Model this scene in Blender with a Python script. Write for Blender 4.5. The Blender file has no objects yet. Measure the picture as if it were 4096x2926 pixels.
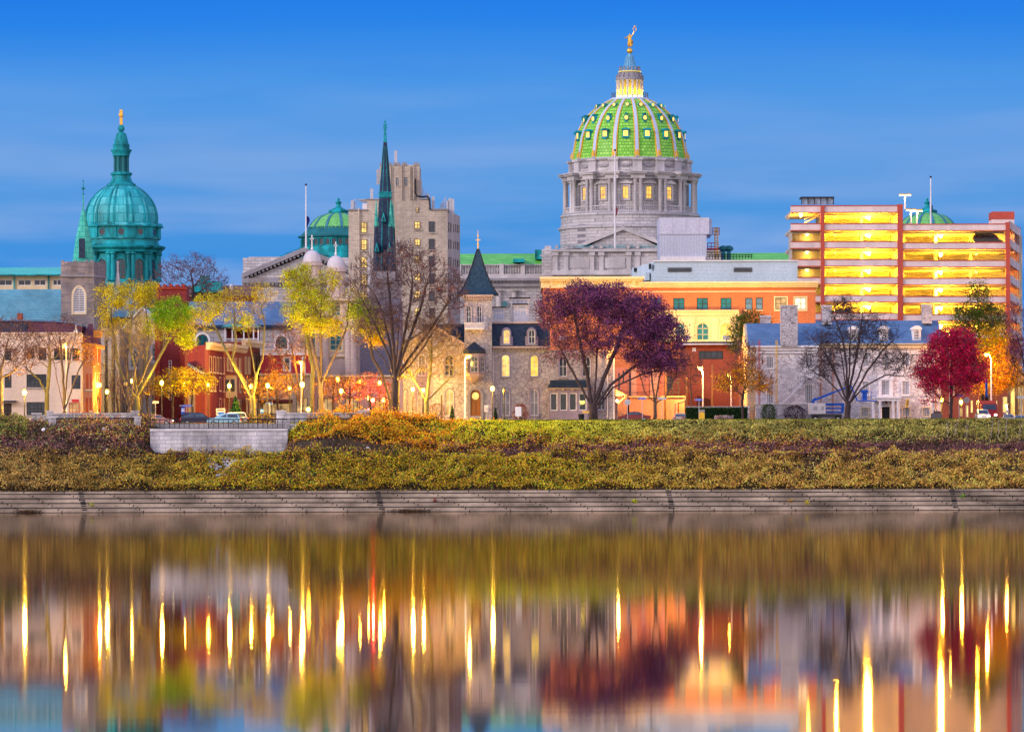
import bpy, math, random
import numpy as np
from mathutils import Vector, Matrix
R = math.radians
PI = math.pi
scene = bpy.context.scene
COL = scene.collection

# ------------------------------------------------------------------ camera
F, VH, UC, CZ, KAPPA = 20000.0, 1960.0, 2048.0, 2.73, 0.0029   # focal length and horizon in photo pixels, eye height
cam_d = bpy.data.cameras.new('camera')
cam_d.sensor_width = 36.0
cam_d.lens = 36.0 * F / 4096.0
cam_d.shift_y = (VH - 1463.0) / 4096.0
cam_d.clip_start = 1.0
cam_d.clip_end = 9000.0
cam = bpy.data.objects.new('camera', cam_d)
COL.objects.link(cam)
cam.matrix_world = Matrix.Translation((0, 0, CZ)) @ Matrix.Rotation(R(90), 4, 'X') @ Matrix.Rotation(-KAPPA, 4, 'Z')
scene.camera = cam

# ------------------------------------------------------------------ sky: blue dusk with an afterglow behind the camera
world = bpy.data.worlds.new('World')
scene.world = world
world.use_nodes = True
wt = world.node_tree
for n in list(wt.nodes): wt.nodes.remove(n)
def wn(t, **k):
    n = wt.nodes.new(t)
    for a, b in k.items(): setattr(n, a, b)
    return n
SUN_EL, SUN_AZ = R(3), R(236)          # azimuth measured from +Y, clockwise: behind the camera, to its left
w_out = wn('ShaderNodeOutputWorld')
bg1, bg2, add = wn('ShaderNodeBackground'), wn('ShaderNodeBackground'), wn('ShaderNodeAddShader')
nish = wn('ShaderNodeTexSky', sky_type='NISHITA', sun_disc=False)
nish.sun_elevation = SUN_EL; nish.sun_rotation = SUN_AZ
bg1.inputs['Strength'].default_value = 0.006
wt.links.new(nish.outputs[0], bg1.inputs['Color'])
tc = wn('ShaderNodeTexCoord')
sep = wn('ShaderNodeSeparateXYZ')
wt.links.new(tc.outputs['Generated'], sep.inputs[0])
def ramp(stops):
    r = wn('ShaderNodeValToRGB')
    els = r.color_ramp.elements
    while len(els) > 1: els.remove(els[-1])
    els[0].position, els[0].color = stops[0][0], (*stops[0][1], 1)
    for p, c in stops[1:]:
        e = els.new(p); e.color = (*c, 1)
    return r
# elevation (sine) 0..1 -> colour; the photo shows only 0..0.1
front = ramp([(0.0, (.10, .32, .78)), (.040, (.025, .26, .74)), (.055, (.06, .30, .74)), (.066, (.125, .34, .76)),
              (.080, (.06, .30, .79)), (.094, (.010, .215, .80)), (.106, (0, .16, .78)), (.30, (.10, .22, .62)), (1.0, (.35, .50, 1.0))])
back = ramp([(0.0, (1.55, 1.25, 1.1)), (.25, (1.5, 1.27, 1.35)), (.6, (.8, .85, 1.35)), (1.0, (.35, .50, 1.0))])
mad = wn('ShaderNodeMath', operation='MULTIPLY_ADD'); mad.inputs[1].default_value = .006; 
mp = wn('ShaderNodeMapping'); mp.inputs['Scale'].default_value = (8, 8, 60)
nz = wn('ShaderNodeTexNoise'); nz.inputs['Scale'].default_value = 1.0; nz.inputs['Detail'].default_value = 4
wt.links.new(tc.outputs['Generated'], mp.inputs[0]); wt.links.new(mp.outputs[0], nz.inputs['Vector'])
sub = wn('ShaderNodeMath', operation='SUBTRACT'); sub.inputs[1].default_value = .5
wt.links.new(nz.outputs[0], sub.inputs[0]); wt.links.new(sub.outputs[0], mad.inputs[0]); wt.links.new(sep.outputs['Z'], mad.inputs[2])
wt.links.new(mad.outputs[0], front.inputs[0]); wt.links.new(sep.outputs['Z'], back.inputs[0])
# thin long streaks of cloud
mp2 = wn('ShaderNodeMapping'); mp2.inputs['Scale'].default_value = (16, 16, 130); mp2.inputs['Rotation'].default_value = (0, R(.9), 0)
nz2 = wn('ShaderNodeTexNoise'); nz2.inputs['Scale'].default_value = 1.0; nz2.inputs['Detail'].default_value = 3; nz2.inputs['Roughness'].default_value = .45
wt.links.new(tc.outputs['Generated'], mp2.inputs[0]); wt.links.new(mp2.outputs[0], nz2.inputs['Vector'])
st = wn('ShaderNodeMapRange'); st.inputs['From Min'].default_value = .42; st.inputs['From Max'].default_value = .64
wt.links.new(nz2.outputs[0], st.inputs['Value'])
low = wn('ShaderNodeMapRange'); low.inputs['From Min'].default_value = .088; low.inputs['From Max'].default_value = .05
low.inputs['To Min'].default_value = 0.0; low.inputs['To Max'].default_value = .65
wt.links.new(sep.outputs['Z'], low.inputs['Value'])
mul = wn('ShaderNodeMath', operation='MULTIPLY')
wt.links.new(st.outputs[0], mul.inputs[0]); wt.links.new(low.outputs[0], mul.inputs[1])
cl = wn('ShaderNodeMix', data_type='RGBA'); cl.inputs['B'].default_value = (.25, .41, .78, 1)
wt.links.new(mul.outputs[0], cl.inputs['Factor']); wt.links.new(front.outputs[0], cl.inputs['A'])
# front sky turns into the afterglow towards -Y
fb = wn('ShaderNodeMapRange', interpolation_type='SMOOTHSTEP'); fb.inputs['From Min'].default_value = .55; fb.inputs['From Max'].default_value = -.5
wt.links.new(sep.outputs['Y'], fb.inputs['Value'])
mx = wn('ShaderNodeMix', data_type='RGBA')
wt.links.new(fb.outputs[0], mx.inputs['Factor']); wt.links.new(cl.outputs['Result'], mx.inputs['A']); wt.links.new(back.outputs[0], mx.inputs['B'])
wt.links.new(mx.outputs['Result'], bg2.inputs['Color']); bg2.inputs['Strength'].default_value = 1.0
wt.links.new(bg1.outputs[0], add.inputs[0]); wt.links.new(bg2.outputs[0], add.inputs[1]); wt.links.new(add.outputs[0], w_out.inputs[0])

sun_d = bpy.data.lights.new('sun', 'SUN')
sun_d.energy = 2.1; sun_d.angle = R(12); sun_d.color = (1.0, .84, .80)
sun = bpy.data.objects.new('sun', sun_d); COL.objects.link(sun)
sdir = Vector((math.sin(SUN_AZ) * math.cos(R(20)), math.cos(SUN_AZ) * math.cos(R(20)), math.sin(R(20))))
sun.rotation_euler = sdir.to_track_quat('Z', 'Y').to_euler()
sun.location = (0, 300, 200)

vs = scene.view_settings
vs.view_transform = 'Standard'; vs.look = 'None'; vs.exposure = 0.0; vs.gamma = 1.0; vs.use_curve_mapping = False
scene.cycles.max_bounces = 6; scene.cycles.diffuse_bounces = 3; scene.cycles.glossy_bounces = 3
scene.cycles.transparent_max_bounces = 8; scene.cycles.sample_clamp_indirect = 6.0
scene.cycles.use_light_tree = True
scene.cycles.use_denoising = True

# ------------------------------------------------------------------ helpers
def P(u, v, Y):
    """photo pixel at a chosen real distance -> world point (camera roll taken out)"""
    du, dv = u - UC, v - VH
    return Vector(((du - KAPPA * dv) * Y / F, Y, CZ - (dv + KAPPA * du) * Y / F))
ORG = {}
GZ = 12.0                                   # street level above the river

def put(o, parent=None):
    COL.objects.link(o)
    if parent is not None:
        o.parent = parent
        if parent.name in ORG: ORG[o.name] = ORG[parent.name]
    return o
def tag(o, label, cat, group=None):
    o['label'] = label; o['category'] = cat
    if group: o['group'] = group
    return o
def empty(name, label, cat, loc=(0, 0, 0), group=None, local=False):
    o = bpy.data.objects.new(name, None)
    o.empty_display_size = .5
    COL.objects.link(o); o.location = loc
    ORG[o.name] = Vector((0, 0, 0)) if local else Vector(loc)
    return tag(o, label, cat, group)
def copy_tree(o, parent=None):
    c = o.copy(); COL.objects.link(c); ORG[c.name] = ORG.get(o.name, Vector((0, 0, 0)))
    if parent is not None: c.parent = parent
    for ch in list(o.children): copy_tree(ch, c)
    return c

class MB:
    def __init__(s): s.v = []; s.f = []; s.m = []
    def add(s, vs, fs, mi=0):
        b = len(s.v); s.v += [tuple(p) for p in vs]
        s.f += [tuple(b + i for i in f) for f in fs]; s.m += [mi] * len(fs); return s
    def box(s, x0, x1, y0, y1, z0, z1, mi=0):
        return s.add([(x0,y0,z0),(x1,y0,z0),(x1,y1,z0),(x0,y1,z0),(x0,y0,z1),(x1,y0,z1),(x1,y1,z1),(x0,y1,z1)],
                     [(0,3,2,1),(4,5,6,7),(0,1,5,4),(1,2,6,5),(2,3,7,6),(3,0,4,7)], mi)
    def hexa(s, p, mi=0):           # 8 points: bottom ring then top ring
        return s.add(p, [(0,3,2,1),(4,5,6,7),(0,1,5,4),(1,2,6,5),(2,3,7,6),(3,0,4,7)], mi)
    def poly(s, pts, mi=0): return s.add(pts, [tuple(range(len(pts)))], mi)
    def prism(s, prof, a, b, axis='y', mi=0):   # closed polygon extruded along an axis
        n = len(prof)
        if axis == 'y': q = [(x, a, z) for x, z in prof] + [(x, b, z) for x, z in prof]
        elif axis == 'x': q = [(a, y, z) for y, z in prof] + [(b, y, z) for y, z in prof]
        else: q = [(x, y, a) for x, y in prof] + [(x, y, b) for x, y in prof]
        return s.add(q, [tuple(range(n)), tuple(range(2*n-1, n-1, -1))] + [(i, i+n, (i+1)%n+n, (i+1)%n) for i in range(n)], mi)
    def tube(s, pts, rad, n=6, mi=0, cap=True):
        pts = [Vector(p) for p in pts]
        if not hasattr(rad, '__len__'): rad = [rad] * len(pts)
        vs, fs = [], []
        for i, p in enumerate(pts):
            d = (pts[min(i+1, len(pts)-1)] - pts[max(i-1, 0)]).normalized()
            a = d.orthogonal() if abs(d.z) > .9 else d.cross(Vector((0, 0, 1)))
            if abs(d.z) > .9: a = Vector((1, 0, 0)) - d * d.x
            a.normalize(); b = d.cross(a)
            for k in range(n):
                t = 2*PI*k/n; vs.append(p + (a*math.cos(t) + b*math.sin(t)) * rad[i])
        for i in range(len(pts)-1):
            for k in range(n):
                fs.append((i*n+k, i*n+(k+1)%n, (i+1)*n+(k+1)%n, (i+1)*n+k))
        if cap: fs += [tuple(range(n-1, -1, -1)), tuple((len(pts)-1)*n+k for k in range(n))]
        return s.add(vs, fs, mi)
    def lathe(s, prof, cx, cy, n=32, mi=0, a0=0.0, sx=1.0, sy=1.0):      # prof: (radius, z) from bottom to top
        vs, fs = [], []
        for r, z in prof:
            for k in range(n):
                t = a0 + 2*PI*k/n
                vs.append((cx + sx*r*math.sin(t), cy - sy*r*math.cos(t), z))
        for i in range(len(prof)-1):
            for k in range(n):
                fs.append((i*n+k, i*n+(k+1)%n, (i+1)*n+(k+1)%n, (i+1)*n+k))
        fs += [tuple(range(n-1, -1, -1)), tuple((len(prof)-1)*n+k for k in range(n))]
        return s.add(vs, fs, mi)
    def ball(s, c, r, n=10, m=6, mi=0):
        pr = [(max(.001, r*math.sin(PI*i/m)), c[2]-r*math.cos(PI*i/m)) for i in range(m+1)]
        return s.lathe(pr, c[0], c[1], n, mi)
    def build(s, name, mat, parent=None, smooth=False):
        me = bpy.data.meshes.new(name)
        org = ORG.get(parent.name, Vector((0, 0, 0))) if parent is not None else Vector((0, 0, 0))
        me.from_pydata([(x-org[0], y-org[1], z-org[2]) for x, y, z in s.v], [], s.f)
        for m in (mat if isinstance(mat, (list, tuple)) else [mat]): me.materials.append(m)
        if any(s.m): me.polygons.foreach_set('material_index', s.m)
        if smooth:
            me.polygons.foreach_set('use_smooth', [True] * len(me.polygons))
            try: me.set_sharp_from_angle(angle=R(35))
            except Exception: pass
        me.update()
        return put(bpy.data.objects.new(name, me), parent)

def np_mesh(name, verts, quads, mat, parent=None, cols=None, smooth=False, tris=False):
    """fast mesh from numpy arrays; cols = one colour per vertex"""
    k = quads.shape[1]
    me = bpy.data.meshes.new(name)
    me.vertices.add(len(verts)); me.vertices.foreach_set('co', np.ascontiguousarray(verts, dtype=np.float32).ravel())
    me.loops.add(quads.size); me.loops.foreach_set('vertex_index', np.ascontiguousarray(quads, dtype=np.int32).ravel())
    me.polygons.add(len(quads)); me.polygons.foreach_set('loop_start', np.arange(0, quads.size, k, dtype=np.int32))
    if cols is not None:
        at = me.color_attributes.new('Col', 'FLOAT_COLOR', 'POINT')
        c4 = np.ones((len(verts), 4), dtype=np.float32); c4[:, :3] = cols
        at.data.foreach_set('color', c4.ravel())
    me.materials.append(mat)
    if smooth: me.polygons.foreach_set('use_smooth', np.ones(len(quads), dtype=bool))
    me.update(calc_edges=True); me.validate()
    return put(bpy.data.objects.new(name, me), parent)

# ------------------------------------------------------------------ materials
MATS = {}
def nt(name):
    m = bpy.data.materials.new(name); m.use_nodes = True
    t = m.node_tree; b = t.nodes['Principled BSDF']; b.inputs['Specular IOR Level'].default_value = .18
    return m, t, b
def N(t, typ, **k):
    n = t.nodes.new(typ)
    for a, v in k.items():
        if isinstance(a, str) and hasattr(n, a): setattr(n, a, v)
    return n
def L(t, a, b): t.links.new(a, b)
def sock(n, **k):
    for a, v in k.items(): n.inputs[a.replace('_', ' ')].default_value = v
    return n
def rgb(c): return (*c, 1)
def vary(t, colour_out, amt=.25, scale=.25, stretch=(1, 1, .35), fine=.12):
    """weathering: slow stains running down plus fine grain; returns a colour socket"""
    co = N(t, 'ShaderNodeTexCoord')
    mp = N(t, 'ShaderNodeMapping'); mp.inputs['Scale'].default_value = stretch
    L(t, co.outputs['Object'], mp.inputs[0])
    n1 = sock(N(t, 'ShaderNodeTexNoise'), Scale=scale, Detail=6.0, Roughness=.6); L(t, mp.outputs[0], n1.inputs['Vector'])
    n2 = sock(N(t, 'ShaderNodeTexNoise'), Scale=scale*14, Detail=3.0); L(t, co.outputs['Object'], n2.inputs['Vector'])
    r1 = N(t, 'ShaderNodeMapRange'); L(t, n1.outputs[0], r1.inputs['Value'])
    r1.inputs['From Min'].default_value = .3; r1.inputs['From Max'].default_value = .7
    r1.inputs['To Min'].default_value = 1-amt; r1.inputs['To Max'].default_value = 1+amt*.45
    r2 = N(t, 'ShaderNodeMapRange'); L(t, n2.outputs[0], r2.inputs['Value'])
    r2.inputs['From Min'].default_value = .3; r2.inputs['From Max'].default_value = .7
    r2.inputs['To Min'].default_value = 1-fine; r2.inputs['To Max'].default_value = 1+fine
    mu = N(t, 'ShaderNodeMath', operation='MULTIPLY'); L(t, r1.outputs[0], mu.inputs[0]); L(t, r2.outputs[0], mu.inputs[1])
    vm = N(t, 'ShaderNodeVectorMath', operation='SCALE')
    L(t, colour_out, vm.inputs[0]); L(t, mu.outputs[0], vm.inputs['Scale'])
    return vm.outputs[0]
def M_plain(name, col, rough=.75, metal=0.0, amt=.25, scale=.25, fine=.10, stretch=(1, 1, .35)):
    m, t, b = nt(name)
    c = N(t, 'ShaderNodeRGB'); c.outputs[0].default_value = rgb(col)
    L(t, vary(t, c.outputs[0], amt, scale, stretch, fine), b.inputs['Base Color'])
    b.inputs['Roughness'].default_value = rough; b.inputs['Metallic'].default_value = metal
    return m
def wall_vec(t, ang=0.0):
    """texture space that runs along a wall: (x+y, z) or, for round things, (angle*radius, z)"""
    co = N(t, 'ShaderNodeTexCoord'); s = N(t, 'ShaderNodeSeparateXYZ'); L(t, co.outputs['Object'], s.inputs[0])
    cb = N(t, 'ShaderNodeCombineXYZ')
    if ang:
        at = N(t, 'ShaderNodeMath', operation='ARCTAN2'); L(t, s.outputs['X'], at.inputs[0]); L(t, s.outputs['Y'], at.inputs[1])
        mu = N(t, 'ShaderNodeMath', operation='MULTIPLY'); mu.inputs[1].default_value = ang; L(t, at.outputs[0], mu.inputs[0])
        L(t, mu.outputs[0], cb.inputs['X'])
    else:
        ad = N(t, 'ShaderNodeMath', operation='ADD'); L(t, s.outputs['X'], ad.inputs[0]); L(t, s.outputs['Y'], ad.inputs[1])
        L(t, ad.outputs[0], cb.inputs['X'])
    L(t, s.outputs['Z'], cb.inputs['Y'])
    return cb.outputs[0]
def M_brick(name, c1, c2, mortar, w, h, mort=.02, rough=.8, ang=0.0, amt=.22, scale=.25, bump=.3, offset=.5, bias=0.0):
    m, t, b = nt(name)
    br = N(t, 'ShaderNodeTexBrick'); L(t, wall_vec(t, ang), br.inputs['Vector'])
    br.offset = offset
    br.inputs['Color1'].default_value = rgb(c1); br.inputs['Color2'].default_value = rgb(c2); br.inputs['Mortar'].default_value = rgb(mortar)
    sock(br, Scale=1.0, Mortar_Size=mort, Brick_Width=w, Row_Height=h, Bias=bias)
    L(t, vary(t, br.outputs['Color'], amt, scale), b.inputs['Base Color'])
    b.inputs['Roughness'].default_value = rough
    if bump:
        bp = N(t, 'ShaderNodeBump'); bp.inputs['Strength'].default_value = bump; bp.inputs['Distance'].default_value = .03
        bp.invert = True
        L(t, br.outputs['Fac'], bp.inputs['Height']); L(t, bp.outputs[0], b.inputs['Normal'])
    return m
def M_rubble(name, c1, c2, mortar, scale, flat=1.0, mort=.06, amt=.2, rnd=1.0):
    m, t, b = nt(name)
    v = wall_vec(t)
    mp = N(t, 'ShaderNodeMapping'); mp.inputs['Scale'].default_value = (1, flat, 1); L(t, v, mp.inputs[0])
    d = N(t, 'ShaderNodeTexVoronoi', feature='DISTANCE_TO_EDGE'); d.inputs['Scale'].default_value = scale; L(t, mp.outputs[0], d.inputs['Vector'])
    f = N(t, 'ShaderNodeTexVoronoi', feature='F1'); f.inputs['Scale'].default_value = scale; L(t, mp.outputs[0], f.inputs['Vector'])
    d.inputs['Randomness'].default_value = rnd; f.inputs['Randomness'].default_value = rnd
    s = N(t, 'ShaderNodeSeparateColor'); L(t, f.outputs['Color'], s.inputs[0])
    cm = N(t, 'ShaderNodeMix', data_type='RGBA'); cm.inputs['A'].default_value = rgb(c1); cm.inputs['B'].default_value = rgb(c2); L(t, s.outputs[0], cm.inputs['Factor'])
    lt = N(t, 'ShaderNodeMath', operation='LESS_THAN'); lt.inputs[1].default_value = mort; L(t, d.outputs['Distance'], lt.inputs[0])
    mm = N(t, 'ShaderNodeMix', data_type='RGBA'); mm.inputs['B'].default_value = rgb(mortar)
    L(t, lt.outputs[0], mm.inputs['Factor']); L(t, cm.outputs['Result'], mm.inputs['A'])
    L(t, vary(t, mm.outputs['Result'], amt, .3), b.inputs['Base Color'])
    bp = N(t, 'ShaderNodeBump'); bp.inputs['Strength'].default_value = .5; bp.inputs['Distance'].default_value = .05
    L(t, d.outputs['Distance'], bp.inputs['Height']); L(t, bp.outputs[0], b.inputs['Normal'])
    b.inputs['Roughness'].default_value = .85
    return m
def M_emit(name, col, k, var=.5, scale=.9):
    """a lit window: light with the uneven look of a room behind it"""
    m, t, b = nt(name)
    co = N(t, 'ShaderNodeTexCoord')
    n = sock(N(t, 'ShaderNodeTexNoise'), Scale=scale, Detail=2.0); L(t, co.outputs['Object'], n.inputs['Vector'])
    r = N(t, 'ShaderNodeMapRange'); L(t, n.outputs[0], r.inputs['Value'])
    r.inputs['From Min'].default_value = .35; r.inputs['From Max'].default_value = .65
    r.inputs['To Min'].default_value = k*(1-var); r.inputs['To Max'].default_value = k*(1+var)
    b.inputs['Base Color'].default_value = rgb((.2, .16, .1)); b.inputs['Roughness'].default_value = .15
    b.inputs['Emission Color'].default_value = rgb(col); L(t, r.outputs[0], b.inputs['Emission Strength'])
    return m
def M_glass(name, col=(.03, .045, .07), rough=.08):
    m, t, b = nt(name)
    c = N(t, 'ShaderNodeRGB'); c.outputs[0].default_value = rgb(col)
    L(t, vary(t, c.outputs[0], .5, .8, (1, 1, 1), .1), b.inputs['Base Color'])
    b.inputs['Roughness'].default_value = rough; b.inputs['IOR'].default_value = 1.5; b.inputs['Specular IOR Level'].default_value = .5
    return m
def M_leaf(name, transl=.3, rough=.6):
    m, t, b = nt(name)
    a = N(t, 'ShaderNodeAttribute'); a.attribute_name = 'Col'
    L(t, a.outputs['Color'], b.inputs['Base Color']); b.inputs['Roughness'].default_value = rough; b.inputs['Specular IOR Level'].default_value = .06
    tr = N(t, 'ShaderNodeBsdfTranslucent'); L(t, a.outputs['Color'], tr.inputs[0])
    mx = N(t, 'ShaderNodeMixShader'); mx.inputs[0].default_value = transl
    L(t, b.outputs[0], mx.inputs[1]); L(t, tr.outputs[0], mx.inputs[2])
    L(t, mx.outputs[0], t.nodes['Material Output'].inputs[0])
    return m

m_limestone = M_brick('limestone', (.55, .52, .51), (.43, .41, .42), (.22, .21, .24), 1.9, .75, .05, amt=.4, scale=.09)
m_limeplain = M_plain('carved_limestone', (.55, .52, .52), amt=.4, scale=.2)
m_limedark = M_plain('weathered_limestone', (.30, .285, .31), amt=.35, scale=.15)
m_greentile = M_brick('green_glazed_tile', (.20, .58, .05), (.36, .78, .11), (.06, .26, .04), 1.05, .80, .07, rough=.4, ang=17, amt=.16, offset=.5)
m_greentile_b = M_brick('green_roof_tile', (.16, .62, .08), (.26, .74, .14), (.05, .30, .05), .7, .5, .05, rough=.4, amt=.16)
m_ribwhite = M_plain('pale_blue_rib_metal', (.48, .60, .80), .5, amt=.15)
m_gold = M_plain('gilding', (.90, .52, .08), .35, .65, amt=.15)
m_goldpaint = M_plain('ochre_gilt_strip', (.82, .45, .05), .5, amt=.15)
m_copper = M_plain('green_copper', (.012, .36, .40), .6, amt=.85, scale=.5, fine=.2)
m_copperlight = M_brick('copper_sheet', (.03, .42, .46), (.12, .62, .63), (.008, .20, .26), 2.0, 1.6, .05, .55, ang=7, amt=.6, scale=.22)
m_copperdark = M_plain('dark_copper', (.02, .17, .19), .6, amt=.4, scale=.3)
m_copperblue = M_plain('blue_grey_copper', (.05, .22, .32), .6, amt=.3)
m_glass = M_glass('window_glass')
m_glassteal = M_glass('teal_window_glass', (.01, .16, .20))
m_lit = M_emit('lit_window', (1, .62, .14), 1.25)
m_litw = M_emit('lit_window_white', (1, .86, .52), 1.5, .25)
m_lity = M_emit('lit_window_yellow', (1, .70, .05), 1.1, .3)
m_litdome = M_emit('lit_dormer', (1, .50, .06), 2.2, .25)
m_litlow = M_emit('dim_lit_window', (1, .60, .22), .45, .7)
m_white = M_plain('white_paint', (.78, .76, .78), .6, amt=.15)
m_cream = M_plain('cream_paint', (.72, .58, .36), .65, amt=.18)
m_black = M_plain('black_metal', (.02, .02, .025), .5, amt=.2)
m_darkgrey = M_plain('dark_grey_metal', (.07, .07, .085), .5, amt=.2)
m_slate = M_brick('dark_slate', (.016, .035, .075), (.035, .06, .115), (.008, .018, .04), .45, .3, .03, .55, amt=.25)
m_slateblue = M_brick('blue_slate', (.10, .20, .36), (.15, .26, .43), (.05, .10, .2), .5, .32, .03, .5, amt=.25)
m_slateteal = M_brick('teal_slate', (.13, .36, .42), (.20, .44, .48), (.07, .2, .26), .55, .36, .03, .5, amt=.25)
# ------------------------------------------------------------------ building kit
STY = {}
def sty(name, g, f, arch=0, cols=2, rows=2, sur=None, sill=None, fw=.09, sw=.16): STY[name] = dict(g=g, f=f, arch=arch, cols=cols, rows=rows, sur=sur, sill=sill, fw=fw, sw=sw)
def outline(s0, s1, z0, z1, arch, grow=0.0):
    s0 -= grow; s1 += grow; z0 -= grow; z1 += grow
    if not arch: return [(s0, z0), (s1, z0), (s1, z1), (s0, z1)]
    r = (s1-s0)/2; c = (s0+s1)/2; ry = r if arch == 1 else r*arch
    return [(s0, z0), (s1, z0)] + [(c + r*math.cos(a), z1-ry + ry*math.sin(a)) for a in [PI*i/10 for i in range(11)]]
def ring(mb, W, o1, o2, d, d_in, mi=0):      # flat ring between two outlines plus the reveal behind its inner edge
    n = len(o1)
    for i in range(n):
        j = (i+1) % n
        mb.add([W(*o1[i], d), W(*o1[j], d), W(*o2[j], d), W(*o2[i], d)], [(0, 1, 2, 3)], mi)
        mb.add([W(*o1[i], d), W(*o1[j], d), W(*o1[j], d_in), W(*o1[i], d_in)], [(0, 3, 2, 1)], mi)
def window(parent, W, s0, s1, z0, z1, st, name='window', dg=.14):
    st = STY[st] if isinstance(st, str) else st
    o = outline(s0, s1, z0, z1, st['arch'])
    g = MB().poly([W(s, z, dg) for s, z in o]).build(name, st['g'], parent)
    fw = min(st['fw'], (s1-s0)*.2)
    f = MB(); oi = outline(s0, s1, z0, z1, st['arch'], -fw)
    ring(f, W, o, oi, dg-.06, dg-.001)
    ring(f, W, oi, oi, dg-.06, dg-.001)
    t = fw*.35
    def bar(a0, a1, b0, b1):
        q = [(a0, b0), (a1, b0), (a1, b1), (a0, b1)]
        f.hexa([W(*p, dg-.002) for p in q] + [W(*p, dg-.05) for p in q])
    for i in range(1, st['cols']):
        s = s0 + (s1-s0)*i/st['cols']; bar(s-t, s+t, z0+fw, z1-fw)
    for i in range(1, st['rows']):
        z = z0 + (z1-z0)*i/st['rows']; bar(s0+fw, s1-fw, z-t, z+t)
    f.build('window_frame', st['f'], g)
    if st['sur']:
        m = MB(); oo = outline(s0, s1, z0, z1, st['arch'], st['sw'])
        ring(m, W, o, oo, -.07, dg); ring(m, W, oo, oo, -.07, 0)
        m.build('window_trim', st['sur'], g)
    if st['sill']:
        e = st['sw'] if st['sur'] else .1
        m = MB(); q = [(s0-e, z0-.17-e*.5), (s1+e, z0-.17-e*.5), (s1+e, z0-e*.5-.02), (s0-e, z0-e*.5-.02)]
        m.hexa([W(*p, .02) for p in q] + [W(*p, -.15) for p in q]); m.build('sill', st['sill'], g)
    return g
class Bld:
    def __init__(s, name, label, cat, Y, u, group=None, z=GZ, vr=1450):
        p = P(u, vr, Y); s.Y = Y; s.ur = u; s.vr = vr
        s.root = empty(name, label, cat, (p.x, Y, z), group)
    def X(s, u, Y=None): return P(u, s.vr, Y or s.Y).x
    def Z(s, v, Y=None): return P(s.ur, v, Y or s.Y).z
    def box(s, mb, u0, u1, v0, v1, d0, d1, mi=0):
        return mb.box(s.X(u0), s.X(u1), s.Y+d0, s.Y+d1, s.Z(v1), s.Z(v0), mi)
    def bx(s, name, mat, u0, u1, v0, v1, d0, d1, parent=None):
        m = MB(); s.box(m, u0, u1, v0, v1, d0, d1); return m.build(name, mat, parent or s.root)
    def facade(s, mat, uA, uB, v0, v1, depth=8.0, wins=(), name='wall', YA=None, YB=None, parent=None, extra=None, winname='window'):
        parent = parent or s.root
        YA = YA or s.Y; YB = YB or YA
        vm = s.vr
        ax, bxx = P(uA, vm, YA).x, P(uB, vm, YB).x
        Ln = math.hypot(bxx-ax, YB-YA); dx, dy = (bxx-ax)/Ln, (YB-YA)/Ln
        nx, ny = dy, -dx
        def W(q, z, d): return (ax + dx*q - nx*d, YA + dy*q - ny*d, z)
        def zof(v, q, u): return P(u, v, YA + dy*q).z
        zt = P(s.ur if YA == YB else uA, v0, YA).z
        zb = P(s.ur if YA == YB else uA, v1, YA).z if v1 is not None else GZ-1
        H = []
        for w in wins:
            u0, u1, a, b, stn = w
            q0, q1 = (u0-uA)/(uB-uA)*Ln, (u1-uA)/(uB-uA)*Ln
            uu = s.ur if YA == YB else (u0+u1)/2
            H.append((q0, q1, zof(b, (q0+q1)/2, uu), zof(a, (q0+q1)/2, uu), stn))
        ss = sorted({0.0, Ln} | {h[0] for h in H} | {h[1] for h in H}); zs = sorted({zb, zt} | {h[2] for h in H} | {h[3] for h in H})
        ss = [x for x in ss if -1e-6 <= x <= Ln+1e-6]; zs = [x for x in zs if zb-1e-6 <= x <= zt+1e-6]
        m = MB()
        for j in range(len(zs)-1):
            run = None
            for i in range(len(ss)-1):
                c, k = (ss[i]+ss[i+1])/2, (zs[j]+zs[j+1])/2
                inside = any(h[0] < c < h[1] and h[2] < k < h[3] for h in H)
                if not inside and run is None: run = ss[i]
                if run is not None and (inside or i == len(ss)-2):
                    e = ss[i] if inside else ss[i+1]
                    m.add([W(run, zs[j], 0), W(e, zs[j], 0), W(e, zs[j+1], 0), W(run, zs[j+1], 0)], [(0, 1, 2, 3)]); run = None
        D = .25
        for q0, q1, z0, z1, stn in H:
            ar = STY[stn]['arch']; o = outline(q0, q1, z0, z1, ar)
            for i in range(len(o)):
                j = (i+1) % len(o); m.add([W(*o[i], 0), W(*o[j], 0), W(*o[j], D), W(*o[i], D)], [(0, 3, 2, 1)])
            if ar:
                arc = o[2:]
                h = len(arc)//2
                for i in range(len(arc)-1):
                    cnr = (q1, z1) if i < h else (q0, z1)
                    m.add([W(*arc[i], 0), W(*arc[i+1], 0), W(*cnr, 0)], [(0, 2, 1)])
        # edges and the solid body behind
        for (p, q) in (((0, zb), (0, zt)), ((0, zt), (Ln, zt)), ((Ln, zt), (Ln, zb))):
            m.add([W(*p, 0), W(*q, 0), W(*q, D), W(*p, D)], [(0, 1, 2, 3)])
        m.hexa([W(0, zb, D), W(Ln, zb, D), W(Ln, zb, depth), W(0, zb, depth), W(0, zt, D), W(Ln, zt, D), W(Ln, zt, depth), W(0, zt, depth)])
        o = m.build(name, mat, parent)
        for q0, q1, z0, z1, stn in H: window(s.root, W, q0, q1, z0, z1, stn, winname)
        s.W = W; s.Ln = Ln
        return o
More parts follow.
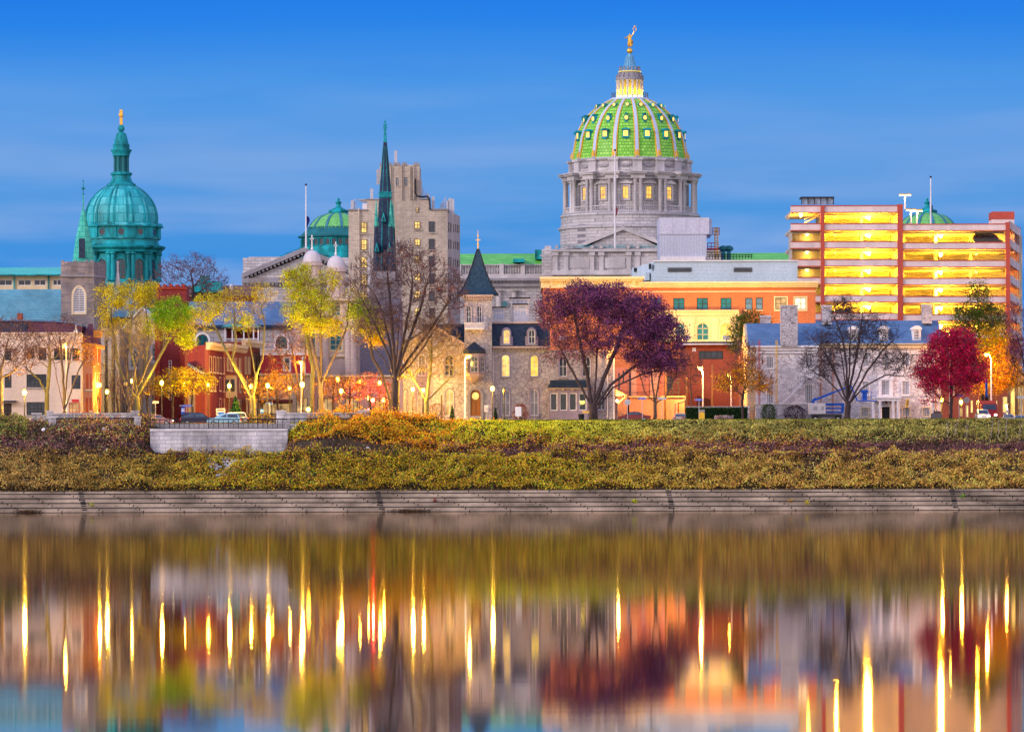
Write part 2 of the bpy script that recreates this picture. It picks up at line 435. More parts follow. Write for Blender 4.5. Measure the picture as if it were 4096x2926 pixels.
    def gable_x(s, name, mat, u0, u1, v_ridge, v_eave, d0, d1, over=.4):     # ridge parallel to the street
        zr, ze = s.Z(v_ridge), s.Z(v_eave)
        y0, y1 = s.Y+d0-over, s.Y+d1+over; ym = (s.Y+d0+s.Y+d1)/2
        return MB().prism([(y0, ze), (y0, ze-.15), (y1, ze-.15), (y1, ze), (ym, zr)], s.X(u0), s.X(u1), 'x').build(name, mat, s.root)
    def gable_y(s, name, mat, u0, u1, v_ridge, v_eave, d0, d1, um=None, th=.35):    # gable end facing the camera: two roof slabs
        zr, ze = s.Z(v_ridge), s.Z(v_eave); x0, x1 = s.X(u0), s.X(u1); xm = s.X(um) if um else (x0+x1)/2
        m = MB()
        m.prism([(x0, ze), (xm, zr), (xm, zr+th), (x0, ze+th)], s.Y+d0, s.Y+d1)
        m.prism([(xm, zr), (x1, ze), (x1, ze+th), (xm, zr+th)], s.Y+d0, s.Y+d1)
        return m.build(name, mat, s.root)
def LF(cx, cy, t):
    sn, cs = math.sin(t), math.cos(t)
    return lambda r, o, z: (cx + cs*r + sn*o, cy + sn*r - cs*o, z)
def fbox(mb, f, r0, r1, o0, o1, z0, z1, mi=0):
    mb.hexa([f(r0, o1, z0), f(r1, o1, z0), f(r1, o0, z0), f(r0, o0, z0), f(r0, o1, z1), f(r1, o1, z1), f(r1, o0, z1), f(r0, o0, z1)], mi)
def point_light(name, loc, power, col, parent=None, r=.2):
    d = bpy.data.lights.get(name + '_%g' % power) or bpy.data.lights.new(name + '_%g' % power, 'POINT')
    d.energy = power; d.color = col; d.shadow_soft_size = r
    o = bpy.data.objects.new(name, d); COL.objects.link(o)
    if parent is not None:
        o.parent = parent; loc = Vector(loc) - ORG.get(parent.name, Vector((0, 0, 0)))
    o.location = loc
    return o
def spot(name, loc, target, power, col, parent=None, size=70, r=.3):
    d = bpy.data.lights.new(name, 'SPOT'); d.energy = power; d.color = col; d.spot_size = R(size); d.spot_blend = .6; d.shadow_soft_size = r
    o = bpy.data.objects.new(name, d); COL.objects.link(o)
    dr = (Vector(target) - Vector(loc)).normalized()
    if parent is not None: o.parent = parent; loc = Vector(loc) - ORG.get(parent.name, Vector((0, 0, 0)))
    o.location = loc; o.rotation_euler = dr.to_track_quat('-Z', 'Y').to_euler()
    return o
def balustrade(mb, pts, z0, z1, step=.45, post=6):      # pts: plan line
    L_ = 0
    for (x0, y0), (x1, y1) in zip(pts[:-1], pts[1:]):
        ln = math.hypot(x1-x0, y1-y0); dx, dy = (x1-x0)/ln, (y1-y0)/ln
        t = math.atan2(dy, dx); f = LF(x0, y0, t)
        fbox(mb, f, 0, ln, -.16, .16, z1-.22, z1); fbox(mb, f, 0, ln, -.16, .16, z0, z0+.22)
        n = max(1, int(ln/step))
        for i in range(n):
            q = (i+.5)*ln/n; c = f(q, 0, 0)
            mb.lathe([(.07, z0+.2), (.15, z0+.2+(z1-z0-.4)*.3), (.06, z0+.2+(z1-z0-.4)*.7), (.12, z1-.2)], c[0], c[1], 6)
# ------------------------------------------------------------------ terrain, water, steps
def struct(o, kind='structure', label=None):
    o['kind'] = kind
    if label: o['label'] = label
    return o
def hash_noise(x, y, s):
    """cheap smooth value noise for numpy arrays"""
    x = np.asarray(x, float)/s; y = np.asarray(y, float)/s
    xi, yi = np.floor(x), np.floor(y); fx, fy = x-xi, y-yi
    fx = fx*fx*(3-2*fx); fy = fy*fy*(3-2*fy)
    h = lambda a, b: np.modf(np.abs(np.sin(a*127.1 + b*311.7)*43758.5453))[0]
    return (h(xi, yi)*(1-fx) + h(xi+1, yi)*fx)*(1-fy) + (h(xi, yi+1)*(1-fx) + h(xi+1, yi+1)*fx)*fy
WALLX0, WALLX1 = (600-UC)*668/F, (1150-UC)*668/F
def ground_z(x, Y):
    x = np.asarray(x, float); Y = np.asarray(Y, float)
    z = np.interp(Y, [600, 655.9, 656, 664.5, 668.0, 677.5, 681, 9000], [-3, -.5, 2.70, 6.9, 7.6, 11.92, GZ, GZ])
    zl = np.interp(Y, [600, 655.9, 656, 664, 667, 671, 677.5, 681, 9000], [-3, -.5, 2.70, 7.2, 9.2, 11.2, 12.05, GZ, GZ])
    tl = np.clip((WALLX0+.8-x)/2.5, 0, 1) + np.clip((x-WALLX1+.8)/2.5, 0, 1)*np.clip((-14-x)/6, 0, 1)
    z = z*(1-tl) + zl*tl
    b = np.clip((Y-656)/3, 0, 1)*np.clip((680-Y)/4, 0, 1)
    return z + b*((hash_noise(x, Y, 5.0)-.5)*.9 + (hash_noise(x+40, Y, 1.7)-.5)*.35)
ys = np.concatenate([np.linspace(655.8, 684, 80), [690, 720, 800, 1000, 1300, 2000, 3500, 6500]])
xs = np.concatenate([[-2500, -900, -300], np.linspace(-130, 130, 260), [300, 900, 2500]])
gx, gy = np.meshgrid(xs, ys); gz = ground_z(gx, gy)
nv = len(xs)
ii = np.arange((len(ys)-1)*(nv-1)); r_, c_ = ii//(nv-1), ii % (nv-1)
q = np.stack([r_*nv+c_, r_*nv+c_+1, (r_+1)*nv+c_+1, (r_+1)*nv+c_], 1)
m_soil = M_plain('bank_soil', (.075, .055, .03), .95, amt=.6, scale=.5, fine=.4)
o = np_mesh('ground', np.stack([gx, gy, gz], -1).reshape(-1, 3), q, m_soil, smooth=True); struct(o)
# far river bed side: ground carries on under the water
m_water, t, b = nt('river_water')
b.inputs['Base Color'].default_value = (.010, .014, .016, 1); b.inputs['IOR'].default_value = 1.33; b.inputs['Specular IOR Level'].default_value = 0
b.inputs['Roughness'].default_value = .035
co = N(t, 'ShaderNodeTexCoord'); mp = N(t, 'ShaderNodeMapping'); mp.inputs['Scale'].default_value = (.05, .35, 1); L(t, co.outputs['Object'], mp.inputs[0])
nz_ = sock(N(t, 'ShaderNodeTexNoise'), Scale=1.0, Detail=4.0, Roughness=.6); L(t, mp.outputs[0], nz_.inputs['Vector'])
bp = N(t, 'ShaderNodeBump'); bp.inputs['Strength'].default_value = .06; bp.inputs['Distance'].default_value = .012
L(t, nz_.outputs[0], bp.inputs['Height']); L(t, bp.outputs[0], b.inputs['Normal'])
gl = N(t, 'ShaderNodeBsdfGlossy'); gl.distribution = 'BECKMANN'; gl2 = N(t, 'ShaderNodeBsdfGlossy'); gl2.inputs['Color'].default_value = (.90, .80, .70, 1); gl2.inputs['Roughness'].default_value = .034
# the wave faces that show are the ones leaning towards the near bank, the more so close to it
ge = N(t, 'ShaderNodeNewGeometry'); sp = N(t, 'ShaderNodeSeparateXYZ'); L(t, ge.outputs['Position'], sp.inputs[0])
mr = N(t, 'ShaderNodeMapRange'); L(t, sp.outputs['Y'], mr.inputs['Value']); mr.inputs['From Min'].default_value = 105; mr.inputs['From Max'].default_value = 55; mr.inputs['To Min'].default_value = 0; mr.inputs['To Max'].default_value = -.0024
cb = N(t, 'ShaderNodeCombineXYZ'); cb.inputs['Z'].default_value = 1; L(t, mr.outputs[0], cb.inputs['Y'])
nm = N(t, 'ShaderNodeVectorMath', operation='NORMALIZE'); L(t, cb.outputs[0], nm.inputs[0]); L(t, nm.outputs[0], bp.inputs['Normal']); L(t, bp.outputs[0], gl2.inputs['Normal'])
mg = N(t, 'ShaderNodeMixShader'); mg.inputs[0].default_value = .25; L(t, gl.outputs[0], mg.inputs[1]); L(t, gl2.outputs[0], mg.inputs[2]); gl.inputs['Color'].default_value = (.90, .82, .74, 1); gl.inputs['Roughness'].default_value = .040
L(t, bp.outputs[0], gl.inputs['Normal'])
ms = N(t, 'ShaderNodeMixShader'); ms.inputs[0].default_value = .94; L(t, b.outputs[0], ms.inputs[1]); L(t, mg.outputs[0], ms.inputs[2])
L(t, ms.outputs[0], t.nodes['Material Output'].inputs[0])
m = MB().add([(-1500, -300, 0), (1500, -300, 0), (1500, 650.6, 0), (-1500, 650.6, 0)], [(0, 1, 2, 3)])
struct(m.build('river_water', m_water))
# street, kerb, pavement, verge
m_asph = M_plain('asphalt', (.05, .05, .055), .9, amt=.3)
m_pave = M_brick('paving', (.34, .32, .31), (.28, .27, .26), (.15, .15, .15), 1.5, 1.5, .02, amt=.3)
m_grass = M_plain('mown_grass', (.09, .13, .02), .9, amt=.4, scale=.5, fine=.4)
struct(MB().box(-700, 700, 684, 696, GZ-.5, GZ+.02).build('street', m_asph))
m = MB()
for x0 in range(-140, 140, 6): m.add([(x0, 689.9, GZ+.026), (x0+3, 689.9, GZ+.026), (x0+3, 690.05, GZ+.026), (x0, 690.05, GZ+.026)], [(0, 1, 2, 3)])
struct(m.build('road_markings', m_white))
struct(MB().box(-700, 700, 696, 701, GZ-.5, GZ+.14).build('pavement', m_pave))
struct(MB().box(-140, -26.01, 675.5, 684, GZ-1.2, GZ-.15).build('promenade', m_pave))
struct(MB().box(-26, 700, 678.5, 684, GZ-.5, GZ+.15).build('grass_verge', m_grass))
# stepped embankment
m_step = M_brick('concrete_step', (.44, .36, .28), (.32, .26, .20), (.035, .03, .028), 5.3, .6, .07, amt=.8, scale=.16, ang=0, offset=.04, bump=.2)
st_ = empty('embankment_steps', 'long flight of weathered concrete steps along the waterline', 'steps', (0, 650, 0))
ST_N, ST_H = 11, 2.74/11
for i in range(ST_N):
    y = 650 + i*.55; z = i*ST_H
    m = MB(); m.box(-160, 160, y, 657.5 if i == ST_N-1 else y+.9, z-(.6 if i == 0 else .02), z+ST_H-.05); m.box(-160, 160, y-.05, y+.6, z+ST_H-.05, z+ST_H)
    m.build('step', m_step, st_)
for u in (322, 1510, 2672, 3806):
    m = MB()
    for i in range(1, ST_N):
        c = P(u + (ST_N-i)*1.6, 2000, 650+i*.55); m.box(c.x-.33, c.x+.33, 650+i*.55-.06, 650+i*.55+.1, i*ST_H+.03, (i+1)*ST_H-.09)
    m.build('drain_notch', m_black, st_)  # black blocks stand for the shade inside each drain notch
# overlook: white stone retaining wall with railing and low walls
m_ashlar = M_brick('white_ashlar', (.58, .56, .56), (.40, .39, .42), (.26, .24, .25), 1.5, .52, .03, amt=.65, scale=.35)
m_ashcap = M_plain('stone_coping', (.52, .50, .51), amt=.35, scale=.4)
ov = empty('retaining_wall', 'curved white ashlar retaining wall of the river overlook', 'wall', ((WALLX0+WALLX1)/2, 668, 7))
m = MB(); mc = MB(); n = 14; PTS = []
for i in range(n+1):
    q_ = i/n; x = WALLX0 + (WALLX1-WALLX0)*q_; y = 668.0 + .6*(2*q_-1)**2
    PTS.append((x, y))
zb_, zt_ = 6.6, 11.08
m.prism([(x, y) for x, y in PTS] + [(WALLX1, 679), (WALLX0, 679)], zb_, zt_-.3, 'z')
mc.prism([(x, y-.12) for x, y in PTS] + [(WALLX1, 679), (WALLX0, 679)], zt_-.3, zt_, 'z')
m.build('wall_face', m_ashlar, ov); mc.build('coping', m_ashcap, ov)
def rail(pts, z0, z1, label, parent_loc):
    r = empty('iron_railing', label, 'railing', parent_loc, 'black iron railings of the overlook')
    m = MB(); mp_ = MB()
    for (x0, y0), (x1, y1) in zip(pts[:-1], pts[1:]):
        for z, rr in ((z1, .045), (z1-.10, .03), (z0+.08, .04)): m.tube([(x0, y0, z), (x1, y1, z)], rr, 4)
        ln = math.hypot(x1-x0, y1-y0); k = max(1, round(ln/.55))
        for i in range(k):
            q = i/k; mp_.tube([(x0+(x1-x0)*q, y0+(y1-y0)*q, z0), (x0+(x1-x0)*q, y0+(y1-y0)*q, z1)], .03 if i else .05, 4)
        for zz in (.3, .5, .7):
            m.tube([(x0+(x1-x0)*q, y0+(y1-y0)*q, z0+(z1-z0)*zz+.05*math.sin(q*ln*5.5)) for q in np.linspace(0, 1, max(4, int(ln*3)))], .022, 3)
    m.build('rail', m_black, r); mp_.build('railing_lattice', m_black, r)
rail(PTS, zt_, 12.35, 'black wavy iron railing crowning the curved retaining wall', (PTS[0][0], 669, zt_))
def lowwall(name, label, u0, u1, v0, v1, Y, d=.5, posts=(), pv=8, hid=0):
    B_ = Bld(name, label, 'wall', Y, (u0+u1)/2, 'low stone walls of the overlook', vr=1680)
    B_.bx('wall_face', m_ashlar, u0, u1, v0, v1, 0, d)
    B_.bx('coping', m_ashcap, u0-1, u1+1, v0-5, v0, -.08, d+.08)
    for a, b_ in posts:
        B_.bx('pier', m_ashlar, a, b_, v0-pv, v1, -.12, d+.12); B_.bx('pier_cap', m_ashcap, a-3, b_+3, v0-pv-6, v0-pv, -.22, d+.22)
    return B_
lowwall('stone_wall', 'low pale stone wall with two capped piers before the brick house', 213, 530, 1656, 1715, 677.0, posts=((187, 213), (526, 554)))
lowwall('stone_wall', 'short stepped stone wall before the white stucco building', 130, 186, 1664, 1715, 677.6, posts=((128, 142), (148, 162)))
lowwall('stone_wall', 'low pale stone wall with a capped pier beyond the orange bushes', 1140, 1480, 1654, 1715, 677.0, posts=((1106, 1142), (1435, 1475)))
lowwall('stone_wall', 'knee-high stone base under the railing by the brown shrubs', 226, 545, 1698, 1730, 672.0, posts=((196, 225), (537, 562)), pv=28)
lowwall('stone_wall', 'knee-high stone base under the railing behind the orange bushes', 1160, 1440, 1700, 1730, 672.0, posts=((1142, 1160),), pv=28)
def rl(u0, u1, v, Y): return [(P(u, v, Y).x, Y) for u in np.linspace(u0, u1, 5)]
rail(rl(226, 537, 1690, 672.2), P(380, 1698, 672).z, P(380, 1671, 672).z, 'black wavy iron railing behind the brown shrubs', (P(226, 1690, 672).x, 672, 11))
rail(rl(1160, 1440, 1690, 672.2), P(1300, 1700, 672).z, P(1300, 1673, 672).z, 'black wavy iron railing behind the orange bushes', (P(1160, 1690, 672).x, 672, 11))
# ------------------------------------------------------------------ capitol with the green dome
C = Bld('domed_capitol', 'great limestone capitol with a green tiled dome, gilded ribs and glowing dormers', 'capitol', 1250.0, 2520.5, vr=800)
PX = 1250.0/F
cx, cy = C.root.location.x, 1250.0
def rz(lst): return [(max(.02, r*PX), C.Z(v)) for r, v in lst]
DP = [(231, 641), (229, 634), (222, 597), (216, 560), (204, 523), (184, 486), (169, 466), (152, 449), (131, 431), (98, 411), (80, 401)]
def dome_r(v):
    for (r0, a), (r1, b) in zip(DP[:-1], DP[1:]):
        if a >= v >= b: return r0 + (r1-r0)*(a-v)/(a-b)
    return DP[-1][0]
def smooth_prof(pr, k=3):
    vsn = np.linspace(pr[0][1], pr[-1][1], (len(pr)-1)*k+1)
    rr = np.interp(-vsn, [-p[1] for p in pr], [p[0] for p in pr])
    for _ in range(2): rr[1:-1] = (rr[:-2] + 2*rr[1:-1] + rr[2:])/4
    return list(zip(rr.tolist(), vsn.tolist()))
DPS = smooth_prof(DP)
MB().lathe(rz(DPS), cx, cy, 96).build('dome', m_greentile, C.root, True)
A0, DA = R(5.55), R(22.5)
for k in range(16):
    t = A0 + DA*k
    m = MB(); f = LF(cx, cy, t)
    pr = rz(DPS)
    for i in range(len(pr)-1):
        (r0, z0), (r1, z1) = pr[i], pr[i+1]
        w0, w1 = .30 + .32*r0/14.4, .30 + .32*r1/14.4
        for a, b, h, mi in ((-1, -.62, .30, 1), (-.62, .62, .42, 0), (.62, 1, .30, 1)):
            m.hexa([f(a*w0, r0+h, z0), f(b*w0, r0+h, z0), f(b*w0, r0-.4, z0), f(a*w0, r0-.4, z0),
                    f(a*w1, r1+h, z1+.05), f(b*w1, r1+h, z1+.05), f(b*w1, r1-.4, z1), f(a*w1, r1-.4, z1)], mi)
    fbox(m, f, -.35, .35, 14.2, 15.0, C.Z(637), C.Z(622), 1); fbox(m, f, -.18, .18, 14.3, 14.8, C.Z(622), C.Z(613), 1)
    m.build('dome_rib', [m_ribwhite, m_goldpaint], C.root)
def dormer(t, v, w, h, kind):
    r = dome_r(v)*PX; z = C.Z(v); f = LF(cx, cy, t); m = MB()
    top = dome_r(v-h/PX*.5)*PX
    o1 = max(r, dome_r(v+h/PX*.5)*PX) + .25; back = top-1.0
    if kind == 0:
        fbox(m, f, -w/2, w/2, back, o1, z-h/2, z+h/2)
        m.prism([(0, 0)]*0 or [(0, 0), (1, 0), (0, 1)], 0, .001) if False else None
        q = [(-w*.75, z+h*.5), (w*.75, z+h*.5), (w*.45, z+h*.72), (0, z+h*.82), (-w*.45, z+h*.72)]
        n = len(q); m.add([f(a, o1+.35, b) for a, b in q] + [f(a, back, b) for a, b in q], [tuple(range(n)), tuple(range(2*n-1, n-1, -1))] + [(i, i+n, (i+1) % n+n, (i+1) % n) for i in range(n)])
        fbox(m, f, -w*.6, w*.6, back, o1+.2, z-h*.62, z-h*.5); fbox(m, f, -w*.25, w*.25, back, o1+.1, z-h*.8, z-h*.62)
        pane = [(-w*.36, z-h*.40), (w*.36, z-h*.40), (w*.36, z+h*.40), (-w*.36, z+h*.40)]
    else:
        q = [(w/2*math.cos(a), z+h/2*math.sin(a)) for a in [2*PI*i/12 for i in range(12)]]; n = 12
        m.add([f(a, o1, b) for a, b in q] + [f(a, back, b) for a, b in q], [tuple(range(n)), tuple(range(2*n-1, n-1, -1))] + [(i, i+n, (i+1) % n+n, (i+1) % n) for i in range(n)])
        if kind == 1:
            fbox(m, f, -w*.22, w*.22, back, o1+.05, z+h*.42, z+h*.80); fbox(m, f, -w*.3, w*.3, back, o1, z-h*.75, z-h*.42)
        pane = [(a*.72, z+(b-z)*.72) for a, b in q]
    dm = m.build('dormer', m_copper, C.root)
    MB().poly([f(a, o1+.03, b) for a, b in pane]).build('dormer_pane', m_litdome, dm)
for k in range(16):
    t = A0 + DA*(k+.5)
    tt = (t+PI) % (2*PI) - PI
    if abs(tt) > R(100): continue
    dormer(t, 548, 1.55, 1.7, 0); dormer(t, 484, 1.3, 1.5, 1); dormer(t, 427.5, 1.05, 1.05, 2)
# lantern
MB().lathe(rz([(84, 402), (84, 398), (76, 397), (74, 393), (55, 393)]), cx, cy, 64).build('lantern_base', m_ribwhite, C.root)
m = MB()
for k in range(24):
    f = LF(cx, cy, 2*PI*k/24); fbox(m, f, -.04, .04, 72*PX, 72*PX+.08, C.Z(394), C.Z(374))
    g = LF(cx, cy, 2*PI*(k+1)/24)
    for va in (374, 384): m.tube([f(0, 72*PX+.04, C.Z(va)), g(0, 72*PX+.04, C.Z(va))], .05, 4)
m.build('railing', m_darkgrey, C.root)
MB().lathe(rz([(40, 394), (40, 322)]), cx, cy, 32).build('lantern_core', M_plain('yellow_ochre_wall', (.70, .56, .16), .8, amt=.1), C.root, True)
for k in range(16):
    f = LF(cx, cy, A0*0 + DA*(k+.5)); c = f(0, 51*PX, 0)
    m = MB(); m.lathe([(.36, C.Z(394)), (.30, C.Z(388)), (.27, C.Z(330)), (.40, C.Z(322))], c[0], c[1], 8)
    if abs((DA*(k+.5)+PI) % (2*PI) - PI) < R(112): m.build('lantern_column', m_limeplain, C.root)
lampc = []
for k in range(16):
    t = DA*k
    if abs((t+PI) % (2*PI) - PI) > R(100): continue
    c = LF(cx, cy, t)(0, 50*PX, C.Z(387)); lampc.append(c)
    MB().ball(c, .28, 8, 6).build('lantern_lamp', M_emit('lantern_lamp_glow', (1, .75, .25), 9, .0) if 'lantern_lamp_glow' not in bpy.data.materials else bpy.data.materials['lantern_lamp_glow'], C.root, True)
    point_light('lantern_light', (c[0], c[1]-.05, c[2]+.75), 190, (1, .60, .01), C.root, .2)
MB().lathe(rz([(54, 322), (56, 319), (56, 312), (50, 311), (46, 300), (42, 296), (42, 290), (45, 288)]), cx, cy, 48).build('lantern_entablature', m_limedark, C.root)
m = MB()
for k in range(16):
    f = LF(cx, cy, DA*(k+.5)); fbox(m, f, -.22, .22, 44*PX, 55*PX, C.Z(312), C.Z(302)); fbox(m, f, -.18, .18, 42*PX, 49*PX, C.Z(302), C.Z(293))
    c = f(0, 40*PX, 0); m.lathe([(.2, C.Z(288)), (.28, C.Z(280)), (.15, C.Z(272)), (.3, C.Z(268))], c[0], c[1], 6)
m.build('lantern_finial', m_limedark, C.root)
MB().lathe(rz([(45.5, 289), (45.5, 286.5), (40, 286)]), cx, cy, 48).build('glowing_band', m_lity, C.root)  # band given a glow of its own; there is no lamp in it
m = MB(); m.lathe(rz([(41, 288), (40, 281), (30, 279), (22, 262), (17, 244), (14, 228), (14.5, 224), (9, 223), (7, 216), (5, 214)]), cx, cy, 32)
for k in range(16):
    f = LF(cx, cy, DA*k)
    for (r0, v0), (r1, v1) in zip([(30, 279), (22, 262), (17, 244)], [(22, 262), (17, 244), (14, 226)]):
        m.hexa([f(-.12, r0*PX+.15, C.Z(v0)), f(.12, r0*PX+.15, C.Z(v0)), f(.12, r0*PX-.2, C.Z(v0)), f(-.12, r0*PX-.2, C.Z(v0)), f(-.1, r1*PX+.15, C.Z(v1)), f(.1, r1*PX+.15, C.Z(v1)), f(.1, r1*PX-.2, C.Z(v1)), f(-.1, r1*PX-.2, C.Z(v1))])
m.build('lantern_cap', M_plain('blue_cap_metal', (.16, .42, .62), .5, amt=.2), C.root)
MB().ball((cx, cy, C.Z(204)), 12*PX, 20, 12).build('gilded_ball', m_gold, C.root, True)
# statue: a draped figure holding up a wreath
zf = C.Z(192); h = C.Z(133) - zf
def statue():
    bones = [((0, 0, .50), -1, .125), ((0, 0, .62), 0, .105), ((0, .01, .74), 1, .125), ((0, 0, .83), 2, .055), ((.0, -.01, .90), 3, .068), ((0, -.01, .96), 4, .06),
             ((.13, 0, .79), 2, .055), ((.24, -.02, .93), 6, .045), ((.30, -.04, 1.09), 7, .036), ((.32, -.05, 1.14), 8, .035),
             ((-.13, 0, .78), 2, .055), ((-.22, -.04, .66), 10, .045), ((-.33, -.12, .67), 11, .036), ((-.39, -.14, .68), 12, .035),
             ((.06, 0, .30), 0, .12), ((.07, 0, .05), 14, .10), ((-.06, -.03, .28), 0, .12), ((-.05, 0, .05), 16, .10),
             ((.13, .08, .45), 0, .09), ((.17, .10, .15), 18, .07)]
    me = bpy.data.meshes.new('statue')
    me.from_pydata([(x*h, y*h, z*h) for (x, y, z), p, r in bones], [(p, i) for i, (c, p, r) in enumerate(bones) if p >= 0], [])
    o = bpy.data.objects.new('gilded_statue', me); COL.objects.link(o)
    o.modifiers.new('skin', 'SKIN'); sd = o.modifiers.new('sub', 'SUBSURF'); sd.levels = 1; sd.render_levels = 1
    for i, sv in enumerate(me.skin_vertices[0].data):
        sv.radius = (bones[i][2]*h, bones[i][2]*h*.85); sv.use_root = (i == 0)
    dg = bpy.context.evaluated_depsgraph_get(); ev = o.evaluated_get(dg)
    m2 = bpy.data.meshes.new_from_object(ev); o.modifiers.clear(); o.data = m2
    m2.materials.clear(); m2.materials.append(m_gold)
    o.location = (cx, cy, zf)
    tag(o, 'gilded statue raising a wreath, standing on the ball above the dome', 'statue')
    m = MB(); c = Vector((cx + .34*h, cy - .05*h, zf + 1.26*h))
    m.tube([c + Vector((math.cos(a)*.105*h, 0, math.sin(a)*.14*h)) for a in [2*PI*i/12 for i in range(13)]], .028*h, 5)
    m.tube([c + Vector((-.02*h, 0, .14*h)), c + Vector((.03*h, 0, .24*h))], .025*h, 5); m.tube([c + Vector((-.10*h, 0, .20*h)), c + Vector((.12*h, 0, .23*h))], .02*h, 5)
    ORG[o.name] = Vector(o.location)
    m.build('wreath', m_gold, o)
statue()
# drum
MB().lathe(rz([(238, 700), (236, 698), (236, 655), (243, 653), (246, 648), (238, 646), (233, 641)]), cx, cy, 96).build('attic_drum', m_limestone, C.root)
m = MB(); m2 = MB()
for k in range(16):
    f = LF(cx, cy, A0 + DA*k)
    m = MB(); fbox(m, f, -1.15, 1.15, 13.5, 15.35, C.Z(700), C.Z(655)); fbox(m, f, -1.35, 1.35, 13.5, 15.75, C.Z(655), C.Z(646)); m.build('attic_pilaster', m_limeplain, C.root)
    g = LF(cx, cy, A0 + DA*(k+.5)); rr = 236*PX
    for a in (-1.7, 1.7): fbox(m2, g, a-.25, a+.25, rr-.6, rr+.05, C.Z(678), C.Z(658))
    pts = [g(1.7*math.cos(b), rr+.02-.06*abs(math.cos(b)), C.Z(662) - 1.0*math.sin(b)) for b in [PI*i/8 for i in range(9)]]
    m2.tube(pts, [.12, .2, .25, .28, .3, .28, .25, .2, .12], 5)
m2.build('garland', m_limedark, C.root)
MB().lathe(rz([(240, 858), (236, 856), (236, 731), (244, 730), (244, 722), (250, 718), (256, 706), (256, 702), (238, 699)]), cx, cy, 96).build('colonnade_wall', m_limestone, C.root)
m = MB()
for k in range(16):
    f = LF(cx, cy, A0 + DA*k)
    fbox(m, f, -1.65, 1.65, 14.5, 17.0, C.Z(729), C.Z(711)); fbox(m, f, -2.05, 2.05, 14.5, 17.6, C.Z(711), C.Z(705)); fbox(m, f, -2.3, 2.3, 14.5, 17.9, C.Z(705), C.Z(700))
m.build('entablature', m_limeplain, C.root)
for k in range(16):
    for dt in (-2.35, 2.35):
        t = A0 + DA*k + R(dt)
        if abs((t+PI) % (2*PI) - PI) > R(105): continue
        c = LF(cx, cy, t)(0, 262*PX, 0)
        MB().lathe([(.62, C.Z(858)), (.62, C.Z(854)), (.46, C.Z(852)), (.47, C.Z(800)), (.40, C.Z(742)), (.44, C.Z(741)), (.58, C.Z(731)), (.66, C.Z(729))], c[0], c[1], 12).build('column', m_limeplain, C.root, True)
sty('capitol', m_emitcap if 'm_emitcap' in globals() else M_emit('capitol_window_glow', (1, .50, .05), 1.3, .35), m_limedark, 0, 2, 3, m_limeplain, m_limeplain, .12, .45)
m = MB()
for k in range(16):
    t = A0 + DA*(k+.5)
    if abs((t+PI) % (2*PI) - PI) > R(80): continue
    f = LF(cx, cy, t); rr = 236*PX
    W = lambda s, z, d, f=f, rr=rr: f(s, rr - d + .2, z)
    window(C.root, W, -.75, .75, C.Z(808), C.Z(758), 'capitol')
    q = [(-1.7, C.Z(748)), (1.7, C.Z(748)), (1.7, C.Z(744)), (0, C.Z(733)), (-1.7, C.Z(744))]; n = 5
    m.add([f(a, rr+.75, b) for a, b in q] + [f(a, rr-.3, b) for a, b in q], [tuple(range(n)), tuple(range(2*n-1, n-1, -1))] + [(i, i+n, (i+1) % n+n, (i+1) % n) for i in range(n)])
m.build('window_pediment', m_limeplain, C.root)
m = MB(); pts = [(cx + 263*PX*math.sin(a), cy - 263*PX*math.cos(a)) for a in [A0 + DA*k/2 for k in range(-9, 10)]]
balustrade(m, pts, C.Z(857), C.Z(834), .5)
m.build('balustrade', m_limeplain, C.root)
MB().lathe(rz([(282, 1000), (280, 985), (280, 925), (287, 921), (289, 914), (281, 911), (277, 902), (276, 880), (277, 872), (281, 870), (279, 862), (270, 858), (236, 857)]), cx, cy, 96).build('stylobate', m_limestone, C.root)
# base blocks and the pediment before the drum
Yf = 1226.0
B2 = lambda u0, u1, v0, v1, y0, y1, mb: mb.box(P(u0, 1000, Yf).x, P(u1, 1000, Yf).x, y0, y1, C.Z(v1, Yf), C.Z(v0, Yf))
m = MB(); B2(2209, 2900, 998, 1300, Yf, 1275, m); B2(2168, 2213, 992, 1300, Yf+4, 1270, m); B2(2180, 2205, 978, 992, Yf+5, 1265, m)
m.build('base_block', m_limestone, C.root)
m = MB()
for u0, u1, v0, v1, d in ((2205, 2900, 996, 1006, .7), (2205, 2900, 1081, 1092, .9), (2198, 2900, 1092, 1100, 1.4), (2160, 2215, 1018, 1024, .5)): B2(u0, u1, v0, v1, Yf-d, Yf+.5, m)
m.build('cornice', m_limeplain, C.root)
m = MB()
for u in (2221, 2264, 2367, 2405, 2514, 2550, 2660): B2(u-9, u+9, 1022, 1081, Yf-.45, Yf+.2, m); B2(u-12, u+12, 1008, 1022, Yf-.7, Yf+.2, m)
for u0, u1 in ((2277, 2356), (2417, 2500), (2562, 2640)): B2(u0, u1, 1030, 1072, Yf-.16, Yf+.2, m)
for u in (2226, 2263, 2368, 2404, 2513, 2550): m.tube([P(u, 988, Yf-.9) , P(u, 988, Yf+.3)], 7*Yf/F, 12)
m.build('pilaster', m_limeplain, C.root)
m = MB()
x0, xa, x1 = P(2338, 980, Yf).x, P(2492, 980, Yf).x, P(2648, 980, Yf).x
z0, za = C.Z(984, Yf), C.Z(919, Yf)
m.prism([(x0+1, z0), (x1-1, z0), (xa, za+.4)], Yf+1.2, Yf+14)
m.build('pediment', m_limestone, C.root)
m = MB(); t_ = .9
m.prism([(x0-.5, z0), (xa, za), (xa, za+t_), (x0-.5, z0+t_)], Yf+.5, Yf+14); m.prism([(xa, za), (x1+.5, z0), (x1+.5, z0+t_), (xa, za+t_)], Yf+.5, Yf+14)
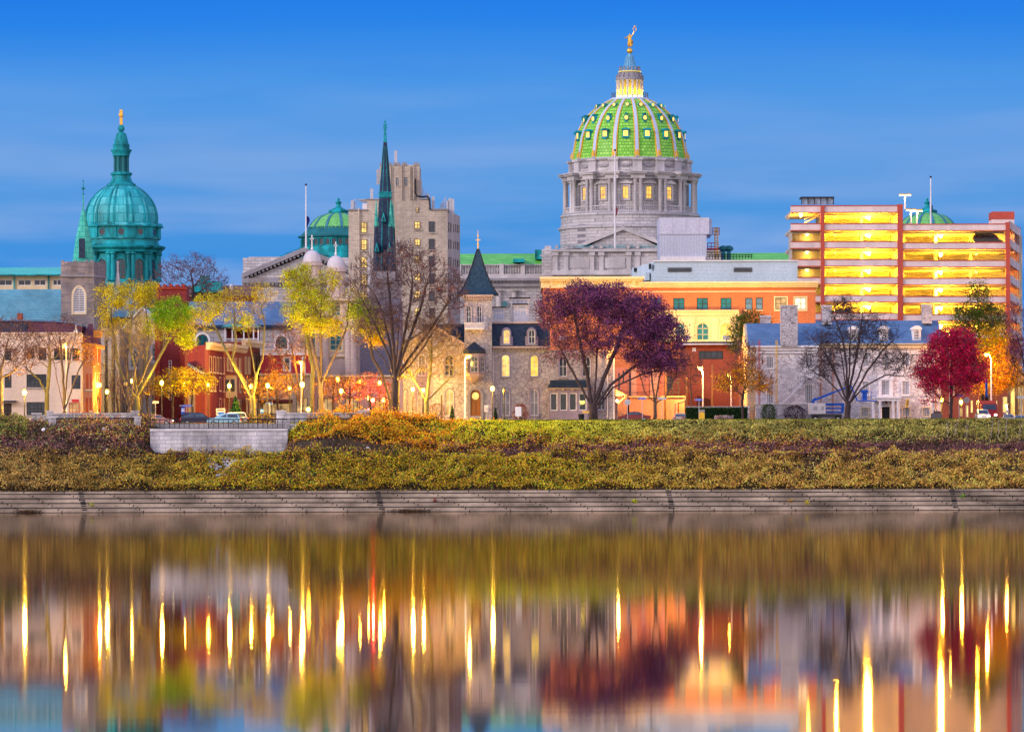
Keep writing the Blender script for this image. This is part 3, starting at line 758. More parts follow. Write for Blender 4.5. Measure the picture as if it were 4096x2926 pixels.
m.box(x0-.5, x1+.5, Yf+.3, Yf+14, z0-.7, z0-.02)
m.build('pediment_cornice', m_limeplain, C.root)
m = MB()
for va in (981, 988): m.tube([P(2235, va, Yf-.2), P(2640, va, Yf-.2)], .07, 4)
for u in range(2240, 2640, 18): m.tube([P(u, 994, Yf-.2), P(u, 980, Yf-.2)], .05, 4)
m.build('roof_railing', m_copper, C.root)
# wings with green tiled roofs and balustrades
def wing(u0, u1):
    Yw = 1236.0
    x0, x1 = P(u0, 1050, Yw).x, P(u1, 1050, Yw).x; zt, zb = C.Z(1005, Yw), C.Z(1055, Yw)
    MB().prism([(Yw, zb), (Yw+22, zb), (Yw+12, zt), (Yw+10, zt)], x0, x1, 'x').build('wing_roof', m_greentile_b, C.root)
    m = MB(); m.box(x0, x1, Yw-.5, Yw+22, GZ, zb-.02); m.build('wing_wall', m_limestone, C.root)
    m = MB(); m.box(x0, x1, Yw-2.1, Yw-.5, C.Z(1122, Yw), C.Z(1112, Yw)); m.box(x0, x1, Yw-1.2, Yw-.5, C.Z(1145, Yw), C.Z(1122, Yw))
    n = int((x1-x0)/.9)
    for i in range(n): m.box(x0+(i+.2)*.9, x0+(i+.7)*.9, Yw-1.9, Yw-.6, C.Z(1127, Yw), C.Z(1122, Yw))
    m.build('wing_cornice', m_limedark, C.root)
    m = MB(); xs = np.linspace(x0, x1, max(2, int((x1-x0)/5)+1))
    balustrade(m, [(x, Yw-1.0) for x in xs], C.Z(1098, Yw), C.Z(1056, Yw), .62)
    for x in xs: m.box(x-.55, x+.55, Yw-1.4, Yw-.6, C.Z(1100, Yw), C.Z(1054, Yw))
    m.box(x0, x1, Yw-1.5, Yw-.5, C.Z(1112, Yw), C.Z(1098, Yw))
    m.build('wing_balustrade', m_limeplain, C.root)
wing(1836, 2176); wing(2890, 3400)
m = MB(); Yw = 1236
for u in (2058, 2180, 1995): m.lathe([(.7, C.Z(1260, Yw)), (.62, C.Z(1170, Yw)), (1.1, C.Z(1160, Yw))], P(u, 1200, Yw).x, Yw-.7, 12)
m.build('wing_column', m_limeplain, C.root)
c = P(2019, 1216, Yw-.6)
o = MB(); o.tube([c, c+Vector((0, -.25, 0))], .95, 18); rw = o.build('round_window', m_limedark, C.root)
o = MB(); o.tube([c+Vector((0, -.25, 0)), c+Vector((0, -.27, 0))], .75, 18); o.build('pane', m_glassteal, rw)
m = MB()
a, b = P(2052, 1048, 1233), P(2098, 1034, 1233); m.box(a.x, b.x, 1233, 1240, a.z, b.z)
a, b = P(2140, 1020, 1238), P(2170, 998, 1238); m.box(a.x, b.x, 1238, 1244, a.z-1, b.z)
m.build('roof_vent', m_copper, C.root)

# domed side pavilions
def side_dome(u, label, umin, umax, cap_u=None, half=False):
    D = Bld('domed_pavilion', label, 'pavilion', 1250.0, u, vr=900)
    x, y = D.root.location.x, 1250.0
    g = lambda l: [(max(.02, r*PX), D.Z(v)) for r, v in l]
    pr = smooth_prof([(122, 918), (119, 912), (107, 893), (88, 872), (62, 858), (40, 853)])
    MB().lathe(g(pr), x, y, 64).build('dome', M_brick('ridged_green_tile', (.16, .54, .12), (.26, .66, .20), (.05, .26, .10), .75, .38, .04, .4, ang=8, amt=.16) if 'ridged_green_tile' not in bpy.data.materials else bpy.data.materials['ridged_green_tile'], D.root, True)
    for k in range(12):
        f = LF(x, y, R(30*k+8)); m = MB(); q = g(pr)
        for (r0, z0), (r1, z1) in zip(q[:-1], q[1:]):
            w = .34
            m.hexa([f(-w, r0+.18, z0), f(w, r0+.18, z0), f(w, r0-.3, z0), f(-w, r0-.3, z0), f(-w*.8, r1+.18, z1+.04), f(w*.8, r1+.18, z1+.04), f(w*.8, r1-.3, z1), f(-w*.8, r1-.3, z1)])
        m.build('dome_rib', m_copperblue, D.root)
    MB().lathe(g([(36, 855), (40, 848), (40, 842), (30, 838), (18, 832), (10, 826), (8, 818), (12, 812), (13, 808), (5, 805), (5, 800), (6, 797), (1, 791)]), x, y, 24).build('dome_cap', m_copper, D.root)
    m = MB(); m.lathe(g([(150, 952), (162, 951), (163, 946), (150, 942), (140, 930), (128, 920), (122, 917), (118, 916)]), x, y, 64)
    for k in range(48):
        f = LF(x, y, 2*PI*k/48); fbox(m, f, -.3, .3, 121*PX-.2, 124*PX, D.Z(919), D.Z(910))
    m.build('dome_cornice', m_copperdark, D.root)
    MB().lathe(g([(158, 1045), (158, 1015), (160, 1002), (160, 990), (148, 988), (148, 951)]), x, y, 64).build('drum', m_copper, D.root)
    for k in range(36):
        t = R(10*k+5)
        if abs((t+PI) % (2*PI)-PI) > R(95): continue
        f = LF(x, y, t); W = lambda s, z, d, f=f: f(s, 148*PX-d+.16, z)
        window(D.root, W, -.55, .55, D.Z(985), D.Z(960), 'pav')
    m = MB()
    m.box(D.X(umin), D.X(umax), 1228, 1265, GZ, D.Z(1046)); m.build('wall', m_limestone, D.root)
    return D
sty('pav', m_glass, m_copperdark, 0, 1, 1, m_copper, None, .1, .12)
D1 = side_dome(1354, 'green ridged low dome on the capitol wing behind the beige tower', 990, 1430)
m = MB(); yg = 1221.0
x0, xa, x1 = P(968, 1100, yg).x, P(1216, 1010, yg).x, P(1462, 1100, yg).x; zr, ze = P(1216, 1008, yg).z, P(1216, 1112, yg).z
m.prism([(x0+2, ze), (x1-2, ze), (xa, zr-1)], yg, yg+14); m.box(x0+2.2, x1-2.2, yg, yg+20, GZ, ze-1.2)
m.build('portico_wall', m_limestone, D1.root)
m = MB(); th = 1.1
m.prism([(x0, ze), (xa, zr), (xa, zr+th), (x0, ze+th)], yg-1.3, yg+14); m.prism([(xa, zr), (x1, ze), (x1, ze+th), (xa, zr+th)], yg-1.3, yg+14)
m.box(x0, x1, yg-1.3, yg+14, ze-1.2, ze-.01)
for i in range(34):
    q = (i+.5)/34; m.box(x0+(x1-x0)*q-.3, x0+(x1-x0)*q+.3, yg-1.0, yg, ze-1.7, ze-1.21)
for i in range(16):
    q = (i+.5)/16
    for s_ in (-1, 1):
        xx = xa + s_*(xa-x0)*(1-q); zz = ze + (zr-ze)*q; m.box(xx-.28, xx+.28, yg-1.0, yg, zz-.6, zz+.05)
m.build('portico_cornice', m_limedark, D1.root)
m = MB(); a, b = P(1005, 1100, 1232), P(1130, 1040, 1232); m.box(a.x, b.x, 1232, 1250, GZ, b.z); m.box(a.x-.6, b.x, 1231.4, 1251, b.z, b.z+.8); m.build('attic_block', m_limeplain, D1.root)
m = MB(); a, b = P(1050, 1048, 1236), P(1170, 1036, 1236); m.box(a.x, b.x, 1236, 1250, a.z, b.z+.3); m.build('roof', m_greentile_b, D1.root)
m = MB()
for va in (1000, 1020): m.tube([P(1080, 1040 + (va-1000), 1240), P(1200, va-8, 1240), P(1340, 1030 + (va-1000), 1240)], .09, 4)
m.build('roof_railing', m_copper, D1.root)
D2 = side_dome(3709-0, 'green ridged low dome rising behind the parking garage roof', 3580, 3840)

# flagpoles
def flagpole(u, v0, v1, Y, label, fl):
    a, b = P(u, v1, Y), P(u, v0, Y); r = empty('flagpole', label, 'flagpole', a, 'flagpoles above the roofs')
    MB().tube([a, b], [.24, .13], 8).build('pole', m_white, r, True)
    MB().ball((b.x, b.y, b.z+.2), .28, 8, 6).build('finial', m_gold if False else m_black, r, True)
    m = MB(); z0, z1 = P(u, fl[1], Y).z, P(u, fl[0], Y).z; pts = []
    for i in range(7):
        q = i/6; w = fl[2]*Y/F*(1-.35*q if True else 1)
        pts.append([(b.x + .15 + w*s*(.3+.7*math.sin(PI*min(1, q+.25))), Y + .25*math.sin(6*s+3*q), z1 + (z0-z1)*q - s*.5) for s in (0, .33, .66, 1)])
    for i in range(6):
        for j in range(3): m.add([pts[i][j], pts[i][j+1], pts[i+1][j+1], pts[i+1][j]], [(0, 1, 2, 3)])
    for p in list(pts): pass
    n0 = len(m.v); m.v += [(x, y+.06, z) for x, y, z in m.v]; m.f += [tuple(i+n0 for i in reversed(f)) for f in m.f]; m.m += list(m.m)
    m.build('flag', fl[3], r)
m_flagb = M_plain('blue_flag', (.01, .015, .16), .8, amt=.3); m_flagr = M_plain('red_flag', (.30, .04, .06), .8, amt=.5, scale=2)
flagpole(2460, 604, 992, 1222, 'tall white flagpole before the great dome with a furled red flag', (826, 862, 9, m_flagr))
flagpole(1224, 742, 1003, 1226, 'white flagpole over the portico gable with a drooping blue flag', (862, 906, 13, m_flagb))
flagpole(3723, 711, 905, 1226, 'white flagpole standing above the garage beside the green low dome', (815, 850, 6, m_flagb))
# ------------------------------------------------------------------ cathedral with the teal dome
K = Bld('domed_cathedral', 'teal copper domed cathedral topped by a gilded cross', 'cathedral', 950.0, 486, vr=900)
KX = 950.0/F; kx, ky = K.root.location.x, 950.0
g = lambda l: [(max(.02, r*KX), K.Z(v)) for r, v in l]
pr = smooth_prof([(146, 900), (147, 880), (146, 860), (140, 835), (130, 812), (117, 792), (101, 774), (82, 758), (62, 746), (52, 742)])
MB().lathe(g(pr), kx, ky, 96).build('dome', m_copperlight, K.root, True)
for k in range(12):
    for dt in (-4.5, 4.5):
        f = LF(kx, ky, R(30*k+18+dt)); m = MB(); q = g(pr)
        for (r0, z0), (r1, z1) in zip(q[:-1], q[1:]):
            w0, w1 = .10+.012*r0, .10+.012*r1
            m.hexa([f(-w0, r0+.12, z0), f(w0, r0+.12, z0), f(w0, r0-.3, z0), f(-w0, r0-.3, z0), f(-w1, r1+.12, z1+.03), f(w1, r1+.12, z1+.03), f(w1, r1-.3, z1), f(-w1, r1-.3, z1)])
        if abs((R(30*k+18)+PI) % (2*PI)-PI) < R(105): m.build('dome_rib', m_copper, K.root)
MB().lathe(g([(60, 744), (58, 738), (46, 730), (39, 715), (37, 703), (43, 700), (44, 694), (40, 690), (32, 689)]), kx, ky, 48).build('lantern_base', m_copper, K.root, True)
m = MB()
for k in range(8):
    f = LF(kx, ky, R(45*k+22.5)); c = f(0, 27*KX, 0)
    m.lathe([(.32, K.Z(689)), (.24, K.Z(684)), (.24, K.Z(632)), (.34, K.Z(626))], c[0], c[1], 8)
    fbox(m, f, -.42, .42, 20*KX, 24*KX, K.Z(690), K.Z(625))
m.build('lantern_column', m_copperdark, K.root)
MB().lathe(g([(30, 626), (34, 624), (34, 618), (36, 612), (42, 603), (42, 599), (33, 598), (33, 582), (34, 580), (31, 578), (28, 570), (22, 545), (18, 533), (10, 530), (8, 527), (13, 520), (14, 513), (11, 506), (7, 503), (8, 500), (2, 499)]), kx, ky, 40).build('lantern_roof', m_copper, K.root, True)
m = MB(); c = K.root.location
m.box(kx-.26, kx+.26, ky-.26, ky+.26, K.Z(500), K.Z(439)); m.box(kx-.36, kx+.36, ky-1.2, ky+1.2, K.Z(466), K.Z(455))
m.build('gilded_cross', m_gold, K.root)
MB().lathe(g([(146, 968), (147, 962), (154, 960), (156, 956), (150, 952), (150, 912), (156, 910), (158, 905), (150, 902), (146, 898)]), kx, ky, 96).build('drum_attic', m_copperlight, K.root)
m = MB(); mo = MB()
for k in range(12):
    f = LF(kx, ky, R(30*k+4)); gq = LF(kx, ky, R(30*k+19)); r0 = 150*KX
    for a in range(16):
        a0, a1 = 2*PI*a/16, 2*PI*(a+1)/16; zc = K.Z(933)
        m.add([f(.62*math.cos(a0), r0+.12, zc+.62*math.sin(a0)), f(.62*math.cos(a1), r0+.12, zc+.62*math.sin(a1)), f(.9*math.cos(a1), r0+.12, zc+.9*math.sin(a1)), f(.9*math.cos(a0), r0+.12, zc+.9*math.sin(a0))], [(0, 1, 2, 3)])
    fbox(m, f, -1.3, 1.3, r0-.3, r0+.05, K.Z(955), K.Z(913))
    mo.poly([f(.62*math.cos(a), r0+.08, K.Z(933)+.62*math.sin(a)) for a in [2*PI*i/16 for i in range(16)]])
    fbox(m, gq, -1.0, 1.0, r0-.3, r0+.35, K.Z(956), K.Z(912))
    q = [(-1.6, K.Z(911)), (1.6, K.Z(911)), (0, K.Z(896))]
    m.add([gq(a, r0+.75, b) for a, b in q] + [gq(a, r0-.5, b) for a, b in q], [(0, 1, 2), (5, 4, 3), (0, 3, 4, 1), (1, 4, 5, 2), (2, 5, 3, 0)])
m.build('drum_pediment', m_copper, K.root); mo.build('round_window', m_glass, K.root)
MB().lathe(g([(150, 1150), (152, 1136), (152, 1128), (150, 1126), (142, 1125), (142, 1018), (160, 1012), (162, 1004), (174, 995), (176, 988), (160, 984), (150, 980), (147, 966)]), kx, ky, 96).build('drum', m_copper, K.root)
sty('cath', m_glass, m_copperdark, 1, 2, 4, m_copper, None, .12, .3)
for k in range(12):
    t = R(30*k+3); tt = (t+PI) % (2*PI)-PI
    if abs(tt) < R(100):
        f = LF(kx, ky, t); W = lambda s, z, d, f=f: f(s, 142*KX - d + .22, z)
        window(K.root, W, -.95, .95, K.Z(1122), K.Z(1040), 'cath')
    for dt in (-3.3, 3.3):
        t2 = R(30*k+18+dt)
        if abs((t2+PI) % (2*PI)-PI) > R(105): continue
        c = LF(kx, ky, t2)(0, 152*KX, 0)
        MB().lathe([(.6, K.Z(1126)), (.6, K.Z(1122)), (.44, K.Z(1119)), (.38, K.Z(1024)), (.62, K.Z(1020)), (.62, K.Z(1014))], c[0], c[1], 10).build('column', m_copper, K.root, True)
m = MB(); m.lathe(g([(190, 1400), (190, 1160), (150, 1140)]), kx, ky, 8, a0=R(22.5)); m.build('base', m_copperdark, K.root)

# ------------------------------------------------------------------ stone church with the copper spire, left
m_fieldstone = M_brick('grey_brown_coursed_stone', (.30, .25, .24), (.13, .13, .17), (.20, .17, .15), 1.0, .24, .02, amt=.45, scale=.5, bias=-.2)
S = Bld('stone_church', 'coursed stone church tower with a pointed copper spire and a teal slate roof', 'church', 745.0, 325, vr=1150)
sty('louvre', m_darkgrey, m_white, 1.5, 2, 14, m_cream, m_cream, .16, .22)
S.facade(m_fieldstone, 244, 376, 1046, None, 5.2, [(292, 340, 1147, 1250, 'louvre')], 'tower')
xr0, xr1 = S.X(376), S.X(409)
m = MB(); m.hexa([(S.X(376.2), 745.0, GZ), (xr1, 751, GZ), (xr1-4, 752, GZ), (S.X(376.2)-2, 751, GZ), (S.X(376.2), 745.0, S.Z(1046)), (xr1, 751, S.Z(1046)), (xr1-4, 752, S.Z(1046)), (S.X(376.2)-2, 751, S.Z(1046))])
m.build('tower_side', m_fieldstone, S.root)
m = MB(); S.box(m, 240, 378, 1100, 1106, -.35, 5.2)
m.hexa([(S.X(378), 744.65, S.Z(1106)), (xr1+.3, 751, S.Z(1106)), (xr1-1, 752, S.Z(1106)), (S.X(376), 750, S.Z(1106)), (S.X(378), 744.65, S.Z(1100)), (xr1+.3, 751, S.Z(1100)), (xr1-1, 752, S.Z(1100)), (S.X(376), 750, S.Z(1100))])
for u in (250, 300, 345, 366): S.box(m, u-5, u+5, 1040, 1046, 0, 1)
m.build('tower_string_course', m_limedark, S.root)
scx, scy = S.X(326), 748.5; SX = 745/F
m_spirecu = M_brick('copper_spire_sheet', (.05, .46, .36), (.09, .55, .44), (.02, .28, .24), 1.1, .8, .04, .55, ang=3, amt=.3)
MB().lathe([(max(.02, r*SX), S.Z(v)) for r, v in [(48, 1046), (46, 1040), (33, 955), (17, 880), (5, 832), (3, 830), (2.6, 770), (1.4, 768)]], scx, scy, 8, a0=R(22.5)).build('spire', m_spirecu, S.root)
m = MB()
for r, v in ((4, 838), (4, 770), (6, 748), (3, 735), (3, 716)): m.ball((scx, scy, S.Z(v)), r*SX, 8, 6)
m.tube([(scx, scy, S.Z(770)), (scx, scy, S.Z(715))], .05, 5); m.tube([(scx-.3, scy, S.Z(747)), (scx+.3, scy, S.Z(747))], .07, 5)
m.build('finial_cross', m_copper, S.root)
S.bx('spire_louvre', m_slate, 313, 337, 952, 1030, 1.2, 1.6)
x0, x1 = S.X(-150), S.X(244)
MB().prism([(750, S.Z(1282)), (770, S.Z(1282)), (760, S.Z(1140))], x0, x1-.05, 'x').build('nave_roof', m_slateteal, S.root)
MB().box(x0, x1-.05, 751, 769, GZ, S.Z(1283)).build('nave_wall', m_fieldstone, S.root)
MB().prism([(752, S.Z(1262)), (770, S.Z(1262)), (761, S.Z(1135))], S.X(409), S.X(520), 'x').build('rear_roof', m_slateteal, S.root)
MB().box(S.X(405), S.X(520), 753, 770, GZ, S.Z(1263)).build('rear_wall', m_fieldstone, S.root)
m = MB(); c = P(471, 1130, 752); k_ = 752/F
m.lathe([(9*k_, P(471, 1150, 752).z), (7*k_, P(471, 1112, 752).z), (6*k_, P(471, 1098, 752).z), (4*k_, P(471, 1088, 752).z), (4*k_, P(471, 1052, 752).z), (5.5*k_, P(471, 1048, 752).z), (4.5*k_, P(471, 1044, 752).z)], c.x, 752, 8)
m.build('pinnacle', m_limeplain, S.root)
# cream building with a green metal roof
G = Bld('cream_school_building', 'cream building with a seamed green metal roof behind the teal slate roof', 'building', 840.0, 110, vr=1120)
sty('plain', m_glass, m_white, 0, 2, 1, None, None, .12)
G.facade(m_cream, -120, 250, 1100, None, 14, [(-100, -20, 1118, 1142, 'plain'), (-8, 50, 1118, 1142, 'plain'), (72, 125, 1118, 1142, 'plain'), (136, 184, 1118, 1142, 'plain'), (211, 246, 1118, 1142, 'plain')])
m_seam = M_brick('seamed_green_metal', (.12, .62, .50), (.14, .66, .54), (.06, .42, .34), .55, 60, .07, .5, amt=.15)
m = MB(); x0, x1 = G.X(-140), G.X(262); m.prism([(838.6, G.Z(1101)), (854, G.Z(1101)), (848, G.Z(1065)), (845, G.Z(1064))], x0, x1, 'x'); m.build('roof', m_seam, G.root)
m = MB(); G.box(m, -140, 250, 1098, 1103, -1.6, -1.35)
for u in (57, 194): G.box(m, u-2.5, u+2.5, 1103, 1160, -.3, -.02)
m.build('gutter', m_copper, G.root)

# ------------------------------------------------------------------ red brick tower with ladder
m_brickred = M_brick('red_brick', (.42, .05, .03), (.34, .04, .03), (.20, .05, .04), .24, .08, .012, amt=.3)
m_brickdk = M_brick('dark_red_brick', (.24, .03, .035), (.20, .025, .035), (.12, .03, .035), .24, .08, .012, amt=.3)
T = Bld('red_brick_tower', 'deep red brick tower with a notched parapet', 'tower', 735.0, 690, vr=1300)
sty('slit', m_glass, m_cream, 1, 1, 2, None, m_limedark, .05)
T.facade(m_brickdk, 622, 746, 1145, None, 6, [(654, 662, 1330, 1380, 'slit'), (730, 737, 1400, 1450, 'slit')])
m = MB()
for i in range(5): T.box(m, 626+i*25, 640+i*25, 1137, 1145.2, 0, 2)
T.box(m, 618, 750, 1150, 1155, -.3, .0); T.box(m, 620, 640, 1260, 1600, -.6, -.01); T.box(m, 722, 748, 1230, 1600, -.6, -.01)
m.prism([(T.X(722), T.Z(1230)), (T.X(748), T.Z(1230)), (T.X(735), T.Z(1205))], 734.4, 735.0)
m.build('buttress', m_brickred, T.root)
m = MB()
for u in (676, 686): m.tube([P(u, 1440, 734.7), P(u, 1600, 734.7)], .04, 4)
for v in range(1442, 1600, 12): m.tube([P(676, v, 734.7), P(686, v, 734.7)], .03, 4)
m.build('ladder', m_white, T.root)
# cream gothic front beside it
m_creamstone = M_brick('warm_cream_stone', (.66, .52, .34), (.58, .46, .31), (.40, .32, .22), 1.2, .45, .02, amt=.3)
G2 = Bld('cream_church_front', 'cream stone church gable behind the yellow leafed tree', 'church', 738.0, 560, vr=1400)
sty('gothic', m_glassteal, m_white, 1.5, 3, 4, m_white, m_white, .14, .3)
G2.facade(m_creamstone, 470, 668, 1345, None, 12, [(608, 646, 1370, 1445, 'gothic'), (520, 556, 1400, 1470, 'gothic'), (492, 512, 1560, 1650, 'gothic'), (575, 598, 1560, 1650, 'gothic')])
m = MB(); m.prism([(G2.X(470), G2.Z(1345)), (G2.X(668), G2.Z(1345)), (G2.X(569), G2.Z(1235))], 738, 750); m.build('gable', m_creamstone, G2.root)
G2.gable_y('roof', m_white, 464, 674, 1232, 1347, -.3, 12, th=.25)
m = MB()
for u in (478, 565, 660): G2.box(m, u-8, u+8, 1330, 1700, -.9, -.01)
m.build('buttress', m_creamstone, G2.root)
# ------------------------------------------------------------------ long stone nave with blue slate roof
V = Bld('stone_nave', 'long pale stone nave under a blue slate roof with round arched windows', 'church', 790.0, 950, vr=1300)
sty('archbig', m_glassteal, m_black, 1, 3, 3, m_white, None, .12, .35)
V.facade(m_limestone, 740, 1180, 1306, None, 16, [(786, 832, 1336, 1392, 'archbig'), (950, 996, 1340, 1400, 'archbig'), (1103, 1148, 1344, 1402, 'archbig')])
V.gable_x('roof', m_slateblue, 736, 1190, 1198, 1304, 0, 16)
V.bx('gutter', m_slate, 736, 1190, 1300, 1312, -.7, 0)
# brown roofed building in the distance
V2 = Bld('low_brick_hall', 'low brown roofed hall with a teal cupola far behind the bare tree', 'building', 900.0, 880, vr=1180)
m_brownroof = M_plain('brown_shingle', (.22, .11, .09), .8, amt=.3)
V2.facade(m_brickdk, 742, 1010, 1182, None, 14); V2.gable_x('roof', m_brownroof, 738, 1015, 1135, 1182, 0, 14)
m = MB(); m.prism([(V2.X(768), V2.Z(1168)), (V2.X(895), V2.Z(1168)), (V2.X(880), V2.Z(1125)), (V2.X(790), V2.Z(1125))], 899, 906); V2.box(m, 800, 836, 1102, 1125, 0, 3); m.build('cupola', m_copper, V2.root)
m = MB(); c = P(925, 1150, 899); m.lathe([(.3, V2.Z(1160)), (.3, V2.Z(1146)), (.4, V2.Z(1144)), (.1, V2.Z(1138))], c.x, 899, 8); m.build('vent_pipe', m_white, V2.root)

# ------------------------------------------------------------------ cream classical church with two domed turrets
m_pinkstone = M_brick('pale_pink_stone', (.66, .52, .46), (.60, .48, .43), (.42, .34, .31), 1.4, .5, .02, amt=.3)
Q = Bld('twin_turret_church', 'cream classical church front with two white domed turrets carrying crosses', 'church', 770.0, 1295, vr=1250)
sty('tall', m_glassteal, m_cream, 1, 2, 4, m_cream, m_cream, .1, .3)
Q.facade(m_pinkstone, 1170, 1432, 1282, None, 14, [(1216, 1262, 1300, 1400, 'tall'), (1320, 1366, 1205+110, 1400, 'tall')])
Q.facade(m_pinkstone, 1190, 1415, 1195, 1280, 10, [(1328, 1362, 1205, 1262, 'tall')], 'attic_wall')
m = MB()
for v, d in ((1196, .7), (1268, .8), (1276, 1.1), (1420, .4)): Q.box(m, 1168, 1434, v, v+7, -d, 0)
m.build('cornice', m_cream, Q.root)
for u in (1190, 1300, 1394, 1412):
    c = P(u, 1350, 769.2); MB().lathe([(.75, GZ), (.62, GZ+1), (.58, Q.Z(1320)), (.8, Q.Z(1300)), (.9, Q.Z(1284))], c.x, 769.2, 12).build('column', m_pinkstone, Q.root, True)
m_domewhite = M_plain('pale_dome_sheet', (.62, .58, .60), .45, amt=.2)
for u, vt, vd, vc in ((1248, 1000, 1046, 940), (1343, 1021, 1070, 967)):
    c = P(u, vd, 773); k_ = 773/F; z = lambda v: P(u, v, 773).z
    tr = MB().lathe([(36*k_, z(1200)), (36*k_, z(vd+22)), (44*k_, z(vd+18)), (44*k_, z(vd+8)), (40*k_, z(vd+6)), (40*k_, z(vd))], c.x, 773, 16).build('turret', m_pinkstone, Q.root)
    MB().lathe([(max(.02, 36.5*k_*math.cos(a)), z(vd) + (z(vt)-z(vd))*math.sin(a)) for a in np.linspace(0, PI/2, 9)], c.x, 773, 24).build('turret_dome', m_domewhite, tr, True)
    m = MB(); m.ball((c.x, 773, z(vt)+.25), .22, 8, 6); m.box(c.x-.09, c.x+.09, 772.9, 773.1, z(vt), z(vc)); m.box(c.x-.3, c.x+.3, 772.9, 773.1, z(vc+17), z(vc+13)); m.build('turret_cross', m_white, tr)

# ------------------------------------------------------------------ beige tower block
m_beige = M_brick('beige_tower_brick', (.60, .52, .41), (.50, .43, .35), (.36, .30, .25), 1.1, .32, .03, amt=.4, scale=.12)
E = Bld('stepped_beige_tower', 'stepped beige brick office tower with a crenellated top and lit windows', 'building', 860.0, 1600, vr=900)
sty('lit', m_lit, m_darkgrey, 0, 2, 2, None, m_beige, .12); sty('dark', m_glass, m_darkgrey, 0, 1, 2, None, m_beige, .12); sty('amber', m_litlow, m_darkgrey, 0, 1, 2, None, None, .1)
sty('skyw', M_glass('pale_window', (.35, .42, .5)), m_darkgrey, 0, 1, 3, None, m_beige, .1)
col1 = [(1444, 1468, v, v+43, 'lit') for v in (888, 957, 1027, 1096, 1166, 1232)]
col2 = [(1658, 1681, v, v+29, 'lit') for v in (886, 955, 1024, 1094, 1163, 1232)]
col3 = [(1715, 1738, v, v+42, 'dark') for v in (886, 955, 1024, 1094, 1163, 1232)]
E.facade(m_beige, 1394, 1468.01, 839, None, 16, [w for w in col1 if 0], 'wall')
E.facade(m_beige, 1468.02, 1519, 797, None, 16, [], 'wall')
E.facade(m_beige, 1519.01, 1679, 660, 1420, 14, [(1584, 1595, 710, 744, 'skyw'), (1618, 1630, 710, 744, 'skyw')], 'wall')
E.facade(m_beige, 1679.01, 1718, 796, None, 15, [], 'wall')
E.facade(m_beige, 1718.01, 1790, 838, None, 16, col3[:0], 'wall')
# window columns that straddle the setbacks stand in shallow projecting bays
def bay(u0, u1, v0, wins, d=.35):
    Y0 = E.Y; E.Y = Y0-d; E.facade(m_beige, u0, u1, v0, None, d+.2, [], 'bay') if 0 else None
    for w in wins:
        a, b = P(w[0], w[3], Y0-.02), P(w[1], w[2], Y0-.02)
        W = lambda s, z, dd: (s, Y0-.02-.2+dd, z)
        window(E.root, W, E.X(w[0], Y0), E.X(w[1], Y0), E.Z(w[3], Y0), E.Z(w[2], Y0), w[4])
    E.Y = Y0
bay(0, 0, 0, col1 + col2 + col3 + [(1663, 1674, 829, 850, 'amber')])
m = MB()
for u0, u1, v in ((1392, 1470, 836), (1466, 1521, 794), (1677, 1720, 793), (1716, 1793, 835)): E.box(m, u0, u1, v, v+5, -.25, 1)
for i, u in enumerate((1521, 1537, 1555, 1573, 1590, 1608, 1618, 1655, 1667)): E.box(m, u, u+11, 650, 662, -.15, 1)
m.build('parapet', m_limedark, E.root)
m = MB()
for u in (1540, 1562, 1606, 1640, 1655): E.box(m, u-2, u+2, 664, 800, -.4, -.005)
E.box(m, 1432, 1438, 832, 1500, -.4, -.005)
m.build('pilaster', m_beige, E.root)
sty('side', m_glass, m_darkgrey, 0, 1, 2, None, None, .1)
sw = []
for v in (890, 958, 1028, 1097, 1166): sw += [(1793, 1798, v, v+38, 'side'), (1801, 1806, v+1, v+39, 'side'), (1812, 1816, v+7, v+39, 'side'), (1820, 1824, v+7, v+39, 'side'), (1827, 1832, v+10, v+42, 'side'), (1834, 1838, v+12, v+42, 'side')]
E.facade(M_brick('cream_tower_brick', (.62, .52, .44), (.57, .48, .42), (.45, .37, .33), .5, .16, .012, amt=.25, scale=.12), 1790.2, 1840, 836, None, 3, sw, 'side_wall', YA=860, YB=884)
m_ant = M_plain('pale_antenna_metal', (.5, .5, .55), .5)
def antenna(u, v0, v1, Y, kind):
    m = MB(); a, b = P(u, v1, Y), P(u, v0, Y)
    m.tube([a, b], .06, 5)
    if kind == 'panel': m.box(b.x-.25, b.x+.25, Y-.3, Y-.1, b.z-2.6, b.z)
    if kind == 'lattice':
        for dx in (-.35, .35): m.tube([a+Vector((dx, 0, 0)), b+Vector((dx, 0, -.6))], .05, 4)
        for i in range(6): zz = a.z+(b.z-a.z)*i/6; m.tube([(a.x-.35, Y, zz), (a.x+.35, Y, zz+.5)], .04, 4)
    m.build('roof_antenna', m_ant, E.root)
for u, v0, v1, k_ in ((1409, 803, 842, 'panel'), (1417, 795, 842, 'lattice'), (1487, 755, 797, 'panel'), (1583, 603, 655, 'panel'), (1512, 678, 720, 'panel'), (1674, 712, 760, 'panel'), (1682, 720, 760, 'panel'), (1688, 755, 798, 'lattice'), (1703, 765, 798, ''), (1712, 775, 798, 'panel'), (1732, 786, 838, 'panel'), (1768, 815, 840, 'lattice'), (1780, 790, 840, 'lattice'), (1791, 803, 840, 'panel'), (1800, 793, 838, 'panel'), (1811, 796, 838, 'panel')): antenna(u, v0, v1, 861.5, k_)
m = MB(); m.tube([P(u, v, 859.6) for u, v in ((1661, 715), (1661, 770), (1668, 784), (1690, 788), (1708, 785), (1718, 795), (1720, 838))], .16, 5); m.build('conduit', m_black, E.root)
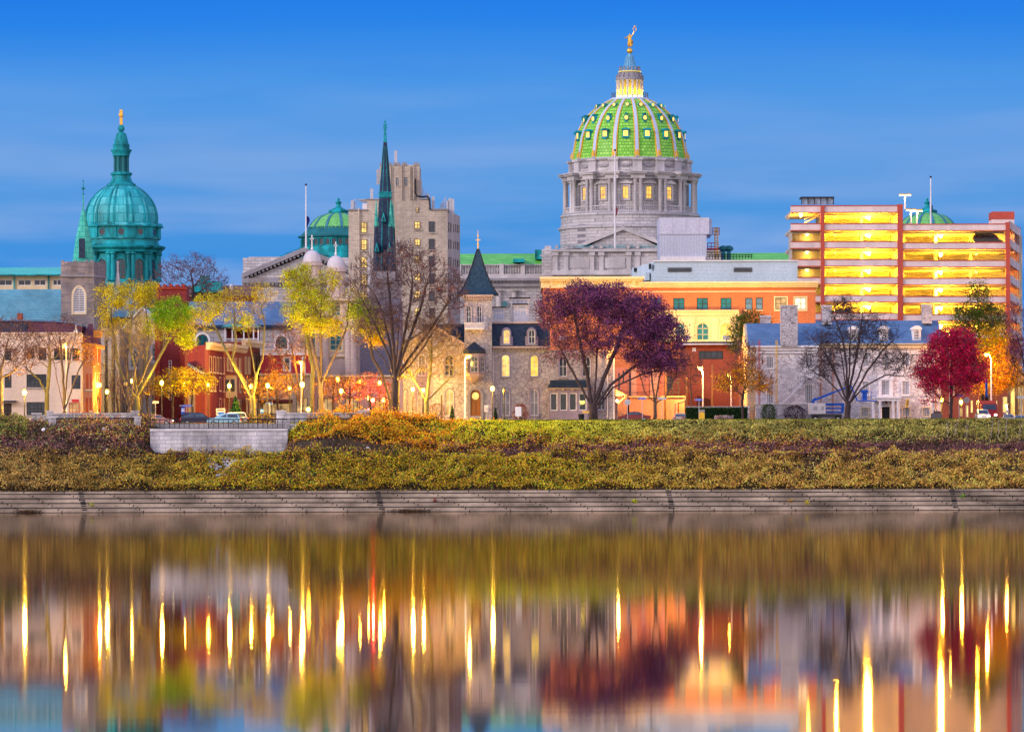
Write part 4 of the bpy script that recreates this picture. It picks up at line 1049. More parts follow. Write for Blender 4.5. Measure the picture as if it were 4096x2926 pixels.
m = MB(); a = P(1458, 812, 862); m.lathe([(.02, a.z), (1.2, a.z+.5), (1.3, a.z+.6)], a.x, 862, 12); E.box(m, 1449, 1468, 812, 840, 1, 2.5); m.build('dish_shelter', m_white, E.root)

# ------------------------------------------------------------------ dark gothic spire
Sp = Bld('slate_spire_church', 'tall dark slate church spire with green copper edges and corner pinnacles', 'church', 780.0, 1539, vr=900)
px = 780/F; sx, sy = Sp.root.location.x, 784.0
z = Sp.Z
def oct_tower(prof, name, mat, n=8): return MB().lathe([(max(.02, r*px/math.cos(PI/n)), z(v)) for r, v in prof], sx, sy, n, a0=PI/n).build(name, mat, Sp.root)
oct_tower([(39, 1130), (39, 1085), (25, 800), (24, 786)], 'spire', m_slate)
oct_tower([(25, 786), (27, 783), (25, 781), (25, 770), (28, 766), (23, 762)], 'spire_band', m_copper)
oct_tower([(23, 762), (8, 578), (7, 562)], 'spire', m_slate)
oct_tower([(7, 562), (5, 530), (6, 526), (4, 524), (3, 500), (1.5, 480), (1, 470)], 'spire_tip', m_copper)
m = MB()
for v, r in ((512, 6), (503, 8), (492, 7), (480, 4)): m.box(sx-r*px, sx+r*px, sy-.15, sy+.15, z(v+3), z(v-3)); m.box(sx-.15, sx+.15, sy-r*px, sy+r*px, z(v+3), z(v-3))
for k in range(8):
    t = PI/8 + 2*PI*k/8
    for (r0, v0), (r1, v1) in (((39, 1085), (25, 800)), ((23, 762), (8, 578))):
        c8 = math.cos(PI/8); m.tube([LF(sx, sy, t)(0, r0*px/c8, z(v0)), LF(sx, sy, t)(0, r1*px/c8, z(v1))], .05, 4)
m.build('spire_edge', m_copper, Sp.root)
for u in (1505, 1563, 1572):
    dyy = -3.4 if u != 1572 else 1
    c = P(u, 900, 784+dyy); k_ = px
    m = MB(); m.lathe([(8.5*k_, z(905)), (9*k_, z(900)), (7*k_, z(880)), (3.5*k_, z(832)), (3*k_, z(820)), (1*k_, z(796))], c.x, 784+dyy, 8)
    for v in (812, 820, 835): m.ball((c.x, 784+dyy, z(v)), 3*k_, 6, 4)
    m.build('pinnacle', m_spirecu, Sp.root)
    m = MB(); m.lathe([(15*k_, z(1120)), (14*k_, z(1080)), (8*k_, z(905))], c.x, 784+dyy, 8); m.build('pinnacle_base', m_slate, Sp.root)
for u in (1507, 1557, 1534):
    v0 = 1005 if u != 1534 else 885
    m = MB(); a = P(u, v0, 779.2); w = 9*px
    m.prism([(a.x-w, a.z), (a.x+w, a.z), (a.x, a.z+36*px)], 779.0, 783); m.build('gable_light', m_copper, Sp.root)
    m = MB(); m.prism([(a.x-w*.5, a.z+.1), (a.x+w*.5, a.z+.1), (a.x, a.z+20*px)], 778.9, 779.0); m.build('louvre', m_black, Sp.root)
m = MB(); Sp.box(m, 1490, 1580, 1085, 1130, -.5, 8); m.build('belfry', m_limedark, Sp.root)
m_lav = M_brick('lavender_grey_stone', (.30, .28, .36), (.24, .23, .31), (.18, .17, .22), .9, .4, .03, amt=.35)
Sp.facade(m_lav, 1425, 1600, 1195, None, 16, [], 'wall'); m = MB(); Sp.box(m, 1478, 1600, 1130, 1196, 0, 9); m.build('tower', m_limedark, Sp.root)
m = MB()
for u in (1480, 1596):
    c = P(u, 1040, 781); m.lathe([(9*px, z(1200)), (9*px, z(1050)), (12*px, z(1046)), (12*px, z(1036)), (4*px, z(1030)), (2*px, z(975)), (4*px, z(960)), (1*px, z(945))], c.x, 781, 8)
m.build('stone_pinnacle', m_limeplain, Sp.root)
m = MB(); m.prism([(Sp.X(1395), z(1315)), (Sp.X(1480), z(1315)), (Sp.X(1440), z(1195))], 779, 796); m.build('roof', m_slateblue, Sp.root)

# ------------------------------------------------------------------ orange brick office
m_brickor = M_brick('orange_brick', (.58, .17, .06), (.50, .14, .055), (.42, .20, .11), .4, .14, .012, amt=.18)
m_bandstone = M_plain('buff_cast_stone', (.72, .58, .34), .7, amt=.18)
m_buffblk = M_brick('buff_cast_block', (.72, .58, .32), (.68, .54, .30), (.50, .40, .24), 1.6, .8, .02, amt=.15)
m_metal = M_brick('pale_corrugated_metal', (.50, .62, .70), (.48, .60, .69), (.36, .46, .55), 60, .22, .05, .5, amt=.15)
O = Bld('orange_brick_office', 'orange brick office block with cream arched windows and a pale metal rooftop', 'building', 780.0, 2800, vr=1200)
sty('teal', m_glassteal, m_black, 0, 2, 2, None, None, .09); sty('bluegl', M_glass('blue_window_glass', (.10, .22, .36)), m_black, 0, 1, 2, None, m_bandstone, .09)
sty('half', m_litlow, m_black, 0, 2, 2, m_bandstone, m_bandstone, .09, .2); sty('bright', m_litw, m_black, 0, 2, 2, m_bandstone, m_bandstone, .09, .2)
ww = [(u0, u1, 1191, 1238, 'teal') for u0, u1 in ((2693, 2738), (2787, 2832), (2882, 2926), (2600, 2645), (2505, 2550), (2410, 2455))] + [(2981, 3010, 1191, 1238, 'bluegl'), (3023, 3051, 1191, 1238, 'bluegl'), (3101, 3146, 1191, 1238, 'half'), (3179, 3224, 1191, 1238, 'bright')]
O.facade(m_brickor, 2545, 3262, 1150, None, 30, ww[:3] + ww[3:4] + ww[6:])
O.facade(m_brickor, 2172, 2544.9, 1148, None, 30, ww[4:6])
m = MB()
for v0, v1, d in ((1127, 1134, 1.1), (1134, 1142, .8), (1142, 1150, .45)): O.box(m, 2556, 3268+ (d*6), v0, v1, -d, 20)
for v0, v1, d in ((1106, 1116, 1.5), (1116, 1124, 1.1), (1124, 1150, .4)): O.box(m, 2166-d*4, 2556 + d*14, v0, v1, -d-.3, 20)
for u in (2205, 2285, 2370, 2455, 2535): O.box(m, u-5, u+5, 1124, 1136, -1.2, -.4)
m.build('cornice', m_bandstone, O.root)
m = MB(); O.box(m, 2500, 3262, 1164, 1168, -.06, 0); O.box(m, 2600, 2952, 1241, 1247, -1.7, 0); O.box(m, 2600, 2955, 1247, 1256, -1.4, 0); O.box(m, 2600, 2972, 1256, 1262, -1.35, 0)
m.build('string_course', m_bandstone, O.root)
sty('archoff', m_glassteal, m_bandstone, 1, 2, 3, m_bandstone, m_bandstone, .12, .25); sty('archlit', m_lity, m_bandstone, 1, 2, 3, m_bandstone, m_bandstone, .12, .25)
Y0 = O.Y; O.Y = Y0-1.2
O.facade(m_buffblk, 2590, 2958, 1262, 1368, 1.1, [(2700, 2741, 1290, 1360, 'archoff'), (2786, 2835, 1290, 1360, 'archoff'), (2880, 2929, 1290, 1360, 'archlit'), (2610, 2655, 1290, 1360, 'archoff')], 'arcade_wall')
m = MB()
for u in (2763, 2858): m = MB(); O.box(m, u-16, u+16, 1273, 1293, -.15, -.005); O.box(m, u-13, u+13, 1293, 1366, -.1, -.005); m.build('pier_panel', m_bandstone, O.root)
O.Y = Y0
mt = MB(); x0, x1 = P(2625, 1080, 786).x, P(3190, 1080, 786).x
mt.box(x0, x1, 786, 806, P(2800, 1135, 786).z, P(2800, 1044, 786).z)
xq = P(2536, 1080, 786).x
mt.hexa([(xq, 796, P(2536, 1135, 786).z), (x0, 786, P(2536, 1135, 786).z), (x0, 806, P(2536, 1135, 786).z), (xq, 806, P(2536, 1135, 786).z), (xq, 796, P(2536, 1060, 786).z), (x0, 786, P(2600, 1044, 786).z), (x0, 806, P(2600, 1044, 786).z), (xq, 806, P(2536, 1060, 786).z)])
mt.build('rooftop_enclosure', m_metal, O.root)
m = MB(); m.box(x0-.5, x1+.2, 785.7, 806, P(2800, 1045, 786).z, P(2800, 1041, 786).z); m.build('roof_edge', m_white, O.root)
for u0, u1 in ((2671, 2766), (2935, 3008)):
    m = MB()
    for i in range(6): a, b = P(u0, 1087-i*3, 785.9), P(u1, 1085-i*3, 785.9); m.box(a.x, b.x, 785.85, 786, a.z, b.z)
    m.build('louvre', m_darkgrey, O.root)
m = MB(); a, b = P(2583, 1122, 789), P(2597, 1090, 789); m.box(a.x, b.x, 788, 792, a.z, b.z); m.build('roof_door', m_metal, O.root)
m = MB(); a = P(2600, 1066, 787.5); m.box(a.x-.2, a.x+.2, 786.5, 787.5, a.z-.4, a.z+.4); a = P(2541, 1078, 794); m.box(a.x-.2, a.x+.2, 794, 796, a.z-.3, a.z+.3); m.build('wall_lamp', m_black, O.root)
# floodlights on the low roof light the facade
def floodlight(u, v, Y, tgt, power, label):
    p = P(u, v, Y); r = empty('floodlight', label, 'floodlight', p, 'facade floodlights')
    d = (Vector(tgt)-p).normalized(); m = MB(); xx = Vector((1, 0, 0)) - d*d.x; xx.normalize(); yy = d.cross(xx)
    w = .55
    m.hexa([p+xx*a+yy*b+d*c for c in (-.18, 0) for a, b in ((-w, -.3), (w, -.3), (w, .3), (-w, .3))]); m.build('housing', m_white, r)
    m = MB(); m.poly([p+xx*a+yy*b+d*.01 for a, b in ((-w*.9, -.25), (w*.9, -.25), (w*.9, .25), (-w*.9, .25))]); m.build('lens', M_emit('flood_lens', (1, .8, .45), 3, 0) if 'flood_lens' not in bpy.data.materials else bpy.data.materials['flood_lens'], r)
    m = MB(); m.tube([p-d*.1, p-d*.1-Vector((0, 0, 1.4))], .06, 5); m.build('stand', m_darkgrey, r)
    spot('flood_beam', p+d*.1, tgt, power, (1, .56, .12), r, 115, .4)
fy = 766
for u, lb in ((2745, 'tilted white floodlight on the low roof beside the purple tree'), (2905, 'tilted white floodlight on the low roof before the lit arch'), (3080, 'white floodlight behind the stone house chimney'), (2480, 'white floodlight hidden behind the purple crown'), (2250, 'white floodlight low behind the mansion roof')):
    floodlight(u, 1350 if u < 2950 else 1300, fy, P(u+20, 1215, 780), 6000, lb)
m = MB()

# white panelled plant tower with ladder cage
W_ = Bld('white_panel_tower', 'pale grey panelled plant tower with a red and yellow ladder cage', 'building', 860.0, 2740, vr=950)
m_panel = M_brick('grey_panel', (.56, .57, .68), (.53, .55, .66), (.40, .42, .52), 2.3, 7.5, .04, .6, amt=.15, offset=0)
m_panel2 = M_brick('grey_ribbed_panel', (.50, .54, .66), (.48, .52, .64), (.42, .46, .57), .5, 40, .05, .6, amt=.12, offset=0)
m = MB(); W_.box(m, 2638, 2826, 936, 1300, 0, 14); m.build('wall', m_panel2, W_.root)
m = MB(); W_.box(m, 2637, 2836, 870, 937, -.15, 14.3); a, b = W_.X(2836), W_.X(2850); m.prism([(a, 859.85), (b, 862), (b, 874), (a, 874.3)], W_.Z(937), W_.Z(874), 'z'); m.build('upper_wall', m_panel, W_.root)
m = MB(); W_.box(m, 2640, 2822, 1026, 1042, -.2, 0); m.build('base_band', m_white, W_.root)
m_redp = M_plain('red_safety_paint', (.45, .03, .05), .5); m_yelp = M_plain('yellow_safety_paint', (.75, .45, .04), .5)
m = MB()
for v in (912, 925, 938): m.tube([P(2850, v, 866), P(2878, v, 866)], .07, 4)
for v in (972, 986, 998): m.tube([P(2830, v, 866), P(2873, v, 866)], .07, 4)
for u in (2851, 2864, 2877): m.tube([P(u, 911, 866), P(u, 940, 866)], .06, 4)
for u in (2830, 2845, 2860, 2873): m.tube([P(u, 971, 866), P(u, 1000, 866)], .06, 4)
a, b = P(2828, 1000, 866), P(2874, 994, 866); m.box(a.x, b.x, 864.5, 867, a.z, b.z)
m.build('platform_cage', m_redp, W_.root)
m = MB()
for u in (2859, 2871): m.tube([P(u, 1036, 865), P(u, 911, 865)], .08, 4)
for v in range(915, 1036, 7): m.tube([P(2859, v, 865), P(2871, v, 865)], .06, 4)
m.build('ladder', m_yelp, W_.root)
m = MB(); W_.box(m, 2824, 3160, 1036, 1300, 4, 24); m.build('annex', m_panel2, W_.root)
m = MB()
for v in (1018, 1026): m.tube([P(2826, v, 863.8), P(3010, v, 863.8)], .06, 4)
for u in range(2826, 3010, 12): m.tube([P(u, 1037, 863.8), P(u, 1017, 863.8)], .05, 4)
m.build('roof_railing', m_black, W_.root)
m = MB()
for u, w in ((2893, 12), (2915, 10)): a = P(u, 1030, 872); m.box(a.x-w*.03, a.x+w*.03, 871, 873, a.z-1, a.z+1.1); m.lathe([(.5, a.z+1.1), (.85, a.z+1.4), (.8, a.z+1.8), (.3, a.z+2.1)], a.x, 872, 10)
m.build('roof_fan', m_copperdark, W_.root)

# ------------------------------------------------------------------ parking garage
m_conc = M_plain('pink_concrete', (.74, .60, .57), .85, amt=.28, scale=.3)
m_conci = M_plain('garage_concrete', (.50, .46, .40), .85, amt=.2)
m_gred = M_plain('brick_red_trim', (.48, .085, .055), .7, amt=.2)
Gr = Bld('parking_garage', 'open multi-storey parking garage with red trim and glowing yellow decks', 'parking garage', 830.0, 3600, vr=1050)
gp = 830/F; dep = 17.0
def deck_bay(name, u0, u1, tops, ph, d=0.0, slab_to=None):
    mw, mr, ms_ = MB(), MB(), MB()
    for v in tops:
        Gr.box(mw, u0, u1, v+4, v+ph-4, d, d+.25); Gr.box(mr, u0, u1, v, v+4, d-.06, d+.32); Gr.box(mr, u0, u1, v+ph-4, v+ph, d-.06, d+.32)
        x0, x1 = Gr.X(u0), Gr.X(u1); zt = Gr.Z(v+ph-9)
        ms_.box(x0, x1, 830+d+.33, 830+dep, zt-.35, zt)
        for i in range(1, 6): ms_.box(x0, x1, 830+d+i*2.8, 830+d+i*2.8+.35, zt-.65, zt-.36)
    if name == 'centre':
        for v in tops: zt = Gr.Z(v+ph-9); ms_.prism([(Gr.X(4023)+.01, 830.9), (Gr.X(4040)-.3, 830.9), (P(4080, 1000, 846.9).x-.5, 846.9), (Gr.X(4023)+.01, 846.9)], zt-.35, zt, 'z')
    mw.build('parapet', m_conc, Gr.root); mr.build('parapet_trim', m_gred, Gr.root); ms_.build('deck', m_conci, Gr.root)
PL = 71.55
LT = [820 + PL*i for i in range(7)]; RT = [895 + PL*i for i in range(7)]
RT = [895, 968.5, 1040, 1111, 1183.5, 1255.5, 1327]
deck_bay('left', 3298, 3590, LT, 31); deck_bay('centre', 3612, 4023, RT, 30)
deck_bay('stair', 3163, 3283, LT, 31)
m = MB()
for u0, u1, v in ((3283, 3298, 820), (3590, 3611.5, 817), (4023, 4040, 890)): Gr.box(m, u0, u1, v, 1700, -.3, .6)
m.build('column', m_gred, Gr.root)
m = MB(); x0, x1 = Gr.X(3163), Gr.X(4040)
m.box(Gr.X(3298), Gr.X(3590), 830+dep, 830+dep+.3, GZ, Gr.Z(848)); m.box(Gr.X(3590), P(4086, 1000, 848).x, 830+dep, 830+dep+.3, GZ, Gr.Z(922))
m.box(Gr.X(3591), Gr.X(3596), 831, 830+dep, GZ, Gr.Z(822)); m.box(Gr.X(3288), Gr.X(3291), 831.2, 830+dep, GZ, Gr.Z(850))
m.box(Gr.X(3163), Gr.X(3290), 836, 836.3, GZ, Gr.Z(930)); m.box(Gr.X(3163)+.1, Gr.X(3163)+.3, 831, 836, GZ, Gr.Z(930))
m.build('inner_wall', m_conci, Gr.root)
m = MB()
for u in (3310, 3460, 3630, 3760, 3900):
    m.box(Gr.X(u)-.25, Gr.X(u)+.25, 838, 838.5, GZ, Gr.Z(850 if u < 3600 else 925))
m.build('inner_column', m_conci, Gr.root)
m = MB(); x2 = P(4083, 1000, 850).x
for v in [870 + 12 + PL*i for i in range(8)]:
    for a0, a1, zz in ((0, .5, 0), (.5, 1, .0)):
        ya, yb = 830.6+19*a0, 830.6+19*a1; xa, xb = Gr.X(4040)+.02+(x2-Gr.X(4040))*a0, Gr.X(4040)+.02+(x2-Gr.X(4040))*a1
        za, zb_ = Gr.Z(v+a0*14), Gr.Z(v+a1*14) - .0
        m.hexa([(xa, ya, za-1.3), (xb, yb, zb_-1.3), (xb-.4, yb, zb_-1.3), (xa-.4, ya, za-1.3), (xa, ya, za), (xb, yb, zb_), (xb-.4, yb, zb_), (xa-.4, ya, za)])
m.build('side_parapet', m_conc, Gr.root)
m = MB()
for i in range(7):
    q = i/6; xa = Gr.X(4040)+(x2-Gr.X(4040))*q; m.box(xa-.12, xa-.02, 830.6+19*q, 830.9+19*q, GZ, Gr.Z(885))
m.build('side_mullion', m_gred, Gr.root)
m = MB()
for i in range(3):
    q0, q1 = i/3+.05, (i+1)/3-.05
# ceiling lamps
m_glamp = M_emit('deck_lamp', (1, .72, .22), 14, 0)
SOD = (1, .50, .02)
def deck_lamp(u, v, d, on=True, power=6000):
    p = P(u, v, 830+d); o = MB(); o.ball(p, .26, 8, 6); o.box(p.x-.3, p.x+.3, p.y-.3, p.y+.3, p.z+.24, p.z+.34)
    o.build('ceiling_lamp', m_glamp if on else m_conci, Gr.root, True)
    point_light('deck_light', p + Vector((0, -.1, -.8)), power, SOD, Gr.root, .25)
for i, v in enumerate(LT[:6]):
    for j, (du, d) in enumerate(((0, 9), (9, 6), (19, 2.5))):
        if j == 0: deck_lamp(3340, v+44, 4, False, 2400)  # unlit-looking fixture; its light is added to even out the deck
        deck_lamp(3457+du, v+ph_ if False else v+43+du*.55, d)
for i, v in enumerate(RT[:6]):
    for j, (u, d) in enumerate(((3756, 7), (3763, 3))):
        if i == 1 and j == 0: continue
        deck_lamp(u, v+46+j*6, d, power=8000)
    deck_lamp(3905, v+44, 4, False, 4600)  # light added at a fixture that shows no glow, to fill the deck
deck_lamp(3203, 862, 1.5, power=1500)
for v in LT[1:6]: deck_lamp(3228, v+45, 5.2, True, 110)
m = MB()
for i in range(10): a, b = P(3219+i*7, 892-i*3.6, 832), P(3226+i*7, 888-i*3.6, 832); m.box(a.x, b.x, 831.6, 833, a.z, b.z)
m.tube([P(3219, 878, 831.6), P(3283, 846, 831.6)], .06, 4); m.build('stair_flight', m_cream, Gr.root)
m = MB(); a, b = P(3207, 818, 833), P(3334, 791, 833)
for i in range(6): xx = a.x+(b.x-a.x)*i/5; m.box(xx-.07, xx+.07, 833, 833.14, a.z, b.z)
m.box(a.x-.15, b.x+.15, 832.8, 838, b.z, b.z+.18); m.build('shelter_frame', m_black, Gr.root)
MB().box(a.x, b.x, 833.3, 833.4, a.z, b.z-.01).build('shelter_glass', M_glass('sky_glass', (.25, .35, .5), .15), Gr.root)
m = MB(); a, b = P(3969, 893, 840), P(4057, 846, 840); m.box(a.x, b.x, 840, 846, a.z-5, (a.z+b.z)/2-.3); m.build('stair_head', m_conc, Gr.root)
m = MB(); m.box(a.x-.02, b.x+.02, 839.9, 846.1, (a.z+b.z)/2-.3, b.z); m.build('stair_head_top', m_gred, Gr.root)
def roof_light(u, v0, v1, w, label):
    a, b = P(u, v1, 838), P(u, v0, 838); r = empty('roof_lamp', label, 'lamp post', a, 'lamp posts on the garage roof')
    MB().tube([a, b], [.16, .1], 6).build('pole', m_white, r)
    m = MB()
    for s in (-1, 1): m.box(b.x + s*w*gp-.45, b.x+s*w*gp+.45, 837.7, 838.3, b.z, b.z+.22)
    m.tube([(b.x-w*gp, 838, b.z), (b.x+w*gp, 838, b.z)], .06, 4); hd = m.build('lamp_head', m_yelp, r)
    m = MB()
    for s in (-1, 1): m.box(b.x + s*w*gp-.42, b.x+s*w*gp+.42, 837.66, 838.2, b.z-.12, b.z-.005)
    m.build('lens', M_emit('roof_lamp_lens', (1, .8, .25), 8, 0) if 'roof_lamp_lens' not in bpy.data.materials else bpy.data.materials['roof_lamp_lens'], hd)
    point_light('roof_light', (b.x, 837.9, b.z-.5), 500, (1, .7, .2), r, .2)
roof_light(3620, 780, 836, 13, 'tallest twin-headed lamp post on the garage roof, at the deck edge')
roof_light(3644, 840, 898, 9, 'short twin-headed lamp post on the garage roof, beside the tall one')
roof_light(3668, 843, 898, 11, 'short twin-headed lamp post on the garage roof, before the green dome')
# cars on the decks
# ------------------------------------------------------------------ stone mansion with the turret
m_flag = M_rubble('irregular_grey_stone', (.50, .46, .47), (.36, .33, .36), (.20, .18, .20), 1.7, 1.0, .04, amt=.25)
m_trim = M_plain('mauve_trim', (.30, .25, .33), .6, amt=.2)
m_corn = M_plain('tan_cornice', (.50, .38, .34), .65, amt=.2)
M = Bld('turreted_stone_mansion', 'grey stone mansion with a flared slate turret, mansard roof and arched windows', 'mansion', 700.0, 2000, vr=1450)
sty('mlit', m_lity, m_white, 1, 2, 2, m_trim, m_limedark, .09, .17); sty('mdark', m_glass, m_white, 1, 2, 2, m_trim, m_limedark, .09, .17)
sty('mhalf', m_lit, m_white, 1, 2, 2, m_trim, m_limedark, .09, .17); sty('mpale', M_glass('curtained_window', (.22, .22, .28)), m_white, 1, 2, 2, m_trim, m_limedark, .09, .17)
sty('mdim', m_litlow, m_white, 1, 2, 2, m_trim, m_limedark, .09, .17)
sty('mslim', m_glass, m_white, 1, 2, 3, m_trim, None, .07, .12)
M.facade(m_flag, 1968, 2196, 1392, None, 12, [(2006, 2039, 1418, 1506, 'mhalf'), (2121, 2153, 1420, 1505, 'mlit'), (2006, 2039, 1557, 1662, 'mpale'), (2121, 2153, 1557, 1662, 'mpale')])
M.facade(m_flag, 1612, 1871, 1380, None, 12, [(1779, 1814, 1416, 1502, 'mdark'), (1779, 1814, 1556, 1662, 'mdim'), (1668, 1700, 1556, 1662, 'mdim'), (1672, 1702, 1416, 1502, 'mpale'), (1615, 1629, 1560, 1655, 'mdim')])
M.facade(m_flag, 2196.1, 2455, 1400, None, 10, [(2236, 2268, 1425, 1506, 'mdark'), (2330, 2362, 1425, 1506, 'mdark'), (2390, 2420, 1560, 1640, 'mdark')])
Y0 = M.Y; M.Y = Y0-1.4
doorst = dict(g=M_plain('oak_door', (.28, .11, .03), .45, amt=.3), f=M_plain('oak_frame', (.20, .08, .025), .5), arch=1, cols=2, rows=1, sur=m_limedark, sill=None, fw=.12, sw=.38); STY['mdoor'] = doorst
M.facade(m_flag, 1858, 1968, 1183, None, 5.0, [(1866, 1886, 1223, 1290, 'mslim'), (1908, 1928, 1223, 1290, 'mslim')], 'tower', winname='window')
W = lambda s, z, d: (s, M.Y - .02 - .16 + d, z)
dd = window(M.root, W, M.X(1881), M.X(1922), M.Z(1662), M.Z(1558), 'mdoor', 'door')
m = MB(); cdoor = ((M.X(1881)+M.X(1922))/2, M.Z(1583)); m.poly([(cdoor[0]+.5*math.cos(a), M.Y-.10, cdoor[1]+.52*math.sin(a)) for a in [2*PI*i/16 for i in range(16)]]); m.build('fanlight', m_lit, dd)
# flared roof of the turret
xc, yc = (M.X(1858)+M.X(1968))/2, M.Y+2.0; k_ = 700/F
pr = [(81, 1178), (74, 1170), (60, 1150), (47, 1122), (35, 1092), (25, 1062), (16, 1032), (9, 1010), (3, 992)]
m = MB(); vs_ = []
for r, v in pr:
    hw, hd = r*k_, (r-8 if r > 20 else r*.8)*k_*1.0
    vs_.append([(xc-hw, yc-hd, M.Z(v)), (xc+hw, yc-hd, M.Z(v)), (xc+hw, yc+hd, M.Z(v)), (xc-hw, yc+hd, M.Z(v))])
m.add([p for r in vs_ for p in r], [(i*4+j, i*4+(j+1) % 4, (i+1)*4+(j+1) % 4, (i+1)*4+j) for i in range(len(vs_)-1) for j in range(4)] + [(0, 3, 2, 1)])
m_slateteal2 = M_brick('blue_green_slate', (.018, .05, .085), (.035, .08, .12), (.01, .025, .04), .38, .26, .03, .5, amt=.3)
rf = m.build('turret_roof', m_slateteal2, M.root)
m = MB()
for j in range(4): m.tube([vs_[i][j] for i in range(len(vs_))], .09, 5)
m.build('roof_ridge', m_black, rf)
m = MB(); zt = M.Z(992)
m.tube([(xc, yc, zt-.3), (xc, yc, M.Z(918))], [.1, .03], 5); m.box(xc-.35, xc+.35, yc-.03, yc+.03, M.Z(958), M.Z(955)); m.ball((xc, yc, M.Z(975)), .16, 8, 6); m.ball((xc, yc, M.Z(940)), .12, 8, 6); m.build('weathervane', m_gold, rf)
m = MB(); M.box(m, 1852, 1974, 1178, 1186, -.5, 5.3)
for i in range(13): M.box(m, 1856+i*9, 1861+i*9, 1186, 1198, -.35, 0)
m.build('turret_cornice', m_corn, M.root)
m = MB(); M.box(m, 1860, 1938, 1310, 1318, -1.1, 0); M.box(m, 1858, 1940, 1291, 1294, -1.1, -.9)
for i in range(27): M.box(m, 1859+i*3, 1860.6+i*3, 1294, 1310, -1.05, -.95)
m.build('balcony', m_white, M.root)
# oriel bay over the door
Yb = M.Y-1.2
f3 = [(P(1857, 1450, M.Y).x, M.Y), (P(1878, 1450, Yb).x, Yb), (P(1916, 1450, Yb).x, Yb), (P(1938, 1450, M.Y).x, M.Y)]
m = MB(); m.prism(f3, M.Z(1505), M.Z(1410), 'z')
q = [(xq_, yq_-.0) for xq_, yq_ in f3]; ctr = ((f3[0][0]+f3[3][0])/2, M.Y)
for i in range(3):
    a, b = f3[i], f3[i+1]; c = (ctr[0], M.Y-.3)
    m.add([(*a, M.Z(1505)), (*b, M.Z(1505)), (c[0]+.25, c[1], M.Z(1532)), (c[0]-.25, c[1], M.Z(1532))], [(0, 1, 2, 3)])
orl = m.build('oriel', m_corn, M.root)
m = MB()
for i in range(3):
    a, b = f3[i], f3[i+1]; g_ = 1.12
    aa = (ctr[0]+(a[0]-ctr[0])*g_, M.Y+(a[1]-M.Y)*g_); bb = (ctr[0]+(b[0]-ctr[0])*g_, M.Y+(b[1]-M.Y)*g_)
    m.add([(*aa, M.Z(1400)), (*bb, M.Z(1400)), (ctr[0]+.1, M.Y-.1, M.Z(1368)), (ctr[0]-.1, M.Y-.1, M.Z(1368))], [(0, 1, 2, 3)])
    m.add([(*aa, M.Z(1412)), (*bb, M.Z(1412)), (*bb, M.Z(1400)), (*aa, M.Z(1400))], [(0, 1, 2, 3)])
    m.add([(*aa, M.Z(1412)), (*bb, M.Z(1412)), (*b, M.Z(1414)), (*a, M.Z(1414))], [(0, 3, 2, 1)])
m.build('oriel_roof', m_slate, orl)
for (a, b) in zip(f3[:-1], f3[1:]):
    ln = math.hypot(b[0]-a[0], b[1]-a[1]); dx, dy = (b[0]-a[0])/ln, (b[1]-a[1])/ln
    W = lambda s, z, d, a=a, dx=dx, dy=dy: (a[0]+dx*s - dy*(d-.17), a[1]+dy*s + dx*(d-.17), z)
    window(orl, W, .14, ln-.14, M.Z(1488), M.Z(1424), 'mslim')
M.Y = Y0
# mansard roofs
def mansard(u0, u1, vt, vb, d0, d1, inset, name='mansard_roof'):
    x0, x1 = M.X(u0), M.X(u1); i_ = inset
    m = MB(); m.hexa([(x0, Y0+d0, M.Z(vb)), (x1, Y0+d0, M.Z(vb)), (x1, Y0+d1, M.Z(vb)), (x0, Y0+d1, M.Z(vb)), (x0+.0, Y0+d0+i_, M.Z(vt)), (x1, Y0+d0+i_, M.Z(vt)), (x1, Y0+d1-i_, M.Z(vt)), (x0, Y0+d1-i_, M.Z(vt))])
    return m.build(name, m_slate, M.root)
mansard(1968.5, 2200, 1292, 1386, -.2, 12, .9)
m = MB(); M.box(m, 1968.5, 2204, 1385, 1392, -.75, 0); M.box(m, 1968.5, 2200, 1286, 1293, .45, 11.3)
for i in range(18): M.box(m, 1971+i*13, 1976+i*13, 1392, 1400, -.55, -.01)
m.build('eaves', m_corn, M.root)
for u, s_ in ((2026, 'mhalf'), (2127, 'mdark')):
    m = MB(); M.box(m, u-20, u+20, 1330, 1378, -.25, 1)
    m.prism([(M.X(u)+20*k_*math.cos(a), M.Z(1331)+20*k_*math.sin(a)*1.1) for a in [PI*i/10 for i in range(11)]], Y0-.25, Y0+1)
    M.box(m, u-25, u+25, 1376, 1382, -.5, .5); M.box(m, u-26, u-19, 1345, 1378, -.15, .5); M.box(m, u+19, u+26, 1345, 1378, -.15, .5)
    dm = m.build('dormer', m_trim, M.root)
    W = lambda s, z, d: (s, Y0-.25-.2+d, z)
    window(dm, W, M.X(u-13), M.X(u+13), M.Z(1375), M.Z(1318), s_)
M.gable_y('gable_roof', m_slate, 1605, 1874, 1303, 1381, -.4, 12, um=1739)
m = MB(); xg = [M.X(1614), M.X(1739), M.X(1870)]
m.prism([(xg[0], M.Z(1382)), (xg[2], M.Z(1382)), (xg[1], M.Z(1307))], Y0, Y0+11.5); m.build('gable_wall', m_flag, M.root)
m = MB()
for a, b in ((0, 1), (1, 2)):
    xa_, xb_ = xg[a], xg[b]; za_, zb2 = (M.Z(1388), M.Z(1309)) if a == 0 else (M.Z(1309), M.Z(1388))
    m.prism([(xa_, za_-.05), (xb_, zb2-.05), (xb_, zb2+.32), (xa_, za_+.32)], Y0-.5, Y0-.01)
m.build('bargeboard', m_corn, M.root)
M.bx('mansard_side', m_slate, 1690, 1866, 1290, 1384, 5, 11)
W = lambda s, z, d: (s, Y0-.2+d, z)
